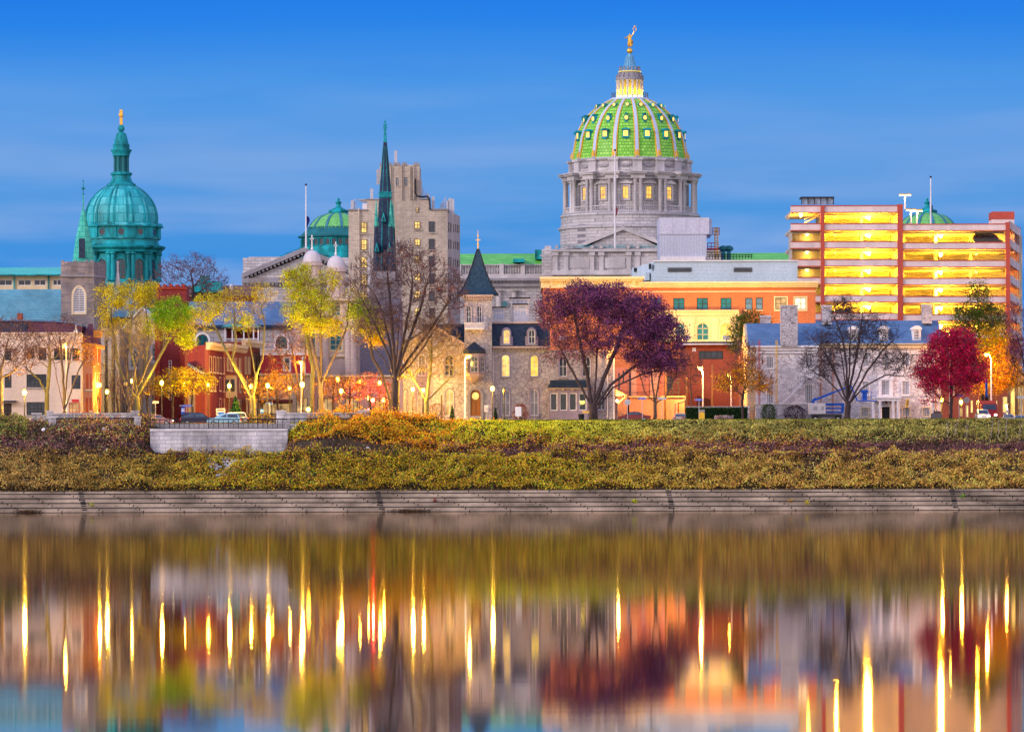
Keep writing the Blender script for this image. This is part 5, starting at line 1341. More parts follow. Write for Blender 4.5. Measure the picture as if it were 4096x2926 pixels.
window(M.root, W, M.X(1735), M.X(1747), M.Z(1378), M.Z(1348), 'mdark')
for u0, u1, v0, v1 in ((1968, 2021, 1226, 1288), (2040, 2120, 1189, 1288), (2052, 2112, 1215, 1290)):
    m = MB(); M.box(m, u0+3, u1-3, v0+8, v1, 3 if u1 != 2112 else 2, 5); M.box(m, u0, u1, v0+2, v0+8, 2.8 if u1 != 2112 else 1.8, 5.2)
    ch = m.build('chimney', m_white, M.root)
    m = MB(); M.box(m, u0-2, u1+2, v0-3, v0+2, 2.7 if u1 != 2112 else 1.7, 5.3); m.build('chimney_cap', m_black, ch)
    m = MB()
    for i in range(4): a = u0+6+(u1-u0-12)*(i+.5)/4; M.box(m, a-3, a+3, v0+9, v0+18, (2.95 if u1 != 2112 else 1.95), 3); M.box(m, a-3, a+3, v0+26, v0+45, (2.97 if u1 != 2112 else 1.97), 3)
    m.build('chimney_panel', m_ribwhite, ch)
# shop-window bay to the right
sty('bay', m_glass, m_white, 0, 1, 1, None, None, .12); sty('baylit', m_litlow, m_white, 0, 1, 1, None, None, .12)
M.Y = Y0-2.2
M.facade(m_trim, 2196, 2352, 1550, None, 2.1, [(2200, 2229, 1572, 1642, 'bay'), (2238, 2268, 1572, 1642, 'bay'), (2276, 2306, 1572, 1642, 'bay'), (2315, 2345, 1572, 1642, 'bay')], 'bay_wall')
m = MB(); M.box(m, 2193, 2356, 1537, 1551, -.5, 2.2); M.box(m, 2200, 2350, 1520, 1537, .3, 2.2)
m.build('bay_roof', m_slate, M.root)
m = MB(); M.box(m, 2194, 2355, 1551, 1556, -.35, 0)
for u in (2215, 2252, 2290): M.box(m, u-3, u+3, 1556, 1562, -.3, -.01)
m.build('bay_cornice', m_corn, M.root)
m = MB(); a, b = P(2320, 1618, M.Y+.1), P(2338, 1602, M.Y+.1)
for i in range(4): xx = a.x+(b.x-a.x)*i/4; m.tube([(xx, M.Y+.1, b.z), (xx+.08, M.Y+.1, a.z), (xx+.14, M.Y+.1, b.z)], .03, 4)
m.build('neon_tube', M_emit('neon_yellow', (1, .7, .1), 6, 0), M.root)
M.Y = Y0
m = MB()
for u in (1972, 2430): m.tube([P(u, 1400, Y0-.15), P(u, 1670, Y0-.15)], .07, 5)
m.build('downpipe', m_white, M.root)

# ------------------------------------------------------------------ stone house with blue slate roofs
m_white_st = M_rubble('pale_rubble_stone', (.80, .76, .75), (.56, .53, .58), (.36, .32, .33), 1.25, 2.0, .035, amt=.25)
m_white_st2 = M_rubble('chimney_rubble', (.56, .54, .56), (.40, .38, .42), (.24, .20, .19), 1.7, 1.8, .05, amt=.3)
H = Bld('slate_roofed_stone_house', 'pale rubble stone house with blue slate roofs, rubble chimneys and a columned porch', 'house', 703.0, 3400, vr=1500)
sty('hw', m_glass, m_white, 0, 4, 6, None, m_white, .08); sty('hd', m_glass, m_white, 0, 4, 8, None, None, .1); sty('hs', m_glass, m_white, 0, 4, 4, m_bandstone, None, .08, .12)
sty('hp', M_glass('blind_window', (.35, .33, .36)), m_white, 0, 4, 6, m_white, m_white, .1, .14)
sty('harch', m_glass, m_white, 1, 4, 4, None, None, .08)
sty('hdoor', m_black, m_black, 0, 2, 3, m_white, None, .08, .2)
H.facade(m_white_st, 3274.1, 3763, 1388, None, 13, [(3370, 3390, 1411, 1464, 'hw'), (3452, 3474, 1411, 1464, 'hw'), (3530, 3556, 1411, 1462, 'hw'), (3610, 3637, 1411, 1462, 'hp'), (3696, 3722, 1411, 1462, 'hw'),
    (3368, 3392, 1525, 1580, 'hw'), (3450, 3476, 1525, 1580, 'hp'), (3526, 3557, 1525, 1578, 'hp'), (3609, 3637, 1525, 1578, 'hp'), (3692, 3718, 1525, 1578, 'hw'),
    (3446, 3474, 1631, 1664, 'hs'), (3610, 3638, 1631, 1664, 'hs'), (3691, 3719, 1631, 1664, 'hs'), (3527, 3558, 1627, 1682, 'hdoor')])
H.gable_x('main_roof', m_slateblue, 3274.2, 3770, 1276, 1376, 0, 13, .5)
m = MB(); H.box(m, 3274.2, 3770, 1374, 1378, -.75, .1); H.box(m, 3274.2, 3768, 1378, 1392, -.4, 0)
m.build('cornice', m_cream, H.root)
Y0 = H.Y; H.Y = 700.0
H.facade(m_white_st, 3022, 3274, 1400, None, 12, [(3065, 3094, 1424, 1470, 'hw'), (3222, 3252, 1428, 1472, 'hw'), (3066, 3096, 1538, 1612, 'hd'), (3219, 3251, 1536, 1612, 'hd')], 'side_wing')
H.gable_x('side_roof', m_slateblue, 2994, 3274, 1286, 1381, 0, 12, .4)
m = MB(); ya, yb = 699.6, 712.4; m.prism([(ya, H.Z(1384)), (yb, H.Z(1384)), ((ya+yb)/2, H.Z(1288))], H.X(2984), H.X(2994), 'x'); m.box(H.X(2990), H.X(3022), 700.3, 712, GZ, H.Z(1384)); m.build('gable_end', m_creamstone, H.root)
m = MB(); H.box(m, 3000, 3276, 1381, 1388, -.6, 0); H.box(m, 3024, 3272, 1388, 1400, -.25, 0); H.box(m, 3030, 3270, 1406, 1412, -.25, -.01); m.build('gutter', m_white, H.root)
m = MB(); H.box(m, 3018, 3280, 1612, 1616, -1.8, 0); m.build('terrace_edge', m_white, H.root)
m = MB(); H.box(m, 3020, 3278, 1616, 1700, -1.6, 0); m.build('terrace_wall', m_white_st, H.root)
# chimneys
def chimney(u0, u1, v0, v1, d0, d1, cap=8):
    m = MB(); H.box(m, u0+2, u1-2, v0+cap, v1, d0, d1); c = m.build('chimney', m_white_st2, H.root)
    m = MB(); H.box(m, u0, u1, v0, v0+cap, d0-.1, d1+.1); m.build('chimney_cap', m_ashcap, c)
chimney(3121, 3192, 1220, 1384, -.9, 1.4, 4); chimney(3050, 3094, 1254, 1296, 6, 7.5)
H.Y = Y0
chimney(3296, 3337, 1215, 1292, 4.4, 6.4); chimney(3699, 3741, 1213, 1290, 4.4, 6.4)
for u in (3416, 3538, 3669):
    m = MB(); hw = 17*.035
    m.box(H.X(u)-hw, H.X(u)+hw, Y0+.6, Y0+4, H.Z(1362), H.Z(1315))
    m.prism([(H.X(u)+hw*1.25*math.cos(a), H.Z(1318)+hw*.95*math.sin(a)) for a in [PI*i/10 for i in range(11)]], Y0+.35, Y0+4.5)
    m.box(H.X(u)-hw*1.15, H.X(u)+hw*1.15, Y0+.5, Y0+1.4, H.Z(1364), H.Z(1361))
    dm = m.build('dormer', m_white, H.root)
    W = lambda s, z, d: (s, Y0+.6-.2+d, z)
    window(dm, W, H.X(u-12), H.X(u+12), H.Z(1358), H.Z(1313), 'harch')
m = MB(); H.box(m, 3487, 3602, 1588, 1594, -2.4, 0); H.box(m, 3491, 3598, 1594, 1604, -2.2, 0); m.build('porch_roof', m_white, H.root)
for u in (3493, 3521, 3573, 3593):
    c = P(u, 1650, Y0-1.9); MB().lathe([(.32, GZ), (.32, GZ+.2), (.25, GZ+.3), (.21, H.Z(1610)), (.32, H.Z(1604))], c.x, Y0-1.9, 12).build('porch_column', m_white, H.root, True)
m = MB(); H.box(m, 3514, 3526, 1510, 1588, -.25, -.005); H.box(m, 3557, 3570, 1510, 1588, -.25, -.005); H.box(m, 3510, 3574, 1500, 1520, -.3, -.005); H.box(m, 3526, 3557, 1580, 1588, -.25, -.005); m.build('window_surround', m_white, H.root)
m = MB(); a = P(3545, 1612, Y0-1); m.lathe([(.05, a.z), (.16, a.z+.15), (.2, a.z+.45), (.05, a.z+.65)], a.x, Y0-1, 8); m.build('hanging_lantern', m_black, H.root)
m = MB()
for u in (3332, 3284, 3742): m.tube([P(u, 1395, Y0-.15), P(u, 1680, Y0-.15)], .07, 5)
m.build('downpipe', M_plain('terracotta_pipe', (.45, .18, .08), .6), H.root)
# outside stair of the side wing
m = MB(); ys_ = 698.6; n = 15
for i in range(n):
    a = P(3124+i*7.0, 1612-i*6.6, ys_); m.box(a.x, a.x+.3, ys_-.5, ys_+.6, a.z-.06, a.z)
for dy in (-.52, .6): 
    a, b = P(3118, 1615, ys_+dy), P(3228, 1506, ys_+dy); m.hexa([(a.x, ys_+dy-.03, a.z-.2), (a.x+.3, ys_+dy-.03, a.z-.2), (a.x+.3, ys_+dy+.03, a.z-.2), (a.x, ys_+dy+.03, a.z-.2), (b.x, ys_+dy-.03, b.z), (b.x+.35, ys_+dy-.03, b.z), (b.x+.35, ys_+dy+.03, b.z), (b.x, ys_+dy+.03, b.z)])
m.build('stair_flight', m_white, H.root)
m = MB()
for dy in (-.55, .6):
    m.tube([P(3116, 1580, ys_+dy), P(3224, 1472, ys_+dy), P(3288, 1470, ys_+dy)], .035, 4); m.tube([P(3116, 1596, ys_+dy), P(3224, 1488, ys_+dy)], .025, 4)
    for i in range(13): m.tube([P(3118+i*8.8, 1612-i*8.8, ys_+dy), P(3118+i*8.8, 1580-i*8.8, ys_+dy)], .022, 4)
    for i in range(8): m.tube([P(3230+i*8, 1505, ys_+dy), P(3230+i*8, 1470, ys_+dy)], .022, 4)
m.build('stair_railing', m_white, H.root)
m = MB(); a, b = P(3226, 1511, ys_), P(3290, 1504, ys_); m.box(a.x, b.x, ys_-.6, ys_+.7, a.z, b.z)
m.tube([P(3288, 1530, ys_), P(3240, 1508, ys_)], .06, 4); m.build('landing', m_white, H.root)

# scaffold in front of the side wing
m_scr, m_scy = m_redp, m_yelp
def scaffold(us, v0, v1, Y, label, mt):
    r = empty('scaffold', label, 'scaffold', P(us[0], v1, Y), 'scaffold towers by the stone house')
    for u, mm in zip(us, mt):
        m = MB(); vmid = v0+(v1-v0)*.55
        for dx in (0, 5): m.tube([P(u+dx, v1, Y), P(u+dx, v0, Y)], .045, 4)
        k = int((v1-v0)/14)
        for i in range(k): m.tube([P(u, v1-i*14, Y), P(u+5, v1-i*14-5, Y)], .03, 4)
        m.build('mast', mm, r)
scaffold([3035, 3104], 1360, 1614, 698.2, 'pair of thin red and yellow scaffold masts before the stone side wing', [m_redp, m_yelp])

# ------------------------------------------------------------------ lower red brick building, salmon sheds
m_brickmid = M_brick('warm_red_brick', (.46, .10, .045), (.40, .085, .04), (.30, .10, .07), .24, .08, .012, amt=.25)
Lb = Bld('flat_roofed_brick_building', 'flat roofed red brick building under the cream arcade, with one wide dark window', 'building', 735.0, 2850, vr=1500)
sty('wide', m_glass, m_black, 0, 4, 1, None, None, .08)
Lb.facade(m_brickmid, 2745, 2955, 1378, None, 24, [(2795, 2893, 1403, 1436, 'wide')])
m = MB(); Lb.box(m, 2715, 2960, 1366, 1378, -.8, 24); m.build('roof_slab', m_darkgrey, Lb.root)
m = MB(); Lb.box(m, 2712, 2962, 1374, 1379, -.95, -.8); m.build('roof_edge', m_white, Lb.root)
m = MB(); Lb.box(m, 2770, 2784, 1390, 1405, -.1, 0); m.build('wall_vent', m_white, Lb.root)
m = MB(); Lb.facade(m_brickmid, 2600, 2744.9, 1480, None, 10, [(2650, 2690, 1500, 1560, 'wide')], 'low_wing')
m = MB(); m.prism([(Lb.X(2785), Lb.Z(1640)), (Lb.X(2838), Lb.Z(1640)), (Lb.X(2838), Lb.Z(1598)), (Lb.X(2785), Lb.Z(1583))], 731.5, 732); m.build('ramp_fence', M_plain('dark_timber', (.10, .035, .025), .8), Lb.root)
Sh = Bld('salmon_shed', 'low salmon rendered shed with a drainpipe behind the parked maroon car', 'shed', 712.0, 2600, vr=1560)
m_salmon = M_plain('salmon_render', (.66, .38, .28), .85, amt=.18); m_salmon2 = M_plain('deep_salmon_render', (.58, .24, .17), .85, amt=.2)
Sh.facade(m_salmon, 2517, 2738, 1588, None, 8, [], 'wall')
m = MB(); Sh.box(m, 2515, 2741, 1583, 1589, -.3, 8.1); m.build('roof_edge', m_cream, Sh.root)
m = MB(); Sh.box(m, 2706, 2716, 1610, 1682, -.06, 0); m.build('door', M_plain('brown_door', (.22, .09, .03), .6), Sh.root)
m = MB(); m.tube([P(2742, 1590, 711.7), P(2740, 1598, 711.7), P(2708, 1606, 711.7), P(2706, 1684, 711.7)], .06, 5); m.build('downpipe', m_white, Sh.root)
Sh2 = Bld('salmon_rear_building', 'tall salmon rendered building with recessed bays behind the purple tree', 'building', 722.0, 2560, vr=1500)
sty('tallp', m_glass, m_trim, 0, 1, 2, None, None, .08)
Sh2.facade(m_salmon2, 2456, 2668, 1470, None, 8, [(2472, 2480, 1490, 1560, 'tallp'), (2516, 2524, 1490, 1586, 'tallp'), (2490, 2497, 1480, 1528, 'tallp'), (2630, 2636, 1490, 1586, 'tallp')])
m = MB(); Sh2.box(m, 2524, 2546, 1475, 1590, -.4, -.005); Sh2.box(m, 2600, 2634, 1475, 1590, -.4, -.005); m.build('pilaster', m_salmon, Sh2.root)
m = MB(); a = P(2462, 1583, 705); b = P(2508, 1585, 705)
m.prism([(a.x, a.z), (b.x, a.z), (a.x, a.z+.9)], 703, 707); m.build('porch_roof', m_cream, Sh2.root)
m = MB(); Sh2.box(m, 2462, 2500, 1588, 1690, -12, 0); m.build('porch_wall', m_salmon, Sh2.root)
m = MB(); m.tube([P(2470, 1612, 703), P(2502, 1586, 703)], .08, 4); m.build('porch_brace', m_cream, Sh2.root)
pw = P(2468, 1602, 702.6); m = MB(); m.ball(pw, .2, 8, 6); m.build('porch_lamp', M_emit('porch_glow', (1, .75, .25), 10, 0), Sh2.root, True); point_light('porch_light', pw+Vector((.1, -.4, 0)), 900, (1, .6, .1), Sh2.root)
Fe = Bld('fire_escape', 'dark steel fire escape frame beside the brick wall', 'fire escape', 712.5, 2700, vr=1560)
m = MB()
for u in (2668, 2690, 2714): m.tube([P(u, 1700, 713), P(u, 1480, 713)], .06, 4)
for v in (1530, 1568): m.tube([P(2664, v, 713), P(2720, v, 713)], .07, 4); m.tube([P(2664, v-14, 713), P(2720, v-14, 713)], .04, 4)
m.tube([P(2668, 1568, 713), P(2712, 1600, 713)], .06, 4); m.tube([P(2712, 1530, 713), P(2672, 1566, 713)], .06, 4)
m.build('frame', m_darkgrey, Fe.root)

# ------------------------------------------------------------------ white stucco building and brick house, far left
m_stucco = M_plain('cream_stucco', (.72, .58, .48), .85, amt=.2, scale=.3)
U = Bld('white_stucco_building', 'cream stucco building with a curved dark mansard roof, steel windows and a hooded door', 'building', 702.0, 150, vr=1500)
sty('steel', m_glass, m_black, 0, 5, 4, None, m_limedark, .07); sty('steels', m_glass, m_black, 0, 2, 3, None, None, .07); sty('odoor', M_plain('panelled_door', (.07, .055, .05), .5), m_black, 0, 2, 3, None, None, .1)
U.facade(m_stucco, -160, 246, 1332, None, 12, [(106, 186, 1496, 1549, 'steel'), (106, 178, 1607, 1660, 'steel'), (15, 46, 1612, 1700, 'odoor'), (109, 137, 1390, 1432, 'steels'), (155, 186, 1390, 1440, 'steels'), (18, 46, 1496, 1550, 'steels'), (20, 46, 1392, 1440, 'steels'), (246-30, 246-4, 1392, 1440, 'steels'), (-70, -10, 1496, 1549, 'steel')])
U.facade(m_stucco, 246.1, 327, 1334, None, 11, [(252, 276, 1392, 1440, 'steels'), (290, 318, 1392, 1440, 'steels'), (286, 322, 1500, 1556, 'steels')], 'annex_wall')
m_shop = M_plain('shop_red', (.40, .07, .05), .6)
m = MB(); U.box(m, 274, 326, 1556, 1700, -1.2, 0); m.build('shop_front', m_stucco, U.root)
W = lambda s, z, d: (s, 702-1.2-.2+d, z)
sty('shop', m_litlow, m_shop, 0, 3, 2, None, None, .1)
window(U.root, W, U.X(278), U.X(322), U.Z(1652), U.Z(1610), 'shop'); m = MB(); U.box(m, 290, 318, 1597, 1608, -1.35, -1.2); m.build('shop_sign', m_redp, U.root)
m = MB(); U.box(m, 8, 67, 1601, 1608, -1.0, 0); m.build('door_hood', m_darkgrey, U.root)
m = MB()
for i in range(4): U.box(m, 8-i*3, 62+i*8, 1684+i*4, 1690+i*4 if i < 3 else 1702, -1.2-i*.35, -.01)
m.build('front_steps', m_brickmid, U.root)
m = MB(); m.tube([P(8, 1655, 700.8), P(48, 1655, 700.8), P(86, 1690, 700.0)], .04, 4)
for i in range(9): u = 8+i*5; m.tube([P(u, 1655, 700.8), P(u, 1690, 700.8)], .025, 4)
m.build('handrail', m_black, U.root)
pts = [(-160, 1278), (0, 1277), (120, 1278), (220, 1280), (290, 1286), (322, 1298)]
m = MB(); mt = MB()
for (ua, va), (ub, vb) in zip(pts[:-1], pts[1:]):
    for (o_, a, b, ta, tb, y) in ((m, 1333, 1333, va+5, vb+5, (701.9, 703.2)),):
        o_.hexa([(U.X(ua), y[0], U.Z(a)), (U.X(ub), y[0], U.Z(b)), (U.X(ub), 712, U.Z(b)), (U.X(ua), 712, U.Z(a)), (U.X(ua), y[1], U.Z(ta)), (U.X(ub), y[1], U.Z(tb)), (U.X(ub), 712, U.Z(tb)), (U.X(ua), 712, U.Z(ta))])
    mt.hexa([(U.X(ua), 702.9, U.Z(va+6)), (U.X(ub), 702.9, U.Z(vb+6)), (U.X(ub), 712, U.Z(vb+6)), (U.X(ua), 712, U.Z(va+6)), (U.X(ua), 702.9, U.Z(va)), (U.X(ub), 702.9, U.Z(vb)), (U.X(ub), 712, U.Z(vb)), (U.X(ua), 712, U.Z(va))])
m_redshing = M_brick('maroon_shingle', (.17, .05, .075), (.12, .04, .07), (.06, .03, .05), .4, .25, .03, .6, amt=.35)
m.build('mansard_roof', m_redshing, U.root); mt.build('roof_edge', m_slateblue, U.root)
m = MB(); U.box(m, -20, 108, 1290, 1330, .1, 1.2); m.build('skylight', m_slate, U.root)
m = MB(); U.box(m, 58, 78, 1248, 1284, 4, 5.5); m.build('chimney', m_brickmid, U.root)
m = MB(); c = P(303, 1330, 701.5); m.prism([(c.x-.35, c.z), (c.x+.35, c.z), (c.x, c.z+.8)], 701.3, 701.9); m.ball((c.x, 701.6, c.z+.95), .14, 8, 6); m.build('gable_ornament', m_white, U.root)
m = MB(); U.box(m, -160, 328, 1329, 1334, -.35, 0); m.build('cornice', m_stucco, U.root)
Bh = Bld('brick_corner_house', 'narrow red brick corner house with a steep maroon hipped roof', 'house', 704.0, 348, vr=1500)
m_brickpink = M_brick('pink_red_brick', (.48, .15, .11), (.40, .11, .09), (.55, .42, .38), .24, .085, .016, amt=.25)
sty('bw', m_glass, m_white, 0, 1, 2, None, m_white, .1); sty('bdoor', m_glass, m_white, 0, 1, 1, None, None, .14)
Bh.facade(m_brickpink, 327.2, 370, 1375, None, 10, [(344, 354, 1494, 1555, 'bw'), (360, 366, 1494, 1555, 'bw'), (343, 352, 1590, 1648, 'bdoor'), (358, 366, 1590, 1640, 'bw'), (342, 352, 1395, 1440, 'bw')])
ye = 716
Bh.facade(m_brickor if False else m_brickmid, 370.1, 404, 1382, None, 2, [(374, 379, 1388, 1460, 'bw'), (388, 394, 1385, 1450, 'bw'), (379, 386, 1490, 1540, 'bw'), (396, 401, 1490, 1540, 'bw'), (374, 380, 1590, 1645, 'bw'), (388, 394, 1590, 1645, 'bw')], 'side_wall', YA=704, YB=ye)
m = MB(); a, b, c, d = (P(322, 1375, 704).x, 703.6), (P(376, 1375, 704).x, 703.6), (P(410, 1375, ye).x, ye), (P(340, 1375, ye).x, ye)
zb, zt = Bh.Z(1374), Bh.Z(1292)
m.hexa([(*a, zb), (*b, zb), (*c, zb), (*d, zb), (a[0]+1.0, 706, zt), (b[0]-.3, 706, zt), (c[0]-1.2, ye-3, zt), (d[0]+1, ye-3, zt)])
m.build('hipped_roof', m_redshing, Bh.root)
m = MB(); m.hexa([(a[0], a[1], zb-.4), (b[0]+.3, b[1], zb-.4), (c[0]+.3, c[1], zb-.4), (d[0], d[1], zb-.4), (a[0], a[1], zb-.01), (b[0]+.3, b[1], zb-.01), (c[0]+.3, c[1], zb-.01), (d[0], d[1], zb-.01)])
x, y = P(383, 1340, 708).x, 708; m.box(x-.6, x+.9, 706, 709, Bh.Z(1345), Bh.Z(1318)); m.build('cornice', M_plain('orange_cornice', (.50, .24, .07), .6), Bh.root)
m = MB(); Bh.box(m, 327, 370, 1562, 1566, -.08, 0); Bh.box(m, 327, 370, 1372, 1378, -.2, 0); m.build('string_course', m_limedark, Bh.root)
# stone side of the old church along the side street
Cs = Bld('rough_stone_buttressed_wall', 'rough grey stone buttressed church flank behind the two street lamps', 'church', 722.0, 440, vr=1500)
Cs.facade(M_rubble('rough_grey_stone', (.36, .30, .24), (.24, .21, .19), (.14, .12, .10), 1.1, 1.8, .05), 402, 480, 1312, None, 20, [(452, 462, 1560, 1640, 'slit')])
m = MB()
for u in (412, 440, 470): m.prism([(721.0, GZ), (722, GZ), (722, Cs.Z(1340)), (721.5, Cs.Z(1380))], Cs.X(u-7), Cs.X(u+7), 'x')
m.build('buttress', m_limedark, Cs.root)

# ------------------------------------------------------------------ brick row houses running back from the river
m_buff = M_plain('buff_cornice_paint', (.74, .56, .32), .6, amt=.15)
def rowhouse(label, uA, YA, uB, YB, v0, wins, dp=6):
    B_ = Bld('brick_row_house', label, 'row house', YA, uA, 'brick row houses on the side street', vr=1500)
    B_.facade(m_brickmid, uA, uB, v0, None, dp, wins, YA=YA, YB=YB)
    W, Ln = B_.W, B_.Ln; zt = P(uA, v0, YA).z; m = MB()
    for z0, z1, d in ((zt-.1, zt+.35, -.75), (zt-.7, zt-.1, -.35)):
        m.hexa([W(-.1, z0, d), W(Ln, z0, d), W(Ln, z0, .3), W(-.1, z0, .3), W(-.1, z1, d), W(Ln, z1, d), W(Ln, z1, .3), W(-.1, z1, .3)])
    n = int(Ln/.7)
    for i in range(n):
        s = (i+.5)*Ln/n; m.hexa([W(s-.1, zt-.55, -.62), W(s+.1, zt-.55, -.62), W(s+.1, zt-.55, -.36), W(s-.1, zt-.55, -.36), W(s-.1, zt-.12, -.62), W(s+.1, zt-.12, -.62), W(s+.1, zt-.12, -.36), W(s-.1, zt-.12, -.36)])
    m.build('cornice', m_buff, B_.root)
    return B_
sty('rw', m_glass, m_buff, 0, 1, 2, m_buff, m_buff, .09, .12); sty('rwl', m_litlow, m_buff, 0, 1, 2, m_buff, m_buff, .09, .12)
r1 = rowhouse('brick row house with a plain dark side wall, first of the row towards the river', 833, 712, 902, 726, 1378,
    [(837, 845, 1427, 1485, 'rwl'), (852, 860, 1428, 1487, 'rw'), (866, 872, 1430, 1488, 'rw'), (878, 884, 1432, 1490, 'rw'), (890, 896, 1432, 1490, 'rw'), (838, 846, 1508, 1560, 'rw'), (854, 861, 1509, 1560, 'rw'), (876, 882, 1510, 1560, 'rw'), (890, 896, 1512, 1562, 'rw'), (876, 883, 1595, 1640, 'rw'), (890, 896, 1596, 1640, 'rw')], .5)
m = MB(); a = P(755, 1379, 717); b = P(833, 1500, 712)
m.hexa([(P(755, 1500, 718).x, 718, GZ), (b.x-.01, 712.02, GZ), (b.x+1.5, 724, GZ), (P(755, 1500, 718).x, 726, GZ), (P(755, 1500, 718).x, 718, P(755, 1382, 718).z), (b.x-.01, 712.02, P(833, 1379, 712).z), (b.x+1.5, 724, P(833, 1379, 712).z), (P(755, 1500, 718).x, 726, P(755, 1382, 718).z)])
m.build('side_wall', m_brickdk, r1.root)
r2 = rowhouse('brick row house with a cream bay window over the cars', 902.2, 726, 975, 741, 1383,
    [(908, 914, 1432, 1478, 'rw'), (922, 928, 1434, 1480, 'rw'), (938, 944, 1434, 1480, 'rw'), (956, 962, 1436, 1482, 'rwl'), (938, 944, 1520, 1565, 'rw'), (956, 962, 1520, 1565, 'rw'), (944, 962, 1600, 1655, 'rwl')])
m = MB(); c = P(921, 1540, 727.3); m.box(c.x-.9, c.x+.9, 726.2, 729, P(921, 1590, 727).z, P(921, 1500, 727).z); bw = m.build('bay_window', m_buff, r2.root)
m = MB(); m.box(c.x-.7, c.x-.1, 726.1, 726.2, P(921, 1565, 727).z, P(921, 1517, 727).z); m.box(c.x+.15, c.x+.7, 726.1, 726.2, P(921, 1565, 727).z, P(921, 1517, 727).z); m.build('bay_pane', m_glass, bw)
m = MB(); m.prism([(c.x-1.1, P(921, 1500, 727).z), (c.x+1.1, P(921, 1500, 727).z), (c.x+.7, P(921, 1490, 727).z), (c.x-.7, P(921, 1490, 727).z)], 725.9, 729); m.build('bay_roof', M_plain('dull_red_metal', (.3, .08, .07), .5), bw)
r3 = rowhouse('brick row house with the tallest cornice, at the far end of the row', 975.2, 741, 1042, 752, 1366,
    [(980, 986, 1430, 1490, 'rw'), (993, 999, 1430, 1490, 'rw'), (1014, 1020, 1420, 1470, 'rw'), (1028, 1034, 1420, 1468, 'rw'), (984, 990, 1520, 1570, 'rwl'), (1008, 1014, 1520, 1570, 'rw'), (1000, 1012, 1605, 1655, 'rwl')])
m = MB(); a, b = P(985, 1600, 738), P(1036, 1593, 738); m.box(a.x, b.x, 736.5, 742, a.z, b.z)
for u in (988, 1000, 1012, 1024): q = P(u, 1650, 737); m.lathe([(.2, GZ), (.14, GZ+.4), (.13, a.z-.5), (.25, a.z)], q.x, 737, 8)
m.build('porch', m_buff, r3.root)
# low sloping blue roofed link and clapboard shed beside the row
Lk = Bld('lean_to_shed', 'grey clapboard lean-to with a blue slate roof between the red tower and the row houses', 'shed', 716.0, 790, vr=1560)
Lk.facade(M_brick('grey_clapboard', (.42, .36, .33), (.40, .34, .31), (.22, .18, .17), 30, .16, .02, amt=.15), 752, 832, 1560, None, 5, [(812, 818, 1600, 1650, 'rwl')])
m = MB(); m.hexa([(Lk.X(752), 715.4, Lk.Z(1462)), (Lk.X(834), 711.3, Lk.Z(1512)), (Lk.X(834), 722, Lk.Z(1500)), (Lk.X(752), 722, Lk.Z(1450)), (Lk.X(752), 715.4, Lk.Z(1452)), (Lk.X(834), 711.3, Lk.Z(1500)), (Lk.X(834), 722, Lk.Z(1488)), (Lk.X(752), 722, Lk.Z(1438))]); m.build('roof', m_slateblue, Lk.root)
# white verandah tower with the teal roof behind the row
Pv = Bld('verandah_tower', 'white arcaded rooftop verandah with a pale teal roof above the row houses', 'verandah', 756.0, 965, vr=1330)
m = MB(); x0, x1 = Pv.X(898), Pv.X(1034)
m.prism([(x0-.5, Pv.Z(1307)), (x1+.5, Pv.Z(1307)), (x1-1, Pv.Z(1294)), (x0+1, Pv.Z(1294))], 755.3, 762); m.build('roof', m_copperlight, Pv.root)
m = MB(); Pv.box(m, 899, 1033, 1307, 1312, 0, .4); Pv.box(m, 899, 1033, 1353, 1356, -.05, .3); Pv.box(m, 899, 1033, 1368, 1372, 0, .3)
for u in (900, 929, 975, 1014, 1033): Pv.box(m, u-2.5, u+2.5, 1312, 1370, .02, .3)
for i in range(33): Pv.box(m, 900+i*4, 901.5+i*4, 1356, 1368, .1, .2)
for u0, u1 in ((903, 926), (932, 972), (978, 1011), (1017, 1031)):
    o_ = outline(Pv.X(u0), Pv.X(u1), Pv.Z(1345), Pv.Z(1315), 1 if u1-u0 < 30 else .7)[2:]; h = len(o_)//2
    for i in range(len(o_)-1):
        cn = (Pv.X(u1), Pv.Z(1312)) if i < h else (Pv.X(u0), Pv.Z(1312))
        m.add([(o_[i][0], 756.1, o_[i][1]), (o_[i+1][0], 756.1, o_[i+1][1]), (cn[0], 756.1, cn[1])], [(0, 1, 2), (2, 1, 0)])
m.build('arcade', m_white, Pv.root)
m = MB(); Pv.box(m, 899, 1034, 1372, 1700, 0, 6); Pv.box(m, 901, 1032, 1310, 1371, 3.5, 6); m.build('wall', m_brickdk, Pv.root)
# plain red building with white cornice
Rb = Bld('plain_red_building', 'plain red building with a white cornice and one white sash window', 'building', 745.0, 1140, vr=1500)
m_redwall = M_plain('red_painted_brick', (.42, .035, .055), .75, amt=.25); sty('sash', m_glass, m_white, 0, 1, 2, m_white, m_white, .12, .16)
Rb.facade(m_redwall, 1043, 1240, 1420, 1496, 12, [(1136, 1160, 1430, 1480, 'sash'), (1212, 1218, 1430, 1490, 'sash')])
m = MB(); Rb.box(m, 1041, 1242, 1397, 1420, -.35, 8); Rb.box(m, 1041, 1242, 1395, 1400, -.6, 8); m.build('cornice', m_white, Rb.root)
sty('shopd', m_litlow, m_black, 0, 3, 1, None, None, .1)
Rb.facade(m_creamstone, 1038, 1250, 1496.2, None, 12, [(1050, 1160, 1612, 1655, 'shopd'), (1185, 1230, 1590, 1655, 'shopd')], 'shop_wall')
m = MB(); Rb.box(m, 1040, 1170, 1598, 1610, -1.2, 0); m.build('awning', M_plain('dark_red_awning', (.16, .03, .03), .8), Rb.root)
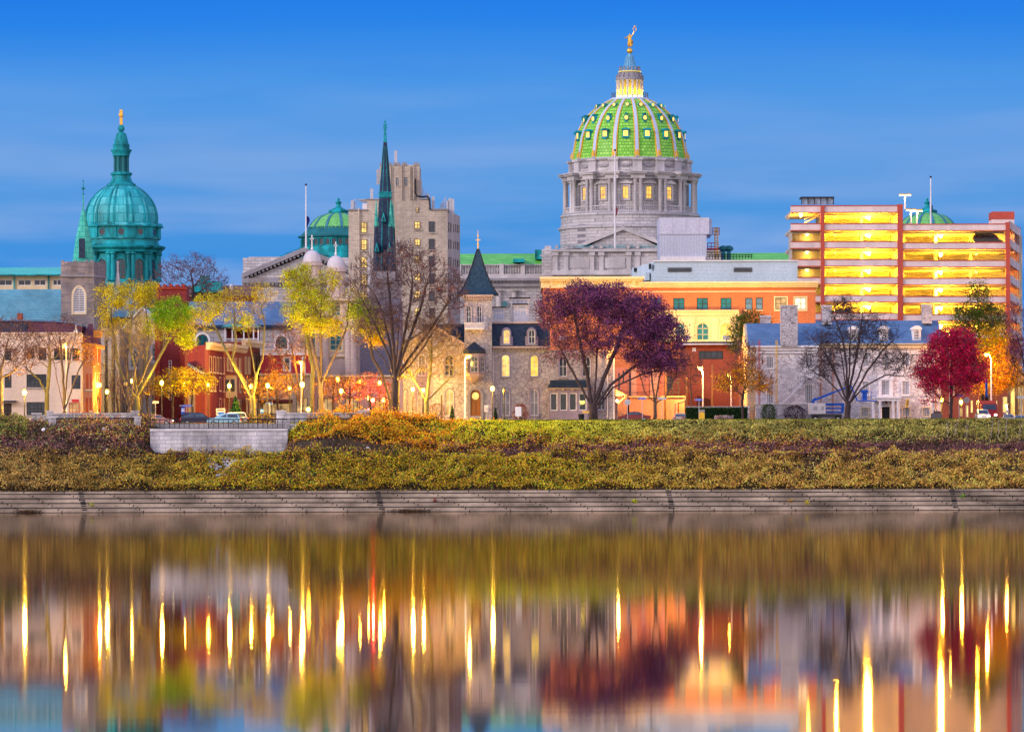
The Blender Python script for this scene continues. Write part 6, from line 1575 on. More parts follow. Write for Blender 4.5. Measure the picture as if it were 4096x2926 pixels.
m = MB(); Rb.box(m, 1036, 1252, 1493, 1500, -.5, 0); m.build('shop_cornice', m_cream, Rb.root)
Rr = Bld('low_cream_shopfront', 'low warm cream shopfronts behind the red lit tree', 'building', 748.0, 1400, vr=1560)
Rr.facade(m_salmon, 1252, 1610, 1505, None, 10, [(1270, 1330, 1590, 1655, 'shopd'), (1380, 1430, 1590, 1655, 'shopd'), (1500, 1560, 1590, 1655, 'shopd')])
m = MB(); Rr.box(m, 1250, 1612, 1500, 1507, -.4, 10); m.build('roof_edge', m_cream, Rr.root)

# ------------------------------------------------------------------ buildings down the street at the far right
Fr = Bld('brick_street_corner', 'orange lit brick corner building behind the red tree', 'building', 760.0, 3850, vr=1600)
sty('fr', m_lit, m_cream, 0, 1, 1, None, None, .1)
Fr.facade(m_brickmid, 3766, 3925, 1500, None, 12, [(3838, 3850, 1630, 1665, 'fr'), (3862, 3874, 1620, 1668, 'fr'), (3882, 3892, 1600, 1650, 'fr'), (3800, 3815, 1540, 1580, 'rw')])
Fb = Bld('brick_street_block', 'tall dark red brick block beyond the yellow tree at the street end', 'building', 800.0, 4020, vr=1600)
Fb.facade(m_brickmid, 3926, 4045, 1480, None, 12, [(3945, 3960, 1600, 1660, 'fr'), (3975, 3990, 1600, 1660, 'fr'), (4010, 4030, 1585, 1650, 'fr')])
Fg = Bld('copper_fronted_block', 'amber fronted block with angled mullions at the right picture edge', 'building', 745.0, 4100, vr=1500)

Fg.facade(M_plain('amber_panel', (.60, .34, .12), .6, amt=.2), 4030, 4160, 1500, None, 3, [(4040, 4060, 1540, 1690, 'fr'), (4070, 4092, 1540, 1690, 'shopd'), (4104, 4150, 1540, 1690, 'shopd')], YA=775, YB=742)
Fg.root['label'] = 'amber fronted block with tall lit panes beyond the street corner sign'
# ------------------------------------------------------------------ trees: space colonisation inside lobes read off the photo
m_bark = M_plain('grey_brown_bark', (.135, .095, .075), .9, amt=.4, scale=1.2)
m_barkdark = M_plain('dark_bark', (.06, .042, .045), .9, amt=.4, scale=1.2)
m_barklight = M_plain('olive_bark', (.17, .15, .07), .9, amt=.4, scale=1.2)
m_twig = M_plain('red_brown_twig', (.15, .075, .065), .9, amt=.3)
m_twigdark = M_plain('dark_twig', (.065, .045, .05), .9, amt=.3)
m_twigtan = M_plain('tan_twig', (.26, .18, .09), .9, amt=.3)
m_leaf = M_leaf('autumn_leaf')
def leaf_mesh(name, pts, size, cols, rng, parent=None, mat=None, updir=None, aspect=.6, kind=None):
    n = len(pts)
    a = rng.normal(size=(n, 3)); a /= np.linalg.norm(a, axis=1)[:, None]
    b = rng.normal(size=(n, 3)); b -= a*(a*b).sum(1)[:, None]; b /= np.linalg.norm(b, axis=1)[:, None]
    s = (size*(.6+.8*rng.random(n)))[:, None] if np.ndim(size) == 0 else (size*(.6+.8*rng.random(n)))[:, None]
    a = a*s*.5; b = b*s*.5*aspect
    v = np.stack([pts-a, pts+b*1.0-a*.1, pts+a, pts-b-a*.1], 1).reshape(-1, 3)
    q = np.arange(n*4).reshape(-1, 4)
    org = np.array(ORG.get(parent.name, (0, 0, 0))) if parent is not None else np.zeros(3)
    return np_mesh(name, v-org, q, mat or m_leaf, parent, np.repeat(cols, 4, 0))
def limb_mesh(name, P0, par, rad, sel, mat, parent, k=5):
    """tapered wood: one ring per node, skin between parent and child rings"""
    P0 = np.asarray(P0); par = np.asarray(par); N_ = len(P0)
    d = P0 - P0[np.maximum(par, 0)]
    if N_ > 1: d[0] = P0[1]-P0[0]
    d /= np.linalg.norm(d, axis=1)[:, None]+1e-9
    ref = np.where(np.abs(d[:, 2:3]) > .95, np.array([[1., 0, 0]]), np.array([[.3, .2, 1.]]))
    ref = np.tile(np.array([[0.6, 1.0, 0.15]]), (N_, 1))
    u_ = np.cross(d, ref); u_ /= np.linalg.norm(u_, axis=1)[:, None]+1e-9; w_ = np.cross(d, u_)
    t = 2*np.pi*np.arange(k)/k
    rings = P0[:, None, :] + rad[:, None, None]*(u_[:, None, :]*np.cos(t)[None, :, None] + w_[:, None, :]*np.sin(t)[None, :, None])
    # a side branch starts with a ring of its own thickness at the parent's centre
    idx = np.where(sel & (par >= 0))[0]; pr = par[idx]
    thin = rad[idx] < rad[pr]*.7
    start = np.where(thin[:, None, None], P0[pr][:, None, :] + (rings[idx]-P0[idx][:, None, :])*1.15, rings[pr])
    verts = np.concatenate([start, rings[idx]], 1).reshape(-1, 3)
    base = (np.arange(len(idx))*2*k)[:, None]
    j = np.arange(k)
    q = np.stack([base+j, base+(j+1) % k, base+k+(j+1) % k, base+k+j], -1).reshape(-1, 4)
    org = np.array(ORG.get(parent.name, (0, 0, 0)))
    return np_mesh(name, verts-org, q, mat, parent, smooth=True)
def grow(rng, chains, attr, step, kill, iters=140, up=.08, wob=.12, infl=9e9):
    """chains: lists of points (first = trunk from the ground; the next ones hang on the closest node of those before)"""
    pos, par = [], []
    for ci, ch in enumerate(chains):
        ch = [np.array(c, float) for c in ch]
        prev = -1
        if ci: prev = int(np.argmin([np.linalg.norm(ch[0]-p) for p in pos])); ch = ch[1:]
        for c in ch:
            if prev >= 0:
                s = pos[prev]; n = max(1, int(np.linalg.norm(c-s)/step))
                for i in range(1, n+1):
                    pos.append(s+(c-s)*i/n + rng.normal(size=3)*step*.05*(i < n)); par.append(prev); prev = len(pos)-1
            else: pos.append(c); par.append(-1); prev = 0
    nchild = [0]*len(pos)
    A = np.array(attr); P_ = np.array(pos)
    skip = max(1, int(.35*len(chains[0])))
    D = np.linalg.norm(A[:, None, :]-P_[None, :, :], axis=2)
    # the foot of the trunk does not sprout
    zmin = np.array(chains[0][-1])[2]*.55 + np.array(chains[0][0])[2]*.45
    D[:, P_[:, 2] < zmin] = 1e6
    near = D.argmin(1); nd = D.min(1); alive = np.ones(len(A), bool)
    dirs = [np.zeros(3)]*len(pos)
    for it in range(iters):
        ai = np.where(alive & (nd < infl))[0]
        if len(ai) == 0: break
        v = A[ai]-np.array(pos)[near[ai]]; v /= np.linalg.norm(v, axis=1)[:, None]+1e-9
        un, inv = np.unique(near[ai], return_inverse=True)
        acc = np.zeros((len(un), 3)); np.add.at(acc, inv, v)
        new = []
        for k, n in enumerate(un):
            d = acc[k]/(np.linalg.norm(acc[k])+1e-9)
            if par[n] >= 0:
                pd = pos[n]-pos[par[n]]; d = d + .45*pd/(np.linalg.norm(pd)+1e-9)
            d = d + rng.normal(size=3)*wob + np.array([0, 0, up]); d /= np.linalg.norm(d)
            if nchild[n] >= 3: 
                alive[ai[inv == k]] &= (rng.random((inv == k).sum()) > .5); continue
            pos.append(pos[n]+d*step*(.8+.4*rng.random())); par.append(int(n)); nchild[n] += 1; nchild.append(0); new.append(len(pos)-1)
        if not new: continue
        NP = np.array([pos[i] for i in new]); al = np.where(alive)[0]
        d2 = np.linalg.norm(A[al][:, None, :]-NP[None], axis=2); bi = d2.argmin(1); bd = d2.min(1)
        better = bd < nd[al]; near[al[better]] = np.array(new)[bi[better]]; nd[al[better]] = bd[better]
        alive[nd < kill] = False
    return np.array(pos), np.array(par)
def in_lobes(rng, lobes, n, Y, shell=.5):
    """lobes: (u, v, ru, rv, weight) ellipses in photo pixels at distance Y, given depth like their width"""
    w = np.array([l[4] if len(l) > 4 else 1 for l in lobes], float); w /= w.sum(); out = []; ids = []
    for li in rng.choice(len(lobes), n, p=w):
        u, v, ru, rv = lobes[li][:4]
        d = rng.normal(size=3); d /= np.linalg.norm(d); r = rng.random()**(shell if shell else .333)
        c = P(u, v, Y); k = Y/F; rd = min(ru, rv*1.6)*k
        out.append((c.x + d[0]*r*ru*k, Y + d[1]*r*rd, c.z + d[2]*r*rv*k)); ids.append(li)
    return np.array(out), np.array(ids)
def pal(rng, n, cols, jit=.22):
    cols = np.array(cols); w = rng.integers(0, len(cols), n)
    return np.clip(cols[w]*(1 + jit*rng.normal(size=(n, 1)))*(1+.08*rng.normal(size=(n, 3))), .003, .95)
def tree(name, label, Y, trunk, lobes, R0, seed, n_attr=420, step=.55, twigs=2, tw_len=.7, bark=None, twig=None, leaves=(), group='autumn trees along the river front', extra=(), kill=None, tip=.020, up=.08, wob=.12, split=.07, tw_r=.028, shell=.5):
    rng = np.random.default_rng(seed); R0 *= .74; n_attr = int(n_attr*2.2); step *= .85; twigs += 1; tw_len *= 1.25
    ch = [[tuple(P(u, v, Y)) for u, v in trunk]]
    ch[0][0] = (ch[0][0][0], Y, GZ-.1 if P(trunk[0][0], trunk[0][1], Y).z < GZ+1.5 else ch[0][0][2])
    for e in extra:
        dy = 0
        ch.append([tuple(P(u, v, Y)+Vector((0, rng.normal()*.6*(i > 0), 0))) for i, (u, v) in enumerate(e)])
    A, _ = in_lobes(rng, lobes, n_attr, Y, shell)
    pos, par = grow(rng, ch, A, step, kill or step*1.3, up=up, wob=wob)
    n = len(pos); cnt = np.zeros(n); has = np.zeros(n, bool); has[par[par >= 0]] = True
    for i in range(n-1, -1, -1):
        if not has[i]: cnt[i] = 1
        if par[i] >= 0: cnt[par[i]] += cnt[i]
    # trunk chain indices increase along growth, so children always follow parents
    pw = math.log(R0/tip)/math.log(max(2, cnt[0])); rad = tip*cnt**pw
    base = np.clip(1 - (pos[:, 2]-pos[0, 2])/1.2, 0, 1); rad *= 1 + .55*base**2*(np.arange(n) < 40)
    r = empty(name, label, 'tree', tuple(ch[0][0]), group)
    limb_mesh('trunk', pos, par, rad, rad >= split, bark or m_bark, r, 7)
    tips = np.where(~has)[0]; fine = np.where(rad < split*.8)[0]
    # twigs
    tb = np.concatenate([np.repeat(tips, twigs), rng.choice(fine, min(len(fine), len(tips)*twigs//2), replace=True) if len(fine) else tips[:0]])
    dirs = pos - pos[np.maximum(par, 0)]; dirs /= np.linalg.norm(dirs, axis=1)[:, None]+1e-9
    d = dirs[tb] + rng.normal(size=(len(tb), 3))*.55 + np.array([0, 0, .25]); d /= np.linalg.norm(d, axis=1)[:, None]
    ends = pos[tb] + d*tw_len*(.4+.9*rng.random((len(tb), 1)))
    pos2 = np.concatenate([pos, ends]); par2 = np.concatenate([par, tb]); rad2 = np.concatenate([rad, np.full(len(tb), tw_r)])
    sel = np.concatenate([rad < split, np.ones(len(tb), bool)])
    tw = limb_mesh('crown' if not leaves else 'twigs', pos2, par2, rad2, sel, twig or m_twig, r, 4)
    tpos = np.concatenate([pos[fine], ends, ends]) if len(fine) else ends
    LP_, LC_, LS_ = [], [], []
    k = Y/F
    for (u, v, ru, rv, cnt_, cols, size) in leaves:
        c = P(u, v, Y)
        dd = ((tpos[:, 0]-c.x)/(ru*k))**2 + ((tpos[:, 2]-c.z)/(rv*k))**2
        cand = np.where(dd < 1)[0]
        if len(cand) < 3: continue
        ce = tpos[rng.choice(cand, max(3, min(len(cand), cnt_//9)))]            # leaves sit in sprays around chosen twigs
        cnt_ = int(cnt_*(2.2 if cols[0][1] > .3 else 1.2)); si = rng.integers(0, len(ce), cnt_); tone = (.4+.95*rng.random(len(ce)))[si][:, None]; pt = ce[si] + rng.normal(size=(cnt_, 3))*np.array([.38, .38, .28])*(size/.25)
        LP_.append(pt); LC_.append(np.clip(pal(rng, cnt_, cols, .16)*tone, .003, .95)); LS_.append(np.full(cnt_, size*.8))
    if LP_:
        leaf_mesh('crown', np.concatenate(LP_), np.concatenate(LS_), np.concatenate(LC_), rng, r)
    return r
YL = [(.66, .54, .01), (.54, .48, .012), (.76, .60, .03)]; YG = [(.52, .58, .015), (.40, .52, .015), (.62, .60, .02)]; GR = [(.13, .42, .01), (.22, .50, .015), (.34, .54, .015)]
BR = [(.22, .10, .05), (.30, .15, .06), (.16, .07, .05)]; OR = [(.85, .27, .008), (.78, .34, .01), (.90, .38, .015)]; OG = [(.80, .44, .01), (.66, .40, .012)]
PU = [(.25, .06, .19), (.16, .045, .17), (.33, .09, .19), (.10, .04, .13), (.25, .11, .13)]; RE = [(.62, .012, .07), (.48, .008, .09), (.75, .03, .08), (.30, .01, .07)]
RB = [(.28, .06, .04), (.20, .05, .05), (.36, .10, .04)]; DG = [(.05, .12, .02), (.09, .16, .02), (.16, .19, .03), (.24, .18, .03)]
tree('bare_tree', 'leafless tree with clinging brown leaves before the stucco building door', 686, [(4, 1690), (3, 1560), (2, 1500)], [(20, 1390, 150, 130, 3), (90, 1420, 85, 90, 1.5), (-60, 1400, 100, 120, 1)], .42, 1, 420, .6, 3, .8, m_bark, m_twig,
     [(60, 1400, 130, 170, 1500, BR, .22)], split=.06)
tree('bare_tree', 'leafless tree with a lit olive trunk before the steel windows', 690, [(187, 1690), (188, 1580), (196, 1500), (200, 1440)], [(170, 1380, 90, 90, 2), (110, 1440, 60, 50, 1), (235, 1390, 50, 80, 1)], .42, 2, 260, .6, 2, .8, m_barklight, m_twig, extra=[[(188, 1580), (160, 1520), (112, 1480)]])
tree('vase_shaped_tree', 'vase shaped multi-stemmed tree with an orange leafed side, by the brick house', 688, [(260, 1690), (258, 1630)], [(255, 1340, 75, 80, 2), (300, 1400, 55, 70, 1), (205, 1390, 45, 70, 1), (345, 1420, 40, 60, .8)], .40, 3, 420, .6, 2, .8, m_bark, m_twig,
     [(335, 1450, 50, 110, 700, OR, .22), (300, 1520, 35, 40, 200, OR, .22)], extra=[[(258, 1640), (232, 1520), (212, 1430)], [(258, 1640), (268, 1500), (285, 1400)], [(258, 1640), (300, 1520), (335, 1440)], [(258, 1640), (250, 1480), (243, 1380)]], wob=.06)
tree('yellow_green_tree', 'big forked tree, yellow on top and green at the side, before the red tower', 692, [(551, 1690), (549, 1600), (545, 1570)], [(450, 1200, 70, 70, 2), (555, 1180, 75, 65, 2.4), (690, 1270, 85, 70, 3), (620, 1340, 60, 60, 1), (430, 1300, 40, 70, 1), (740, 1350, 40, 40, 1), (540, 1300, 70, 60, 1)], .48, 4, 750, .65, 2, .8, m_barklight, m_twigtan,
     [(430, 1215, 70, 75, 1500, YL, .26), (520, 1185, 60, 55, 1700, YL, .26), (600, 1180, 50, 50, 1300, YL, .26), (690, 1250, 85, 60, 2800, GR, .26), (720, 1330, 60, 50, 1300, YG, .26), (740, 1385, 35, 30, 500, YG, .26), (500, 1330, 100, 90, 700, YL, .24), (620, 1300, 50, 60, 700, YG, .26)],
     extra=[[(549, 1600), (497, 1520), (468, 1450), (462, 1380)], [(549, 1590), (540, 1480), (520, 1380)], [(549, 1590), (600, 1500), (640, 1420), (680, 1350)], [(549, 1600), (580, 1470), (590, 1380)]])
tree('vase_shaped_tree', 'leafless many-stemmed vase shaped tree standing close to the big yellow tree', 690, [(516, 1690), (518, 1620)], [(480, 1380, 60, 90, 1), (540, 1370, 70, 90, 1), (430, 1480, 30, 60, .5)], .38, 5, 300, .6, 2, .7, m_bark, m_twigtan, extra=[[(518, 1630), (480, 1530), (455, 1450)], [(518, 1630), (505, 1500), (495, 1400)], [(518, 1630), (535, 1510), (555, 1400)], [(518, 1630), (560, 1530), (610, 1420)]], wob=.06)
def small(u, v0, ru, label, cols, seed, cnt=1300, Y=696, vb=1690, bark=None, rv=55, name='small_yellow_tree'):
    tree(name, label, Y, [(u, vb), (u+2, 1640), (u-1, 1615)], [(u, v0, ru, rv, 1)], .22, seed, 240, .5, 2, .6, bark or m_barkdark, m_twig, [(u, v0, ru*1.1, rv*1.1, cnt, cols, .22)], group='small street trees under the lamps', split=.05)
small(690, 1535, 75, 'small spreading yellow tree left of the blue parking sign', YL+OG, 11, 1300)
small(768, 1530, 85, 'small spreading yellow tree with a gnarled trunk beside the brick row houses', YL+OG, 12, 1800)
small(590, 1560, 50, 'thin sparse street tree beside the big yellow tree trunk', OG, 13, 300)
small(470, 1560, 45, 'thin leafless street tree in front of the rough stone buttresses', BR, 14, 120)
small(1034, 1560, 60, 'small amber tree under the lamps beside the forked tree', OG+OR, 15, 700)
small(1110, 1550, 70, 'small amber tree before the cream shop awning', OG+OR, 16, 900)
small(1335, 1555, 65, 'small amber branching tree below the cream church columns', OR+OG, 17, 700)
small(1400, 1550, 65, 'small amber branching tree next to the signal-lit red tree', OR+OG, 18, 700)
small(1545, 1585, 45, 'small dark branching tree close to the great bare trunk', OR, 19, 200)
small(1480, 1550, 70, 'small tree glowing red beside the traffic signal', BR+OR, 20, 350, name='signal_lit_tree')
tree('yellow_green_tree', 'forked sparse yellow-green tree in front of the brick row houses', 688, [(1015, 1690), (1012, 1610), (1010, 1575)], [(840, 1230, 60, 50, 2), (930, 1210, 70, 60, 1.5), (1040, 1190, 50, 70, 1.5), (1000, 1290, 60, 60, 1), (800, 1290, 40, 40, .7)], .46, 21, 520, .65, 3, .9, m_barklight, m_twigtan,
     [(835, 1235, 75, 60, 1300, YL+YG, .25), (930, 1220, 75, 70, 700, YL, .22), (1050, 1190, 45, 75, 600, YL, .22), (950, 1290, 60, 40, 500, YG, .24), (800, 1300, 50, 50, 350, YL, .24)],
     extra=[[(1012, 1600), (960, 1500), (905, 1400), (860, 1310)], [(1012, 1590), (1030, 1490), (1050, 1440), (1060, 1300)], [(1022, 1530), (1010, 1430), (990, 1330)], [(930, 1450), (945, 1370), (940, 1290)]])
tree('yellow_green_tree', 'tall yellow-green tree with a clean trunk in front of the twin turret church', 690, [(1286, 1690), (1284, 1600), (1280, 1520), (1268, 1450)], [(1200, 1130, 70, 60, 2), (1250, 1230, 110, 80, 3), (1290, 1310, 80, 50, 1.5), (1180, 1250, 50, 60, 1), (1370, 1230, 60, 70, 1), (1420, 1180, 50, 60, 1), (1320, 1130, 60, 50, 1)], .42, 22, 720, .65, 3, .8, m_bark, m_twigtan,
     [(1200, 1130, 75, 70, 2300, YG+GR[2:]+YL, .26), (1245, 1220, 105, 70, 2400, YG, .26), (1290, 1310, 90, 45, 1500, YG+YL, .26), (1160, 1260, 50, 50, 500, YG, .25), (1400, 1200, 60, 80, 300, YL, .22), (1300, 1120, 60, 45, 700, YL+YG, .25)],
     extra=[[(1282, 1560), (1310, 1480), (1360, 1380), (1390, 1300)], [(1282, 1540), (1260, 1420), (1235, 1300)], [(1282, 1540), (1285, 1400), (1280, 1290)]])
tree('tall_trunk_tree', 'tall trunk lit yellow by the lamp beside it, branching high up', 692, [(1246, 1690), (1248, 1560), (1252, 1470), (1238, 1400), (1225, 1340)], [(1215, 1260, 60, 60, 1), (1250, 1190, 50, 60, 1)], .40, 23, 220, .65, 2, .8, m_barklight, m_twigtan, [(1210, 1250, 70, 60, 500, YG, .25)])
tree('vase_shaped_tree', 'fan of thin reddish stems rising behind the bright lamp', 698, [(1208, 1690), (1208, 1640)], [(1150, 1380, 80, 110, 2), (1210, 1370, 70, 110, 1.5), (1100, 1460, 40, 60, .7)], .36, 24, 420, .6, 2, .8, m_twig, m_twig, [(1150, 1420, 90, 110, 500, RB+OR, .2)],
     extra=[[(1208, 1640), (1160, 1500), (1120, 1420)], [(1208, 1640), (1185, 1490), (1165, 1380)], [(1208, 1640), (1215, 1480), (1225, 1370)], [(1208, 1640), (1245, 1520), (1270, 1430)]], wob=.05)
tree('great_bare_tree', 'great dark bare tree with upswept limbs and red leaf remnants, before the beige tower', 686, [(1580, 1695), (1580, 1600), (1582, 1540), (1580, 1500)], [(1500, 1150, 80, 130, 2), (1600, 1080, 90, 110, 3), (1700, 1130, 90, 130, 3), (1790, 1180, 70, 110, 2), (1440, 1130, 50, 110, 1), (1560, 1280, 110, 80, 1.4), (1740, 1310, 90, 70, 1.2), (1450, 1330, 50, 60, .8)], .78, 25, 1700, .62, 5, 1.0, m_barkdark, M_plain('mauve_twig', (.13, .08, .085), .9, amt=.3),
     [(1740, 1080, 120, 110, 700, RB, .2), (1640, 1030, 70, 50, 300, RB, .2), (1800, 1200, 60, 100, 350, RB, .2)],
     extra=[[(1582, 1540), (1540, 1440), (1480, 1370), (1420, 1330)], [(1580, 1510), (1560, 1380), (1530, 1250), (1500, 1180)], [(1580, 1510), (1590, 1370), (1600, 1220)], [(1580, 1510), (1620, 1400), (1660, 1280), (1690, 1180)], [(1580, 1530), (1640, 1460), (1700, 1380), (1760, 1280)], [(1580, 1560), (1540, 1530), (1520, 1500)], [(1580, 1520), (1555, 1420), (1510, 1320), (1460, 1220)], [(1580, 1520), (1575, 1380), (1560, 1200), (1550, 1100)], [(1580, 1515), (1605, 1400), (1640, 1220), (1650, 1120)], [(1582, 1530), (1630, 1440), (1720, 1320), (1800, 1200)], [(1582, 1525), (1615, 1410), (1680, 1240), (1710, 1120)]], wob=.09, up=.14, split=.075)
tree('yellow_green_tree', 'leaning yellow-green leafed tree in front of the lavender stone church wall', 689, [(1566, 1690), (1560, 1600), (1530, 1500), (1490, 1430)], [(1450, 1270, 60, 60, 2), (1500, 1340, 50, 50, 1), (1430, 1220, 40, 40, 1)], .24, 26, 260, .6, 2, .7, m_barkdark, m_twig,
     [(1460, 1240, 55, 50, 1500, GR[1:]+YG, .26), (1480, 1310, 60, 50, 1500, YG+YL, .26), (1500, 1390, 40, 50, 700, YL+OG, .25), (1410, 1290, 40, 50, 300, YG, .24)])
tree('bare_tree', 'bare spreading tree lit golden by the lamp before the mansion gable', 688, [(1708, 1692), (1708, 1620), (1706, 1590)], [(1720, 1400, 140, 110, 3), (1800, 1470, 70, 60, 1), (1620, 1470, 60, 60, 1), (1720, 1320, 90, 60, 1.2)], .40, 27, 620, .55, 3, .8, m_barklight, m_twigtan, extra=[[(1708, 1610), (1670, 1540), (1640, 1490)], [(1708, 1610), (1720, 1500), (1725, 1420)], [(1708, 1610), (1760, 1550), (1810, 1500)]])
tree('purple_tree', 'large dark purple leafed tree with a wide fan of dark limbs', 684, [(2375, 1700), (2374, 1640), (2374, 1600)], [(2220, 1250, 75, 95, 1.6), (2330, 1210, 95, 80, 2), (2450, 1220, 95, 75, 2), (2570, 1260, 95, 85, 2.2), (2660, 1350, 75, 85, 1.8), (2480, 1350, 130, 90, 2), (2300, 1370, 110, 90, 1.6), (2210, 1400, 50, 70, .7), (2600, 1440, 90, 55, 1)], .75, 28, 1700, .62, 2, .7, m_barkdark, m_twigdark,
     [(2210, 1260, 85, 100, 5200, PU+BR[:1], .27), (2330, 1210, 110, 95, 9500, PU, .28), (2450, 1215, 110, 85, 9000, PU, .28), (2575, 1260, 110, 95, 11000, PU[:2]+PU, .28), (2665, 1360, 85, 100, 9000, PU[:2]+PU, .28), (2480, 1350, 150, 95, 8500, PU, .27), (2320, 1380, 110, 80, 3500, PU+BR[:2], .25), (2590, 1450, 110, 60, 5000, PU, .26), (2210, 1380, 60, 80, 1200, BR+PU, .24)],
     extra=[[(2374, 1640), (2320, 1540), (2270, 1450), (2230, 1370)], [(2374, 1630), (2350, 1500), (2320, 1370), (2300, 1280)], [(2374, 1620), (2385, 1480), (2390, 1340)], [(2374, 1620), (2420, 1500), (2470, 1380), (2500, 1290)], [(2376, 1640), (2440, 1540), (2530, 1470), (2620, 1420)], [(2376, 1650), (2450, 1550), (2560, 1500), (2640, 1480)]], wob=.08, up=.1, split=.08)
tree('small_purple_tree', 'small low-forked tree with purple leaves under the big crown, before the salmon shed', 687, [(2621, 1698), (2620, 1640), (2620, 1612)], [(2640, 1440, 95, 60, 2), (2560, 1460, 50, 50, 1), (2700, 1470, 60, 60, 1)], .30, 29, 330, .55, 2, .7, m_bark, m_twigdark, [(2650, 1450, 100, 60, 3600, PU, .25), (2720, 1490, 50, 60, 500, PU+BR, .22)],
     extra=[[(2620, 1612), (2580, 1570), (2560, 1500)], [(2620, 1612), (2660, 1590), (2700, 1510)], [(2620, 1612), (2610, 1540), (2604, 1480)], [(2620, 1605), (2634, 1530), (2645, 1480)]])
tree('orange_tree', 'small orange and gold tree with bare tips, before the stone side wing', 686, [(2972, 1694), (2970, 1630), (2968, 1605)], [(2960, 1520, 100, 60, 2), (2985, 1450, 75, 70, 1.6), (3040, 1540, 60, 40, 1), (2970, 1400, 50, 40, .6)], .24, 30, 420, .5, 3, .7, m_barkdark, m_twig,
     [(2960, 1530, 110, 60, 2600, OR+OG, .23), (3000, 1480, 80, 60, 1200, OR+RB, .23), (3060, 1545, 50, 40, 700, OR, .23), (2910, 1470, 50, 60, 350, RB, .21)])
tree('great_bare_tree', 'great bare tree with a stout grey trunk and wide limbs, before the columned porch', 684, [(3388, 1698), (3390, 1640), (3393, 1600)], [(3300, 1430, 90, 100, 2), (3390, 1360, 110, 110, 2.4), (3490, 1380, 110, 110, 2.2), (3580, 1450, 70, 60, 1.4), (3250, 1470, 50, 60, 1), (3380, 1250, 70, 60, 1), (3480, 1290, 60, 50, .8)], .56, 31, 1200, .62, 5, 1.0, m_barkdark, m_twigdark,
     extra=[[(3392, 1620), (3350, 1560), (3300, 1510), (3240, 1480)], [(3392, 1610), (3375, 1480), (3360, 1380)], [(3393, 1610), (3400, 1460), (3400, 1320)], [(3393, 1610), (3440, 1490), (3470, 1380)], [(3393, 1615), (3450, 1550), (3540, 1500), (3640, 1505)], [(3392, 1612), (3345, 1500), (3290, 1400), (3230, 1330)], [(3393, 1605), (3420, 1450), (3440, 1330), (3450, 1250)], [(3392, 1610), (3385, 1470), (3370, 1350), (3340, 1270)], [(3393, 1612), (3470, 1480), (3540, 1390), (3600, 1340)]], wob=.09, up=.04, split=.075)
tree('red_tree', 'dense crimson red tree with a rounded crown at the street corner', 684, [(3802, 1696), (3803, 1630), (3806, 1600)], [(3800, 1400, 110, 80, 2), (3720, 1480, 75, 70, 1.4), (3880, 1470, 75, 75, 1.6), (3800, 1530, 130, 60, 1.6), (3780, 1360, 50, 50, .6), (3850, 1360, 50, 50, .6), (3710, 1590, 20, 28, .25)], .32, 32, 900, .5, 2, .5, m_barkdark, m_twigdark,
     [(3800, 1400, 120, 85, 7500, RE, .25), (3720, 1480, 80, 80, 4500, RE, .25), (3880, 1465, 85, 90, 6000, RE, .25), (3800, 1530, 140, 65, 6500, RE, .25), (3775, 1350, 55, 50, 1500, RE, .24), (3850, 1355, 55, 45, 1500, RE, .24), (3710, 1590, 26, 34, 350, RE, .24)], up=.1)
tree('dark_green_tree', 'tall dark green and bronze tree rising before the garage column', 716, [(3930, 1690), (3928, 1500), (3922, 1380)], [(3910, 1200, 40, 70, 1.4), (3860, 1280, 55, 55, 1.4), (3950, 1280, 70, 60, 1.6), (3900, 1330, 90, 40, 1)], .36, 33, 520, .6, 2, .7, m_barkdark, m_twigdark, [(3910, 1200, 50, 80, 2600, DG, .27), (3855, 1280, 60, 60, 2500, DG, .27), (3955, 1280, 75, 65, 3000, DG, .27), (3900, 1340, 90, 40, 1500, DG+OG, .26), (3990, 1240, 40, 60, 300, RB, .22)])
tree('golden_tree', 'golden orange leafed tree glowing under the street light beside the red tree', 706, [(3961, 1690), (3962, 1620), (3958, 1570)], [(3980, 1400, 70, 80, 2), (4000, 1510, 90, 70, 2.4), (3950, 1540, 60, 50, 1)], .34, 34, 520, .6, 2, .6, m_bark, m_twig, [(3985, 1390, 80, 80, 3400, OG+YG[:1]+OR, .26), (4000, 1510, 100, 75, 5200, OR+OG, .26), (3945, 1550, 60, 45, 1500, OR+OG, .25)])
tree('plum_tree', 'plum red tree at the end of the row, past the golden tree', 690, [(4110, 1690), (4108, 1560)], [(4060, 1300, 50, 90, 1.4), (4085, 1420, 60, 80, 1.6), (4100, 1500, 50, 60, 1)], .30, 35, 420, .6, 3, .7, m_barkdark, m_twigdark, [(4065, 1300, 55, 100, 900, RB+PU, .25), (4085, 1420, 60, 70, 1800, PU[:3]+RB, .25)])
tree('background_tree', 'bare tree with dark red leaf remnants far behind the red tower', 890, [(768, 1260), (770, 1200), (772, 1160)], [(700, 1100, 75, 75, 1.6), (790, 1090, 85, 70, 2), (850, 1130, 60, 50, 1)], .40, 36, 620, .7, 3, .9, m_barkdark, m_twig, [(760, 1100, 150, 90, 2600, RB+PU, .24)], wob=.1)
tree('dark_green_tree', 'dark green tree standing behind the stone side wing, before the orange office', 728, [(3010, 1690), (3008, 1450), (3005, 1400)], [(3010, 1300, 75, 50, 1.5), (2960, 1340, 50, 60, 1)], .30, 37, 300, .6, 2, .7, m_barkdark, m_twigdark, [(3015, 1295, 90, 55, 2800, DG[:3], .26), (2960, 1340, 55, 70, 1700, DG[:3], .26), (2950, 1400, 40, 40, 600, DG, .26)])
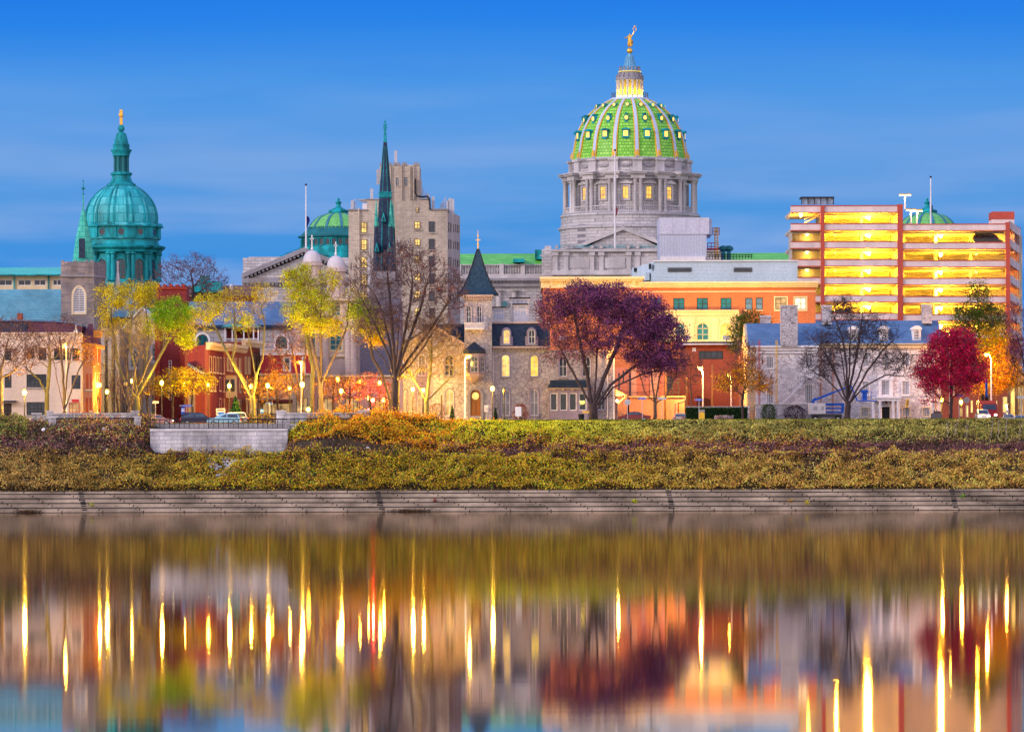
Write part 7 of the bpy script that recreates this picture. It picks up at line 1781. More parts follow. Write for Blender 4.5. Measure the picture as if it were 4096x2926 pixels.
tree('bare_tree', 'slim twiggy grey tree against the warm red brick wall', 700, [(2770, 1690), (2765, 1600)], [(2760, 1480, 55, 80, 1)], .14, 38, 260, .55, 3, .8, m_bark, m_twig)
# slim saplings on the bank
def sapling(u, v1, v0, lean, seed, label):
    rng = np.random.default_rng(seed); Y = 671
    a, b = P(u, v1, Y), P(u+lean, v0, Y); a.z = min(a.z, float(ground_z(a.x, Y)))
    r = empty('sapling', label, 'sapling', a, 'thin pale saplings on the bank')
    m = MB(); k = 7; pts = [a.lerp(b, i/k) + Vector((rng.normal()*.06, 0, 0)) for i in range(k+1)]; m.tube(pts, [.045-.004*i for i in range(k+1)], 5)
    m.build('trunk', m_ashcap if False else M_plain('pale_sapling_bark', (.34, .28, .29), .8) if 'pale_sapling_bark' not in bpy.data.materials else bpy.data.materials['pale_sapling_bark'], r)
    m = MB()
    for i in range(2, k+1):
        for s_ in (-1, 1): p = pts[i]; m.tube([p, p+Vector((s_*(.15+.2*rng.random()), .1, .5+.5*rng.random()))], [.010, .004], 4)
    m.build('crown', bpy.data.materials['pale_sapling_bark'], r)
for i, (u, v1, v0, ln, lb) in enumerate(((3790, 1790, 1690, 0, 'pale sapling on the bank below the red tree'), (3815, 1790, 1690, 12, 'leaning pale sapling next to the one below the red tree'), (3862, 1785, 1700, 6, 'thin pale sapling on the bank with bare soil around it'), (3962, 1805, 1690, 6, 'pale sapling at the edge of the dark brambles'), (3988, 1815, 1690, 8, 'pale sapling rising in front of the green ivy patch'), (4025, 1810, 1660, 0, 'tallest pale sapling on the bank, beside the ivy patch'), (4070, 1790, 1700, 12, 'leaning pale sapling past the ivy patch'))):
    sapling(u, v1, v0, ln, 50+i, lb)
# ------------------------------------------------------------------ bank vegetation (nobody could count it)
rng = np.random.default_rng(7)
def uv_of(x, Y, z):
    du0 = x*F/Y; dv0 = -(z-CZ)*F/Y
    return UC + du0 + KAPPA*dv0, VH + dv0 - KAPPA*du0
def bank_points(n, y0=656.3, y1=679.5):
    x = rng.uniform(-72, 72, n); Y = rng.uniform(y0, y1, n); z = ground_z(x, Y)
    keep = ~((x > WALLX0+.2) & (x < WALLX1-.2) & (Y > 667.2))
    return x[keep], Y[keep], z[keep]
def veg(name, label, n, filt, cols_fn, hmax, size, y0=656.3, y1=679.5, group=None, aspect=.55):
    x, Y, z = bank_points(n, y0, y1)
    u, v = uv_of(x, Y, z)
    w = filt(u, v, x, Y)
    k = rng.random(len(x)) < w
    x, Y, z, u, v = x[k], Y[k], z[k], u[k], v[k]
    hn = (hash_noise(x, Y, 1.3)**1.3)*.75 + hash_noise(x+9, Y, 3.4)*.5
    h = hmax(u, v) * np.where((Y > 674.5) & (u > 1750), .3, 1) * hn * (.55+.9*hash_noise(x-70, Y+11, 2.4))
    zz = z + h*np.sqrt(rng.random(len(x)))
    c = cols_fn(u, v, rng.random(len(x)))
    dk = rng.random(len(x)) < .24+.4*hash_noise(x+5, Y*1.3, .9)**2; c = np.where(dk[:, None], np.array([.05, .03, .02])*(.5+rng.random((len(x), 1))), c*2.75*(.6+.75*hash_noise(x-31, Y*1.2+7, .8))[:, None]*np.array([1, 1, 1])); zz = np.where(dk, z+(zz-z)*.6, zz)  # dark low leaves put the shade between the leaves into colour
    c = np.clip(c*(1+.28*rng.normal(size=(len(x), 1)))*(.75+.5*hash_noise(x, Y+50, 2.1))[:, None], .004, .9)
    o = leaf_mesh(name, np.stack([x+rng.normal(size=len(x))*.1, Y, zz], 1), size, c, rng, None, aspect=aspect)
    o['kind'] = 'stuff'; o['label'] = label
    return o
def mixc(r, a): 
    a = np.array(a); return a[(r*len(a)).astype(int).clip(0, len(a)-1)]
sm = lambda x, a, b: np.clip((x-a)/(b-a), 0, 1)
OLIVE = [(.23, .16, .008), (.30, .19, .01), (.09, .12, .01), (.40, .23, .012), (.06, .09, .012), (.25, .11, .02), (.14, .07, .025)]
TAN = [(.36, .19, .04), (.26, .13, .04), (.44, .25, .04), (.15, .09, .03), (.14, .13, .02)]
BROWN = [(.20, .10, .05), (.15, .08, .05), (.25, .14, .05), (.12, .12, .04)]
def low_cols(u, v, r):
    a = mixc(r, OLIVE); b = mixc(r, TAN); c = mixc(r, BROWN)
    t = sm(u, 2300, 3000)[:, None]; s = (1-sm(u, 150, 900))[:, None]*.6
    out = a*(1-t)+b*t; return out*(1-s)+c*s
gaps = lambda x, Y: np.clip((hash_noise(x+31, Y*1.4, 1.6)-.15)*3.2, .22, 1)
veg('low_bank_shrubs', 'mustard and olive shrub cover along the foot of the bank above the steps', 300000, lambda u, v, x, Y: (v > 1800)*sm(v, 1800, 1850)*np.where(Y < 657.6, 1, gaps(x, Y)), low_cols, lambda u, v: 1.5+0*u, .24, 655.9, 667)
def up_cols(u, v, r):
    yg = mixc(r, [(.30, .30, .015), (.38, .36, .02), (.20, .26, .015), (.42, .34, .02)]); ol = mixc(r, [(.20, .17, .04), (.15, .15, .035), (.26, .20, .05), (.11, .12, .03)]); gr = mixc(r, [(.10, .13, .03), (.15, .15, .03), (.06, .09, .02), (.14, .08, .03)])
    t = sm(u, 2150, 2700)[:, None]; s = (1-sm(u, 150, 420))[:, None]
    return (yg*(1-t)+ol*t)*(1-s)+gr*s
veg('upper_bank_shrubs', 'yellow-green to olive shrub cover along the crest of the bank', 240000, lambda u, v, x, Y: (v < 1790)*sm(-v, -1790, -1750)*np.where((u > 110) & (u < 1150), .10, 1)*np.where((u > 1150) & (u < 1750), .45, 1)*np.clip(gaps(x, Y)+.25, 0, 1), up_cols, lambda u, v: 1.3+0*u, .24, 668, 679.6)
OB = [(.50, .19, .008), (.42, .14, .012), (.52, .25, .01), (.28, .09, .012), (.22, .12, .015)]  # orange leaves, with the warm lamp glow on the crest baked into their colour
ob = lambda u, v: np.exp(-((u-1500)/330)**4)
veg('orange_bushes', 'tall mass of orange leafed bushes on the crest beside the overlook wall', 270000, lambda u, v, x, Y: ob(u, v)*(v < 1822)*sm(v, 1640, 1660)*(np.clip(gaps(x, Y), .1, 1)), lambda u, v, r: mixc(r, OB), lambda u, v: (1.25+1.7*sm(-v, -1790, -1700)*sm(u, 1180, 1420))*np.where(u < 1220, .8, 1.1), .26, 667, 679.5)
veg('orange_undergrowth', 'low rusty orange undergrowth in the middle of the slope', 120000, lambda u, v, x, Y: np.exp(-((v-1775)/32)**2)*sm(u, 1700, 1950)*(1-sm(u, 3100, 3500))*.8*gaps(x, Y), lambda u, v, r: mixc(r, [(.42, .17, .02), (.34, .12, .02), (.48, .24, .02), (.24, .09, .03)]), lambda u, v: 1.2+0*u, .26, 664, 676)
veg('dark_brambles', 'dark purplish brown dry brambles across the middle of the slope', 200000, lambda u, v, x, Y: np.exp(-((v-1808)/34)**2)*np.where((u > 760) & (u < 1750), .55, 1)*(.55+.45*sm(u, 2300, 3100)) + (u < 640)*(v < 1800)*.3, lambda u, v, r: mixc(r, [(.10, .04, .04), (.06, .03, .035), (.15, .06, .04), (.09, .05, .06)]), lambda u, v: 1.2+0*u, .42, 662, 678, aspect=.22)
veg('left_slope_shrubs', 'mixed green and brown shrubs on the slope left of the overlook wall', 70000, lambda u, v, x, Y: (u < 700)*gaps(x+17, Y)*np.where(v < 1800, .35, .5), lambda u, v, r: mixc(r, [(.14, .14, .04), (.22, .15, .06), (.10, .15, .04), (.25, .12, .06), (.18, .18, .07)]), lambda u, v: 1.0+0*u, .34, 660, 679.5)
veg('ivy_patch', 'patch of bright green ivy high on the slope below the street corner', 16000, lambda u, v, x, Y: np.exp(-((u-3980)/62)**4)*np.exp(-((v-1722)/30)**4), lambda u, v, r: mixc(r, [(.03, .20, .03), (.05, .26, .04), (.02, .13, .03)]), lambda u, v: .5+0*u, .24, 668, 679.5)
veg('russet_shrubs', 'upright russet shrubs with bare stems in front of the low stone wall', 60000, lambda u, v, x, Y: np.exp(-((u-450)/230)**4)*(v < 1775)*.9*np.clip(gaps(x+5, Y), .1, 1), lambda u, v, r: mixc(r, [(.34, .15, .04), (.26, .10, .04), (.20, .07, .05), (.42, .22, .05)]), lambda u, v: .8+1.3*np.exp(-((u-440)/140)**2), .26, 664, 676)
# bare upright stems among them
def stalks(name, label, n, uc, ur, vlo, hgt, mat, y0, y1):
    x, Y, z = bank_points(n, y0, y1); u, v = uv_of(x, Y, z)
    k = rng.random(len(x)) < np.exp(-((u-uc)/ur)**4)*(v < vlo); x, Y, z = x[k], Y[k], z[k]; n = len(x)
    d = np.stack([rng.normal(size=n)*.35, rng.normal(size=n)*.2, np.ones(n)], 1); top = np.stack([x, Y, z], 1) + d*(hgt*(.4+.8*rng.random(n)))[:, None]
    b = np.stack([x, Y, z], 1); w = np.array([.016, 0, 0])
    vts = np.stack([b-w, b+w, top+w*.4, top-w*.4], 1).reshape(-1, 3)
    vts2 = np.stack([b-w[[1, 0, 2]], b+w[[1, 0, 2]], top+w[[1, 0, 2]]*.4, top-w[[1, 0, 2]]*.4], 1).reshape(-1, 3)
    vv = np.concatenate([vts, vts2]); o = np_mesh(name, vv, np.arange(len(vv)).reshape(-1, 4), mat); o['kind'] = 'stuff'; o['label'] = label
stalks('dry_stems', 'bare reddish stems standing among the russet shrubs by the low wall', 9000, 440, 190, 1770, 1.9, m_twig, 665, 676)
stalks('bramble_stems', 'thin dark bramble stems at the slope end below the street corner', 5000, 3950, 220, 1800, 1.2, m_twigdark, 664, 676)
x, Y, z = bank_points(26000, 678.3, 683.5); x = x[(x > -26)]; Y = Y[:len(x)]; 
o = leaf_mesh('grass_blades', np.stack([x, Y, np.full(len(x), GZ+.2)+rng.random(len(x))*.12], 1), .2, pal(rng, len(x), [(.16, .20, .02), (.22, .24, .02), (.12, .16, .02)]), rng, None, aspect=.3); o['kind'] = 'stuff'; o['label'] = 'strip of mown grass along the street edge'
# broken stone paving showing on the slope below the wall, and bits of litter
m = MB(); rr = random.Random(3)
stn = empty('stone_revetment', 'patch of exposed pale paving stones on the slope below the overlook wall', 'paving stones', P(900, 1840, 664))
for i in range(11):
    for j in range(7):
        u, v = 835+i*17+rr.uniform(-5, 5)+(j % 2)*8, 1822+j*13+rr.uniform(-3, 3)
        if rr.random() < .25 or (j > 3 and (i < 2 or i > 7)): continue
        Y = float(np.interp(v, [1800, 1930], [665.2, 658.5])); c = P(u, v, Y); z = float(ground_z(c.x, Y)); w, h = rr.uniform(.2, .32), rr.uniform(.14, .2)
        a = rr.uniform(-.2, .2); f = LF(c.x, Y, a)
        m.hexa([f(-w, .25, z+.10), f(w, .25, z+.10), f(w, -.1, z+.2), f(-w, -.1, z+.2), f(-w*.9, .35, z+.10+h), f(w*.9, .35, z+.10+h), f(w*.85, -.1, z+.3+h), f(-w*.85, -.1, z+.3+h)])
m.build('stone', m_ashlar, stn)
def litter(u, v, col, label, s=.3):
    Y = float(np.interp(v, [1690, 1790, 1810, 1950], [677, 668.5, 666, 657.5])); c = P(u, v, Y); z = max(c.z, float(ground_z(c.x, Y))+.2); m = MB(); r_ = random.Random(int(u))
    n = 7; pts = [(c.x+s*math.cos(2*PI*i/n)*r_.uniform(.5, 1), Y-.4+r_.uniform(-.1, .1), z+s*math.sin(2*PI*i/n)*r_.uniform(.4, .9)) for i in range(n)]
    m.v = [(c.x, Y-.62, z)] + pts + [(c.x, Y-.25, z)]; m.f = [(0, 1+i, 1+(i+1) % n) for i in range(n)] + [(n+1, 1+(i+1) % n, 1+i) for i in range(n)]; m.m = [0]*len(m.f)
    o = m.build('litter', col, None); tag(o, label, 'litter', 'scraps of litter on the slope')
m_lw = M_plain('white_plastic', (.75, .75, .78), .6); m_lb = M_plain('blue_plastic', (.05, .25, .6), .5)
litter(204, 1747, m_lb, 'blue plastic scrap high on the brown slope', .25); litter(417, 1765, m_lw, 'largest white plastic scrap on the slope below the russet shrubs', .42)
litter(175, 1772, m_lw, 'crumpled pale plastic scrap below the blue one', .34); litter(321, 1728, m_lw, 'small white scrap caught under the russet shrubs', .22)
litter(972, 1906, m_lw, 'white scrap beside the exposed paving stones', .26); litter(1470, 1808, m_lw, 'white scrap in the dark hollow under the orange bushes', .28); litter(3135, 1796, m_lw, 'white scrap lying among the dark brambles', .3)

def weed(u, v, n, cols, label, w=.35, h=.5):
    i = max(0, min(ST_N-1, int((2041-v)/8))); Y = 650+i*.55-.05; c = P(u, v, Y); z = (i)*ST_H+.05
    r = empty('weed_tuft', label, 'weed', (c.x, Y, z), 'weeds growing on the steps'); pt = np.stack([c.x+rng.normal(size=n)*w*.5, Y-.1+rng.normal(size=n)*.08, z+h*rng.random(n)], 1)
    leaf_mesh('foliage', pt, .2, pal(rng, n, cols, .25), rng, r, aspect=.35)
    m = MB(); m.tube([(c.x, Y-.1, z-.03), (c.x+.05, Y-.12, z+h)], [.03, .01], 4); m.build('stem', m_twig, r)
for a in ((2540, 2005, 160, YG, 'largest yellow-green weed on the steps, below the purple tree'), (1740, 2000, 90, RB, 'flat reddish weed on the steps under the great bare tree'), (3228, 2010, 70, YL, 'golden weed on the steps below the boom lift'), (3160, 2003, 50, OG, 'small amber weed on the steps beside the golden one'), (3850, 1990, 60, GR, 'green weed on the steps near the drain notches below the street corner'), (365, 2012, 50, YG, 'small green weed on the steps just past the first drain notches')): weed(*a)
for u, w, lb in ((110, 1.5, 'dry grass heap washed up at the waterline, below the stucco building'), (1640, 2.6, 'dark driftwood litter line at the foot of the steps')):
    c = P(u, 2045, 649.6); r = empty('driftwood_heap', lb, 'debris', (c.x, 649.6, 0), 'debris at the waterline'); n = 260
    leaf_mesh('dry_grass', np.stack([c.x+rng.normal(size=n)*w*.5, 649.7+rng.normal(size=n)*.12, .05+.28*rng.random(n)], 1), .45, pal(rng, n, [(.16, .10, .04), (.10, .06, .04)], .3), rng, r, aspect=.15)
    m = MB(); m.tube([(c.x-w, 649.6, .05), (c.x+w*.8, 649.7, .12)], [.06, .03], 5); m.build('branch', m_barkdark, r)
# ------------------------------------------------------------------ street lamps
m_globe = M_emit('lamp_globe', (1, .66, .07), 10, 0)
m_globeoff = M_plain('unlit_lamp_glass', (.35, .25, .10), .2)
WARM = (1, .58, .05)
def lamp_proto():
    r = empty('street_lamp', 'x', 'street lamp', (0, 0, 0), 'globe street lamps along the river street', local=True)
    return r
def street_lamp(u, v, Y, label, power=420, lit=True, s=1.0, col=WARM, bright=None):
    c = P(u, v, Y); h = c.z-GZ
    r = empty('street_lamp', label, 'street lamp', (c.x, Y, GZ), 'globe street lamps along the river street')
    m = MB(); m.lathe([(.20*s, GZ), (.20*s, GZ+.35), (.11*s, GZ+.6), (.075*s, GZ+.7), (.06*s, c.z-.45*s), (.12*s, c.z-.40*s), (.16*s, c.z-.30*s)], c.x, Y, 8); m.build('post', m_black, r, True)
    m = MB(); m.lathe([(.14*s, c.z-.30*s), (.24*s, c.z-.12*s), (.27*s, c.z+.06*s), (.22*s, c.z+.22*s), (.14*s, c.z+.30*s)], c.x, Y, 12); m.build('globe', (bright or m_globe) if lit else m_globeoff, r, True)
    m = MB(); m.lathe([(.16*s, c.z+.30*s), (.18*s, c.z+.34*s), (.09*s, c.z+.46*s), (.03*s, c.z+.56*s), (.02*s, c.z+.68*s)], c.x, Y, 8); m.build('cap', m_black, r)
    if lit: point_light('street_light', (c.x, Y-.42, c.z+.02), power*11, col, r, .22)
    return r
for a in ((98, 1570, 686, 'lit street lamp before the white stucco building, between door and steel window', 800, True, 1.15), (397, 1540, 712, 'higher of two lit street lamps before the rough stone buttresses', 420), (428, 1567, 709, 'lower of two lit street lamps before the rough stone buttresses', 420),
    (502, 1535, 688, 'unlit lantern post among the stems of the big yellow tree', 0, False), (529, 1524, 716, 'dim lantern half hidden by the big yellow tree trunk', 420),
    (647, 1531, 690, 'lit street lamp left of the small yellow tree, over the iron railing', 420), (738, 1536, 699, 'lit street lamp above the blue street name sign at the overlook', 380), (832, 1539, 703, 'lit street lamp beside the small yellow tree at the corner of the row houses', 380),
    (917, 1543, 688, 'lit street lamp in front of the cream bay window, beside the conifer', 420), (1004, 1545, 700, 'lit street lamp glimpsed through the fork of the yellow-green tree', 300), (1071, 1542, 688, 'large lit street lamp right of the forked yellow-green tree trunk', 520),
    (1087, 1550, 712, 'small lit street lamp peeking out behind a larger one', 200), (1159, 1554, 700, 'lit street lamp before the cream shop awning', 300), (1209, 1538, 686, 'brightest street lamp, in front of the fan of reddish stems', 800, True, 1.2),
    (1351, 1517, 700, 'highest lit street lamp under the twin turret church', 300), (1365, 1564, 688, 'lit street lamp right of the clean tree trunk, lower than its neighbour', 420), (1437, 1527, 700, 'lit street lamp left of the red glowing tree', 300),
    (1518, 1531, 702, 'lit street lamp above the red glowing tree, beside the great trunk', 300), (1476, 1591, 720, 'low distant lit street lamp inside the red glowing branches', 120), (1534, 1600, 720, 'low distant lit street lamp between the red tree and the great trunk', 120),
    (1651, 1557, 688, 'lit street lamp between the great dark trunk and the mansion gable', 520), (1692, 1561, 697, 'lit street lamp behind the golden lit bare tree trunk', 300), (1970, 1554, 686, 'lit street lamp before the mansion, right of its arched door', 620, True, 1.1),
    (2016, 1563, 686, 'unlit bronze lantern post before the mansion window', 0, False, .9), (3844, 1608, 730, 'lit globe lamp behind the red tree trunk', 350), (3767, 1598, 716, 'lit globe lamp at the corner of the stone house', 400)):
    street_lamp(*a)
def mast_lamp(u, v, up, Y, label, power, poleu=None, col=WARM, mat=None):
    c = P(u, v, Y); b = P(up, 1690, Y); b.z = GZ
    r = empty('mast_lamp', label, 'street light', b, 'tall arm street lights')
    t = Vector((b.x, Y, c.z-.6)); m = MB(); m.tube([b, t, Vector((b.x+(c.x-b.x)*.3, Y, c.z-.05)), Vector((c.x, Y, c.z+.08))], [.13, .09, .06, .05], 6); m.build('mast', mat or m_white, r)
    m = MB(); m.box(c.x-.38, c.x+.38, Y-.2, Y+.2, c.z+.06, c.z+.2); hd = m.build('lamp_head', m_darkgrey, r)
    m = MB(); m.ball((c.x, Y-.05, c.z-.03), .24, 10, 6); m.build('lens', m_globe, hd, True)
    point_light('mast_light', (c.x, Y-.5, c.z-.3), power*3, col, r, .2)
ORANGE = (1, .40, .04)
mast_lamp(1875, 1425, 1860, 684, 'tall white street light mast before the mansion turret', 700); mast_lamp(260, 1378, 266, 690, 'tall street light above the stems before the stucco building', 400)
mast_lamp(1202, 1448, 1206, 697, 'tall street light over the brightest lamp and the reddish stems', 350); mast_lamp(2800, 1472, 2812, 708, 'orange sodium street light on a leaning pole before the red brick wall', 3600, col=ORANGE)
mast_lamp(2472, 1368, 2456, 700, 'street light shining through the purple crown', 1600, col=ORANGE); mast_lamp(3945, 1418, 3965, 700, 'orange street light between the red tree and the golden tree', 2600, col=ORANGE)
mast_lamp(3792, 1321, 3800, 722, 'street light peeking over the top of the red tree', 600); mast_lamp(4024, 1619, 4030, 735, 'low street light down the side street by the amber block', 500, col=ORANGE); mast_lamp(2912, 1499, 2925, 720, 'small street light behind the orange tree', 500, col=ORANGE)
def signal(u, v, Y, label, col, name, power):
    c = P(u, v, Y); r = empty('traffic_signal', label, 'traffic light', (c.x, Y, GZ), 'lit traffic signals')
    m = MB(); m.tube([(c.x, Y+.2, GZ), (c.x, Y+.2, c.z+.5)], .07, 6); m.build('post', m_black, r)
    m = MB(); m.box(c.x-.2, c.x+.2, Y-.02, Y+.18, c.z-.85, c.z+.3); m.build('housing', m_black, r)
    for i, dz in enumerate((0, -.32, -.64)):
        m = MB(); m.tube([(c.x, Y-.06, c.z+dz), (c.x, Y-.03, c.z+dz)], .15 if i else .28, 10); m.build('lens', M_emit(name, col, 90, 0) if i == 0 else m_darkgrey, r)
    point_light('signal_light', (c.x, Y-.5, c.z+.15), power, col, r, .15)
signal(1491, 1600, 694, 'red traffic signal shining through the branches beside the great trunk', (1, .02, .01), 'red_signal', 5000)
signal(1233, 1637, 690, 'low amber signal between the two trunks lit by the brightest lamp', (1, .42, .02), 'amber_signal', 160)
signal(1478, 1640, 700, 'second red signal low in the red glowing tree', (1, .02, .02), 'red_signal_low', 500)

# ------------------------------------------------------------------ signs
m_signb = M_plain('street_sign_blue', (.01, .06, .50), .5, amt=.1); m_signg = M_plain('sign_back_grey', (.45, .45, .46), .5, amt=.1)
def text(s, loc, size, mat, parent, name='lettering'):
    cu = bpy.data.curves.new(name, 'FONT'); cu.body = s; cu.size = size; cu.align_x = 'CENTER'; cu.align_y = 'CENTER'; cu.extrude = .004; cu.resolution_u = 2
    o = bpy.data.objects.new(name, cu); COL.objects.link(o); cu.materials.append(mat); o.parent = parent
    me = bpy.data.meshes.new_from_object(o.evaluated_get(bpy.context.evaluated_depsgraph_get())); bpy.data.objects.remove(o)
    me.transform(Matrix.Rotation(R(90), 4, 'X')); o = bpy.data.objects.new(name, me); COL.objects.link(o); o.parent = parent
    o.location = Vector(loc)-ORG.get(parent.name, Vector((0, 0, 0))); return o
def name_sign(u, v, Y, s, label, w=1.05, vb=1690):
    c = P(u, v, Y); r = empty('street_name_sign', label, 'street sign', (c.x, Y, GZ), 'blue street name signs')
    m = MB(); m.tube([(c.x, Y+.03, GZ), (c.x, Y+.03, c.z+.2)], .04, 6); m.build('post', m_ant, r)
    m = MB(); m.box(c.x-w/2, c.x+w/2, Y-.03, Y-.005, c.z-.14, c.z+.14); pl = m.build('plate', m_signb, r)
    text(s, (c.x, Y-.037, c.z), .22, m_white, pl)
    return r
name_sign(2569, 1593, 682.5, 'N FRONT ST', 'blue street name sign above the parked maroon car')
name_sign(2796, 1598, 682.5, 'N FRONT ST', 'blue street name sign over the yellow box by the hedge')
name_sign(747, 1622, 686, 'BUTTONWOOD ST', 'blue street name sign over the parked cars at the overlook', 1.3)
name_sign(1078, 1613, 690, 'FRONT ST', 'small blue street name sign under the large lamp at the awning', .9)
name_sign(3836, 1581, 690, 'N FRONT ST', 'blue street name sign half hidden by the red crown', 1.1)
def panel_sign(name, u, v, Y, w, h, mat, label, cat='sign', stripes=None):
    c = P(u, v, Y); r = empty(name, label, cat, (c.x, Y, GZ))
    m = MB(); m.tube([(c.x, Y+.04, GZ), (c.x, Y+.04, c.z+h/2)], .04, 6); m.build('post', m_ant, r)
    m = MB(); m.box(c.x-w/2, c.x+w/2, Y-.03, Y, c.z-h/2, c.z+h/2); p = m.build('panel', mat, r)
    if stripes: 
        for dz, hh, mt in stripes: m = MB(); m.box(c.x-w*.38, c.x+w*.38, Y-.036, Y-.0305, c.z+dz-hh/2, c.z+dz+hh/2); m.build('lettering', mt, p)
    return r
m_panelb = M_plain('parking_sign_blue', (.03, .12, .55), .5)
panel_sign('parking_sign', 732, 1642, 687, .52, .95, m_panelb, 'tall blue and white sign under the street name sign', stripes=[(.25, .12, m_white), (0, .2, m_white)])
panel_sign('parking_sign', 1048, 1645, 690, .48, .7, m_panelb, 'small blue and white sign right of the forked tree trunk', stripes=[(.1, .14, m_white)])
panel_sign('notice_board', 883, 1647, 689, 1.25, 1.0, M_plain('pale_board', (.6, .5, .45), .6), 'pale notice board with red and blue bands beside the conifer', stripes=[(.25, .16, m_redp), (-.15, .3, m_panelb)])
panel_sign('blank_sign', 622, 1608, 692, .9, .32, m_signg, 'plain grey sign back left of the small yellow tree')
panel_sign('blank_sign', 2648, 1593, 683, 1.15, .3, m_signg, 'plain grey street sign back behind the small purple tree trunk')
panel_sign('blank_sign', 4085, 1588, 686, 1.2, .34, m_signg, 'plain grey sign back at the street corner before the amber block')
panel_sign('one_way_sign', 4030, 1645, 690, .45, .26, m_white, 'small white arrow sign past the parked cars', stripes=[(0, .08, m_black)])
panel_sign('white_sign_board', 2073, 1645, 684, .85, 1.3, m_white, 'blank white sign board on posts before the mansion')
panel_sign('marker_plaque', 1945, 1633, 698, .6, .95, m_white, 'white plaque beside the mansion door', stripes=[(.1, .06, m_signg), (-.05, .06, m_signg), (-.2, .06, m_signg)])
def octagon(u, v, Y, label):
    c = P(u, v, Y); r = empty('stop_sign', label, 'stop sign', (c.x, Y, GZ), 'stop signs seen from behind')
    m = MB(); m.tube([(c.x, Y-.03, GZ), (c.x, Y-.03, c.z+.1)], .04, 6); m.build('post', m_ant, r)
    m = MB(); m.tube([(c.x, Y, c.z), (c.x, Y+.03, c.z)], .43, 8); m.build('plate', m_signg, r)
octagon(2510, 1608, 684, 'back of an octagonal stop sign behind the maroon car'); octagon(3866, 1599, 690, 'back of an octagonal stop sign right of the red tree trunk')
hm = P(3629, 1610, 684); r = empty('historical_marker', 'dark gold historical marker on a post before the porch', 'marker sign', (hm.x, 684, GZ))
m = MB(); m.tube([(hm.x-.1, 684, GZ), (hm.x-.05, 684, hm.z-.5)], .06, 6); m.build('post', m_black, r)
m = MB(); m.hexa([(hm.x-.28, 684, hm.z-.55), (hm.x+.12, 683.9, hm.z-.55), (hm.x+.12, 684, hm.z-.55), (hm.x-.28, 684.1, hm.z-.55), (hm.x-.15, 684, hm.z+.5), (hm.x+.28, 683.9, hm.z+.55), (hm.x+.28, 684, hm.z+.55), (hm.x-.15, 684.1, hm.z+.5)]); p = m.build('plaque', m_goldpaint, r)
m = MB()
for i in range(7): z = hm.z-.4+i*.12; x = hm.x-.2+i*.018; m.box(x, x+.33, 683.86, 683.9, z, z+.05)
m.build('lettering', m_black, p)
# monument with open books, plaque stand, bin, yellow box
mo = empty('book_monument', 'dark granite block carrying open bronze books beside the red tree', 'monument', (P(3745, 1680, 683).x, 683, GZ)); x = mo.location.x
m = MB(); m.box(x-.7, x+.7, 682.5, 683.5, GZ-.1, P(3745, 1652, 683).z); m.build('block', M_plain('dark_granite', (.10, .085, .10), .4), mo)
zt = P(3745, 1652, 683).z
m = MB(); m.hexa([(x-.4, 682.7, zt), (x+.1, 682.7, zt), (x+.1, 683.3, zt), (x-.4, 683.3, zt), (x-.25, 682.8, zt+.55), (x+.15, 682.8, zt+.4), (x+.15, 683.2, zt+.4), (x-.25, 683.2, zt+.55)])
m.hexa([(x-.1, 682.6, zt), (x+.62, 682.6, zt), (x+.62, 683.3, zt), (x-.1, 683.3, zt), (x+.0, 682.7, zt+.2), (x+.55, 682.7, zt+.32), (x+.55, 683.2, zt+.32), (x+.0, 683.2, zt+.2)]); m.build('book', M_plain('dark_bronze', (.08, .03, .03), .4, .3), mo)
m = MB(); m.hexa([(x-.2, 682.68, zt+.3), (x+.02, 682.66, zt+.2), (x+.04, 683.2, zt+.22), (x-.2, 683.2, zt+.32), (x-.28, 682.7, zt+.8), (x-.22, 682.7, zt+.75), (x-.2, 683.2, zt+.75), (x-.28, 683.2, zt+.8)]); m.build('page', m_cream, mo)
bn = P(2325, 1670, 682.5); r = empty('litter_bin', 'black slatted litter bin leaning beside the purple tree trunk', 'litter bin', (bn.x, 682.5, GZ))
m = MB(); m.lathe([(.26, GZ+.15), (.36, GZ+1.0)], bn.x, 682.5, 14)
for k in range(14): f = LF(bn.x, 682.5, 2*PI*k/14); m.tube([f(0, .28, GZ+.15), f(0, .40, GZ+1.05)], .03, 4)
m.build('basket', m_black, r); m = MB(); m.lathe([(.42, GZ+1.0), (.42, GZ+1.08), (.3, GZ+1.12)], bn.x, 682.5, 14); m.build('rim', m_black, r)
pk = P(2343, 1650, 682.6); r = empty('info_stand', 'small slanted plaque stand by the purple tree trunk', 'plaque stand', (pk.x, 682.6, GZ))
m = MB()
for dx in (-.25, .25): m.tube([(pk.x+dx, 682.6, GZ), (pk.x+dx, 682.6, pk.z)], .04, 4)
m.build('post', m_limedark, r); m = MB(); m.hexa([(pk.x-.45, 682.3, pk.z-.05), (pk.x+.45, 682.3, pk.z-.05), (pk.x+.45, 682.9, pk.z+.2), (pk.x-.45, 682.9, pk.z+.2), (pk.x-.45, 682.3, pk.z), (pk.x+.45, 682.3, pk.z), (pk.x+.45, 682.9, pk.z+.25), (pk.x-.45, 682.9, pk.z+.25)]); m.build('plaque', m_goldpaint, r)
yb = P(2807, 1665, 682.4); r = empty('yellow_box', 'yellow gable-topped drop box under the street sign', 'drop box', (yb.x, 682.4, GZ))
m = MB(); zt = P(2807, 1652, 682.4).z; m.prism([(yb.x-.38, GZ), (yb.x+.38, GZ), (yb.x+.38, zt), (yb.x, zt+.28), (yb.x-.38, zt)], 682.1, 682.7); m.build('body', m_yelp, r)
m = MB(); m.box(yb.x-.42, yb.x+.42, 682.75, 682.85, GZ, zt+.5); m.build('back_board', m_limedark, r)

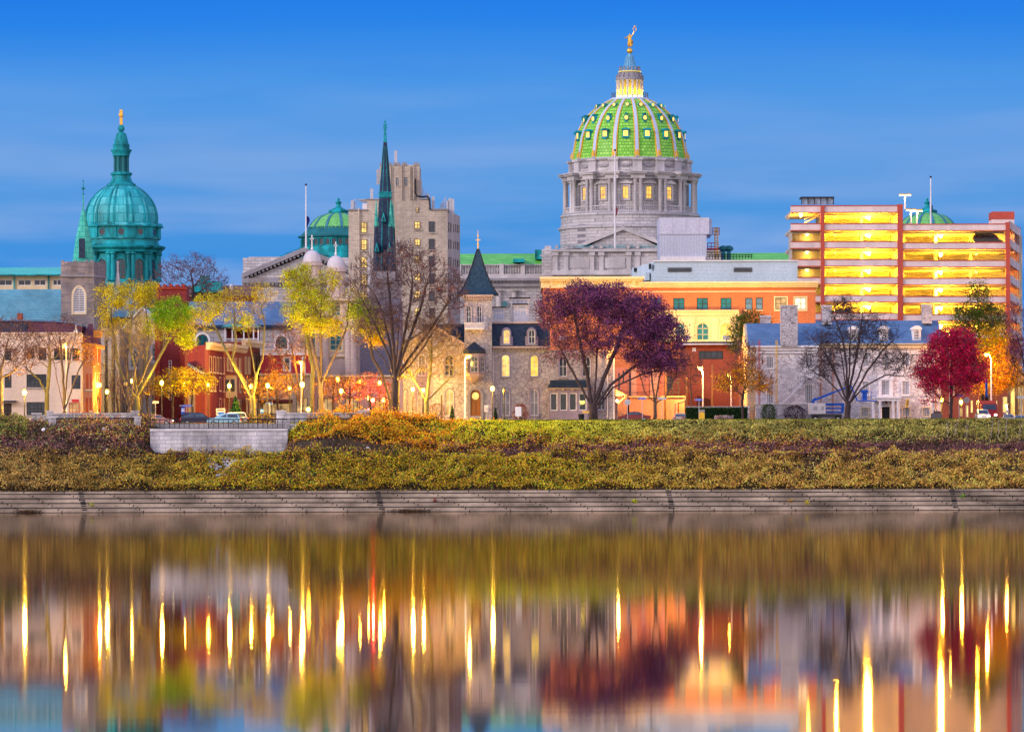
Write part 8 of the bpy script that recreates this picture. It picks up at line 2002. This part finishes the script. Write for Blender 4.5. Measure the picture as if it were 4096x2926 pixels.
# ------------------------------------------------------------------ poles and wires
def utility_pole(u, v0, v1, Y, label, lean=0):
    a, b = P(u, v1, Y), P(u+lean, v0, Y); a.z = GZ; r = empty('utility_pole', label, 'utility pole', a, 'wooden utility poles')
    m = MB(); m.tube([a, b], [.16, .11], 7); m.build('pole', M_plain('pole_wood', (.22, .13, .07), .9) if 'pole_wood' not in bpy.data.materials else bpy.data.materials['pole_wood'], r); return b
utility_pole(2661, 1455, 1690, 711, 'wooden pole left of the fire escape by the salmon shed'); utility_pole(2745, 1500, 1690, 706, 'wooden pole at the corner of the salmon shed'); utility_pole(2849, 1458, 1690, 718, 'wooden pole before the red brick wall, left of the orange tree')
utility_pole(1766, 1580, 1690, 685, 'short bare wooden post before the mansion window')
wr = empty('overhead_wires', 'slack overhead wires strung between the poles by the brick wall', 'wires', P(2700, 1550, 709)); m = MB()
for (u0, v0, u1, v1, sag) in ((2462, 1520, 2661, 1528, 14), (2470, 1555, 2661, 1540, 22), (2661, 1500, 2745, 1520, 12), (2745, 1520, 2800, 1525, 12), (2745, 1555, 2810, 1530, 26), (2810, 1530, 2849, 1545, 16), (2700, 1560, 2745, 1548, 5)):
    m.tube([P(u0+(u1-u0)*q, v0+(v1-v0)*q+sag*4*q*(1-q), 709) for q in np.linspace(0, 1, 9)], .025, 4)
m.build('wire', m_black, wr)

# ------------------------------------------------------------------ vehicles
m_tyre = M_plain('tyre_rubber', (.02, .02, .02), .9); m_rim = M_plain('alloy_rim', (.5, .5, .52), .35, .6)
m_tail = M_emit('tail_light', (1, .03, .02), 5, 0); m_head = M_emit('head_light', (1, .9, .7), 8, 0)
m_carglass = M_glass('car_glass', (.06, .09, .13), .05)
def car(label, x, y, z, rot, paint, kind='sedan', lights='', scale=1.0):
    r = empty('parked_car', label, 'car', (0, 0, 0), 'cars parked on the street', local=True)
    Lc, Wc = 4.6, 1.8
    if kind == 'sedan': body = [(-2.3, .35), (-2.32, .75), (-2.15, .92), (-1.35, .98), (-.75, 1.02), (1.0, 1.0), (1.75, .92), (2.2, .80), (2.3, .55), (2.25, .32)]; cab = [(-1.45, .97), (-.75, 1.40), (-.1, 1.46), (.55, 1.40), (1.25, .98)]
    elif kind == 'van': body = [(-2.3, .35), (-2.35, 1.0), (-2.3, 1.15), (1.3, 1.12), (2.0, .95), (2.3, .75), (2.3, .35)]; cab = [(-2.3, 1.14), (-2.2, 1.85), (-1.9, 1.92), (.6, 1.92), (1.0, 1.85), (1.75, 1.08)]
    else: body = [(-2.25, .4), (-2.3, .95), (-2.2, 1.05), (-.9, 1.08), (1.0, 1.06), (1.9, .98), (2.25, .85), (2.3, .40)]; cab = [(-2.2, 1.04), (-1.95, 1.60), (-1.6, 1.68), (.2, 1.66), (.55, 1.58), (1.2, 1.05)]
    m = MB()
    def loft(prof, secs, mb, mi=0):
        n = len(prof); vs, fs = [], []
        for yy, sc, dz in secs: vs += [(px_*sc if abs(px_) > 1.9 else px_, yy, max(pz, .3) - dz*(pz > 1.0)) for px_, pz in prof]
        k = len(secs)
        for i in range(k-1):
            for j in range(n): fs.append((i*n+j, i*n+(j+1) % n, (i+1)*n+(j+1) % n, (i+1)*n+j))
        fs += [tuple(range(n-1, -1, -1)), tuple((k-1)*n+j for j in range(n))]; mb.add(vs, fs, mi)
    loft(body, [(-.90, .97, .04), (-.82, .995, 0), (.82, .995, 0), (.90, .97, .04)], m)
    n = len(cab); vs = [(px_, -.80, pz) if i in (0, n-1) else (px_, -.62, pz) for i, (px_, pz) in enumerate(cab)] + [(px_, .80, pz) if i in (0, n-1) else (px_, .62, pz) for i, (px_, pz) in enumerate(cab)]
    m.add(vs, [tuple(range(n-1, -1, -1)), tuple(range(n, 2*n))] + [(j, j+1, n+j+1, n+j) for j in range(n-1)])
    bd = m.build('body', paint, r, True)
    for s in (-1, 1):
        m = MB(); q = [(cab[0][0]*.93+.05, 1.0), (cab[-1][0]-.12, 1.0), (cab[-2][0]-.05, cab[-2][1]-.07), (cab[1][0]+.08, cab[1][1]-.07)]
        def yy(zz): return s*(.80-.18*(zz-1.0)/(cab[1][1]-1.0)+.012)
        xm = (q[0][0]+q[1][0])/2
        for a, b, c, d in ((q[0], (xm-.05, 1.0), (xm-.05, q[2][1]), q[3]), ((xm+.05, 1.0), q[1], q[2], (xm+.05, q[2][1]))): m.poly([(p[0], yy(p[1]+.04), p[1]+.04) for p in (a, b, c, d)][::(1 if s < 0 else -1)])
        m.build('window_glass', m_carglass, r)
    for i0, i1, dx in ((n-1, n-2, .012), (0, 1, -.012)):
        a, b = cab[i0], cab[i1]; m = MB(); q = [(a[0]+dx, -.70, a[1]+.05), (a[0]+dx, .70, a[1]+.05), (b[0]+dx, .54, b[1]-.03), (b[0]+dx, -.54, b[1]-.03)]
        m.poly([(p[0]+.01*(1 if dx > 0 else -1), p[1], p[2]+.008) for p in q]); m.build('windscreen', m_carglass, r)
    for wx in (-1.42, 1.42):
        for s in (-1, 1):
            m = MB(); m.tube([(wx, s*.72, .33), (wx, s*.92, .33)], .33, 16); w = m.build('wheel', m_tyre, r)
            m = MB(); m.tube([(wx, s*.90, .33), (wx, s*.935, .33)], .21, 10); m.build('rim', m_rim, w)
    for s in (-1, 1):
        m = MB(); m.box(-2.34, -2.2, s*.62-.16, s*.62+.16, .72, .88); m.build('tail_light', m_tail if 't' in lights else m_redp, r)
        m = MB(); m.box(2.1, 2.31, s*.6-.2, s*.6+.2, .62, .76); m.build('headlight', m_head if 'h' in lights else m_rim, r)
    r.location = (x, y, z); r.rotation_euler = (0, 0, rot); r.scale = (scale,)*3
    return r
def paint(name, col): 
    m, t, b = nt(name); b.inputs['Base Color'].default_value = rgb(col); b.inputs['Roughness'].default_value = .25; b.inputs['Coat Weight'].default_value = .6; return m
car('maroon parked sedan before the salmon shed', P(2535, 1680, 686).x, 686, GZ+.02, PI, paint('maroon_paint', (.18, .012, .02)))
car('dark blue parked wagon behind the iron railing', P(795, 1690, 686).x, 685.5, GZ-.25, 0, paint('navy_paint', (.01, .015, .06)), 'wagon', 't', 1.05)
car('pale blue parked hatchback with a lit tail light behind the iron railing', P(898, 1690, 686).x, 684.6, GZ-.3, PI, paint('pale_blue_paint', (.30, .55, .68)), 'wagon', 't')
car('white parked wagon half hidden behind the pale blue hatchback', P(925, 1690, 688).x, 688.2, GZ-.1, PI, paint('white_car_paint', (.7, .7, .72)), 'wagon', 't')
car('pinkish parked sedan at the end of the iron railing', P(625, 1690, 688).x, 688.5, GZ-.2, 0, paint('rose_paint', (.5, .25, .25)), 'sedan', 'h')
car('dark sedan parked beside the hedge and the salmon shed', P(2728, 1680, 697).x, 700, GZ, R(80), paint('silver_paint', (.35, .33, .36)))
car('white wagon facing the river with its headlights on, beside the red truck', P(3925, 1690, 690).x, 688, GZ+.0, -PI/2, paint('pearl_paint', (.65, .6, .62)), 'wagon', 'h')
car('silver car parked down the side street past the red truck', P(4020, 1690, 720).x, 716, GZ, -PI/2, paint('silver_paint_b', (.45, .45, .48)), 'sedan', '')
car('grey car parked down the side street nearest the amber block', P(4072, 1690, 730).x, 728, GZ, -PI/2, paint('grey_paint', (.3, .3, .33)), 'sedan', '')
car('dark van parked on the upper deck of the garage', P(3950, 965, 833).x, 832.6, P(3950, 968, 832.6).z-.62, 0, paint('black_van_paint', (.012, .012, .018)), 'van', '', 1.05)
car('dark car parked on the lowest visible deck of the garage', P(3360, 1246, 834).x, 833.5, P(3360, 1249, 833.5).z-.75, 0, paint('charcoal_paint', (.03, .03, .035)), 'sedan', '', .95)
# red boom truck
bt = empty('boom_truck', 'red truck seen head on with a raised blue boom', 'truck', (P(3958, 1690, 692).x, 692, GZ)); x = bt.location.x
m = MB(); m.box(x-1.15, x+1.15, 692, 698, GZ+.5, GZ+1.2); m.prism([(692, GZ+1.2), (694.2, GZ+1.2), (694.2, GZ+2.5), (692.5, GZ+2.5), (692.05, GZ+1.75)], x-1.1, x+1.1, 'x'); m.build('cab', m_redp, bt)
m = MB(); m.hexa([(x-.95, 692.0, GZ+1.72), (x+.95, 692.0, GZ+1.72), (x+.95, 692.1, GZ+1.7), (x-.95, 692.1, GZ+1.7), (x-.85, 692.40, GZ+2.4), (x+.85, 692.40, GZ+2.4), (x+.85, 692.6, GZ+2.4), (x-.85, 692.6, GZ+2.4)]); m.build('windscreen', m_carglass, bt)
m = MB(); m.box(x-1.2, x+1.2, 694.5, 698.5, GZ+1.2, GZ+3.0); m.build('cargo_body', paint('truck_red', (.5, .04, .03)), bt)
m = MB(); m.box(x-1.15, x+1.15, 691.85, 692.05, GZ+.3, GZ+.75); m.build('bumper', m_black, bt)
for s in (-1, 1):
    m = MB(); m.box(x+s*.85-.17, x+s*.85+.17, 691.9, 692.02, GZ+.85, GZ+1.1); m.build('headlight', m_head, bt)
    for yy in (693, 697):
        m = MB(); m.tube([(x+s*.9, yy, GZ+.48), (x+s*1.18, yy, GZ+.48)], .48, 14); m.build('wheel', m_tyre, bt)
m_boom = M_plain('blue_boom_paint', (.01, .10, .55), .45, amt=.12)
m = MB(); m.tube([(x-.1, 695, GZ+2.9), (x-.15, 694.5, GZ+3.8)], .25, 8); m.build('turret', m_black, bt)
m = MB(); m.hexa([(x-.35, 694.3, GZ+3.5), (x+.0, 694.3, GZ+3.5), (x+.0, 694.7, GZ+3.5), (x-.35, 694.7, GZ+3.5), (x-.45, 693.2, GZ+6.0), (x-.15, 693.2, GZ+6.0), (x-.15, 693.6, GZ+6.0), (x-.45, 693.6, GZ+6.0)]); m.build('boom', m_boom, bt)
# blue boom lift in front of the stone house
Bl = Bld('boom_lift', 'blue articulated boom lift with a white chassis before the stone house', 'boom lift', 696.5, 3320, vr=1600)
m = MB(); Bl.box(m, 3234, 3300, 1612, 1655, -1.1, 1.1); m.build('chassis', m_white, Bl.root)
m = MB(); Bl.box(m, 3246, 3366, 1655, 1668, -1.0, 1.0); m.build('undercarriage', m_darkgrey, Bl.root)
for u in (3262, 3352):
    for d in (-1.2, .9):
        c = P(u, 1672, 696.5+d); m = MB(); m.tube([(c.x, 696.5+d, GZ+.5), (c.x, 696.5+d+.35, GZ+.5)], .5, 16); w = m.build('wheel', m_tyre, Bl.root); m = MB(); m.tube([(c.x, 696.5+d-.03, GZ+.5), (c.x, 696.5+d, GZ+.5)], .24, 10); m.build('rim', m_white, w)
m = MB(); Bl.box(m, 3252, 3268, 1624, 1640, -1.14, -1.1); Bl.box(m, 3284, 3294, 1624, 1640, -1.14, -1.1); m.build('control_panel', m_signg, Bl.root)
def beam(pts, w, h, name, mat=m_boom, dy=0):
    m = MB()
    for (a, b) in zip(pts[:-1], pts[1:]):
        p, q = P(*a, 696.5+dy), P(*b, 696.5+dy); d = (q-p).normalized(); up = Vector((-d.z, 0, d.x))
        m.hexa([p-up*h+Vector((0, -w, 0)), q-up*h+Vector((0, -w, 0)), q-up*h+Vector((0, w, 0)), p-up*h+Vector((0, w, 0)), p+up*h+Vector((0, -w, 0)), q+up*h+Vector((0, -w, 0)), q+up*h+Vector((0, w, 0)), p+up*h+Vector((0, w, 0))])
    return m.build(name, mat, Bl.root)
beam([(3242, 1618), (3376, 1616)], .22, .16, 'lower_boom'); beam([(3298, 1633), (3372, 1633)], .2, .1, 'lower_boom'); beam([(3298, 1648), (3374, 1648)], .2, .11, 'lower_boom')
beam([(3372, 1614), (3368, 1652)], .26, .17, 'knuckle'); beam([(3254, 1618), (3252, 1600), (3264, 1592)], .26, .17, 'knuckle')
beam([(3252, 1602), (3330, 1570)], .2, .15, 'upper_boom', dy=-.3); beam([(3326, 1572), (3404, 1542)], .16, .11, 'upper_boom', dy=-.3); beam([(3404, 1542), (3428, 1600)], .14, .10, 'jib', dy=-.3)
m = MB(); m.tube([P(3282, 1610, 696.0), P(3312, 1588, 696.0)], .05, 5); m.build('hydraulic_ram', m_rim, Bl.root)
m = MB(); Bl.box(m, 3426, 3504, 1601, 1605, -1.2, .6); pf = m.build('platform', m_boom, Bl.root)
m = MB()
for d in (-1.2, .6):
    for v in (1565, 1584): m.tube([P(3446, v, 696.5+d), P(3504, v, 696.5+d)], .03, 4)
    for u in (3446, 3465, 3485, 3504): m.tube([P(u, 1602, 696.5+d), P(u, 1564, 696.5+d)], .03, 4)
m.build('guard_rail', m_boom, pf)
m = MB(); Bl.box(m, 3443, 3470, 1560, 1572, -1.15, -.3); Bl.box(m, 3448, 3466, 1572, 1600, -1.0, -.4); m.build('control_box', m_boom, pf)

# ------------------------------------------------------------------ shrubs, hedge, conifers, flowers
def shrub(name, label, u, v0, v1, wpx, Y, cols, seed, cone=0.0, n=1600, size=.16, cat='shrub', wood=True):
    rng = np.random.default_rng(seed); a, b = P(u, v1, Y), P(u, v0, Y); a.z = GZ; h = b.z-GZ; w = wpx*.5*Y/F
    r = empty(name, label, cat, a, 'shrubs along the house fronts')
    t = rng.random(n); rr = np.sqrt(rng.random(n)); an = rng.random(n)*2*np.pi
    pro = (1-t)*cone + (1-cone)*np.sqrt(np.clip(1-(2*t-1)**2*.95, 0, 1)); pro = np.maximum(pro, .08)*(1+.15*rng.normal(size=n))
    rr = .55+.45*rr
    pts = np.stack([a.x+w*rr*pro*np.cos(an), Y+w*rr*pro*np.sin(an), GZ+.1+h*t], 1)
    leaf_mesh('foliage', pts, size, pal(rng, n, cols, .3), rng, r)
    m = MB(); m.tube([(a.x, Y, GZ-.05), (a.x, Y, GZ+h*.7)], [.08, .03], 5)
    for i in range(7): q = rng.random()*2*PI; m.tube([(a.x, Y, GZ+.1), (a.x+w*.6*math.cos(q), Y+w*.6*math.sin(q), GZ+h*.7)], [.03, .012], 4)
    m.build('stem', m_barkdark, r)
CON = [(.015, .06, .03), (.03, .09, .03), (.05, .11, .03)]
shrub('conifer', 'dark conical conifer behind the parked cars and the railing', 942, 1588, 1690, 62, 690, CON, 1, .9, 4200, .2, 'conifer')
shrub('conifer', 'small dark clipped cone beside the lit mansion window', 1809, 1625, 1685, 24, 695, CON, 2, .75, 1100, .14, 'conifer'); shrub('conifer', 'small dark clipped cone right of the mansion door', 1982, 1633, 1685, 22, 695, CON, 3, .75, 1100, .14, 'conifer')
shrub('round_shrub', 'brown twiggy round shrub before the mansion gable wall', 1748, 1615, 1690, 70, 694, [(.16, .08, .05), (.22, .12, .06)], 4, 0, 1300, .12); shrub('round_shrub', 'brown and red round shrub behind the white sign board', 2082, 1618, 1690, 66, 695, [(.20, .10, .05), (.35, .03, .04), (.16, .10, .05)], 5, 0, 1700, .14)
shrub('round_shrub', 'low clipped brown shrub right of the conifer', 985, 1655, 1690, 80, 688, [(.16, .09, .04), (.12, .10, .04)], 6, 0, 1400, .13); shrub('round_shrub', 'low clipped brown shrub right of the forked tree trunk', 1060, 1655, 1690, 70, 688, [(.16, .09, .04), (.12, .10, .04)], 7, 0, 1400, .13)
shrub('round_shrub', 'low dark red shrub behind the railing beside the yellow tree trunk', 578, 1658, 1690, 42, 688, [(.18, .05, .04), (.12, .05, .03)], 8, 0, 900, .13)
shrub('round_shrub', 'rambling green shrub on the terrace wall of the stone house', 3075, 1618, 1690, 60, 698.0, [(.04, .10, .03), (.07, .14, .04)], 9, 0, 1700, .16); shrub('round_shrub', 'dark purple rambling shrub on the terrace wall by the boom lift', 3180, 1625, 1690, 90, 698.0, [(.10, .03, .05), (.06, .03, .04)], 10, 0, 2000, .16)
hd = empty('clipped_hedge', 'dark green clipped hedge behind the yellow drop box', 'hedge', P(2865, 1680, 697)); rng = np.random.default_rng(5)
a, b = P(2742, 1685, 697), P(2990, 1628, 697); n = 9000
pt = np.stack([rng.uniform(a.x, b.x, n), 697+rng.uniform(-.6, .6, n), GZ+rng.random(n)**.7*(b.z-GZ)], 1); leaf_mesh('foliage', pt, .17, pal(rng, n, CON, .3), rng, hd)
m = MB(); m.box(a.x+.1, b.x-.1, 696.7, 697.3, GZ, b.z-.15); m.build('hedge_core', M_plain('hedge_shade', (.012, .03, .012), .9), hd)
sw = Bld('garden_wall', 'low pale garden wall above the clipped hedge', 'wall', 699.0, 2870, vr=1650); sw.bx('wall_face', m_white_st, 2745, 2998, 1624, 1690, 0, .4)
fl = empty('flower_bed', 'bed of white and pink flowers before the clipped hedge', 'flower bed', P(2895, 1660, 695)); n = 900
pt = np.stack([rng.uniform(P(2858, 1660, 695).x, P(2932, 1660, 695).x, n), 695+rng.uniform(-.5, .5, n), GZ+.3+.75*rng.random(n)*1], 1); leaf_mesh('blossom', pt, .16, pal(rng, n, [(.8, .75, .75), (.7, .25, .35), (.75, .7, .7), (.08, .16, .04)], .1), rng, fl, aspect=.9)
m = MB(); m.box(P(2856, 1660, 695).x, P(2934, 1660, 695).x, 694.4, 695.6, GZ, GZ+.3); m.build('planter', m_limedark, fl)
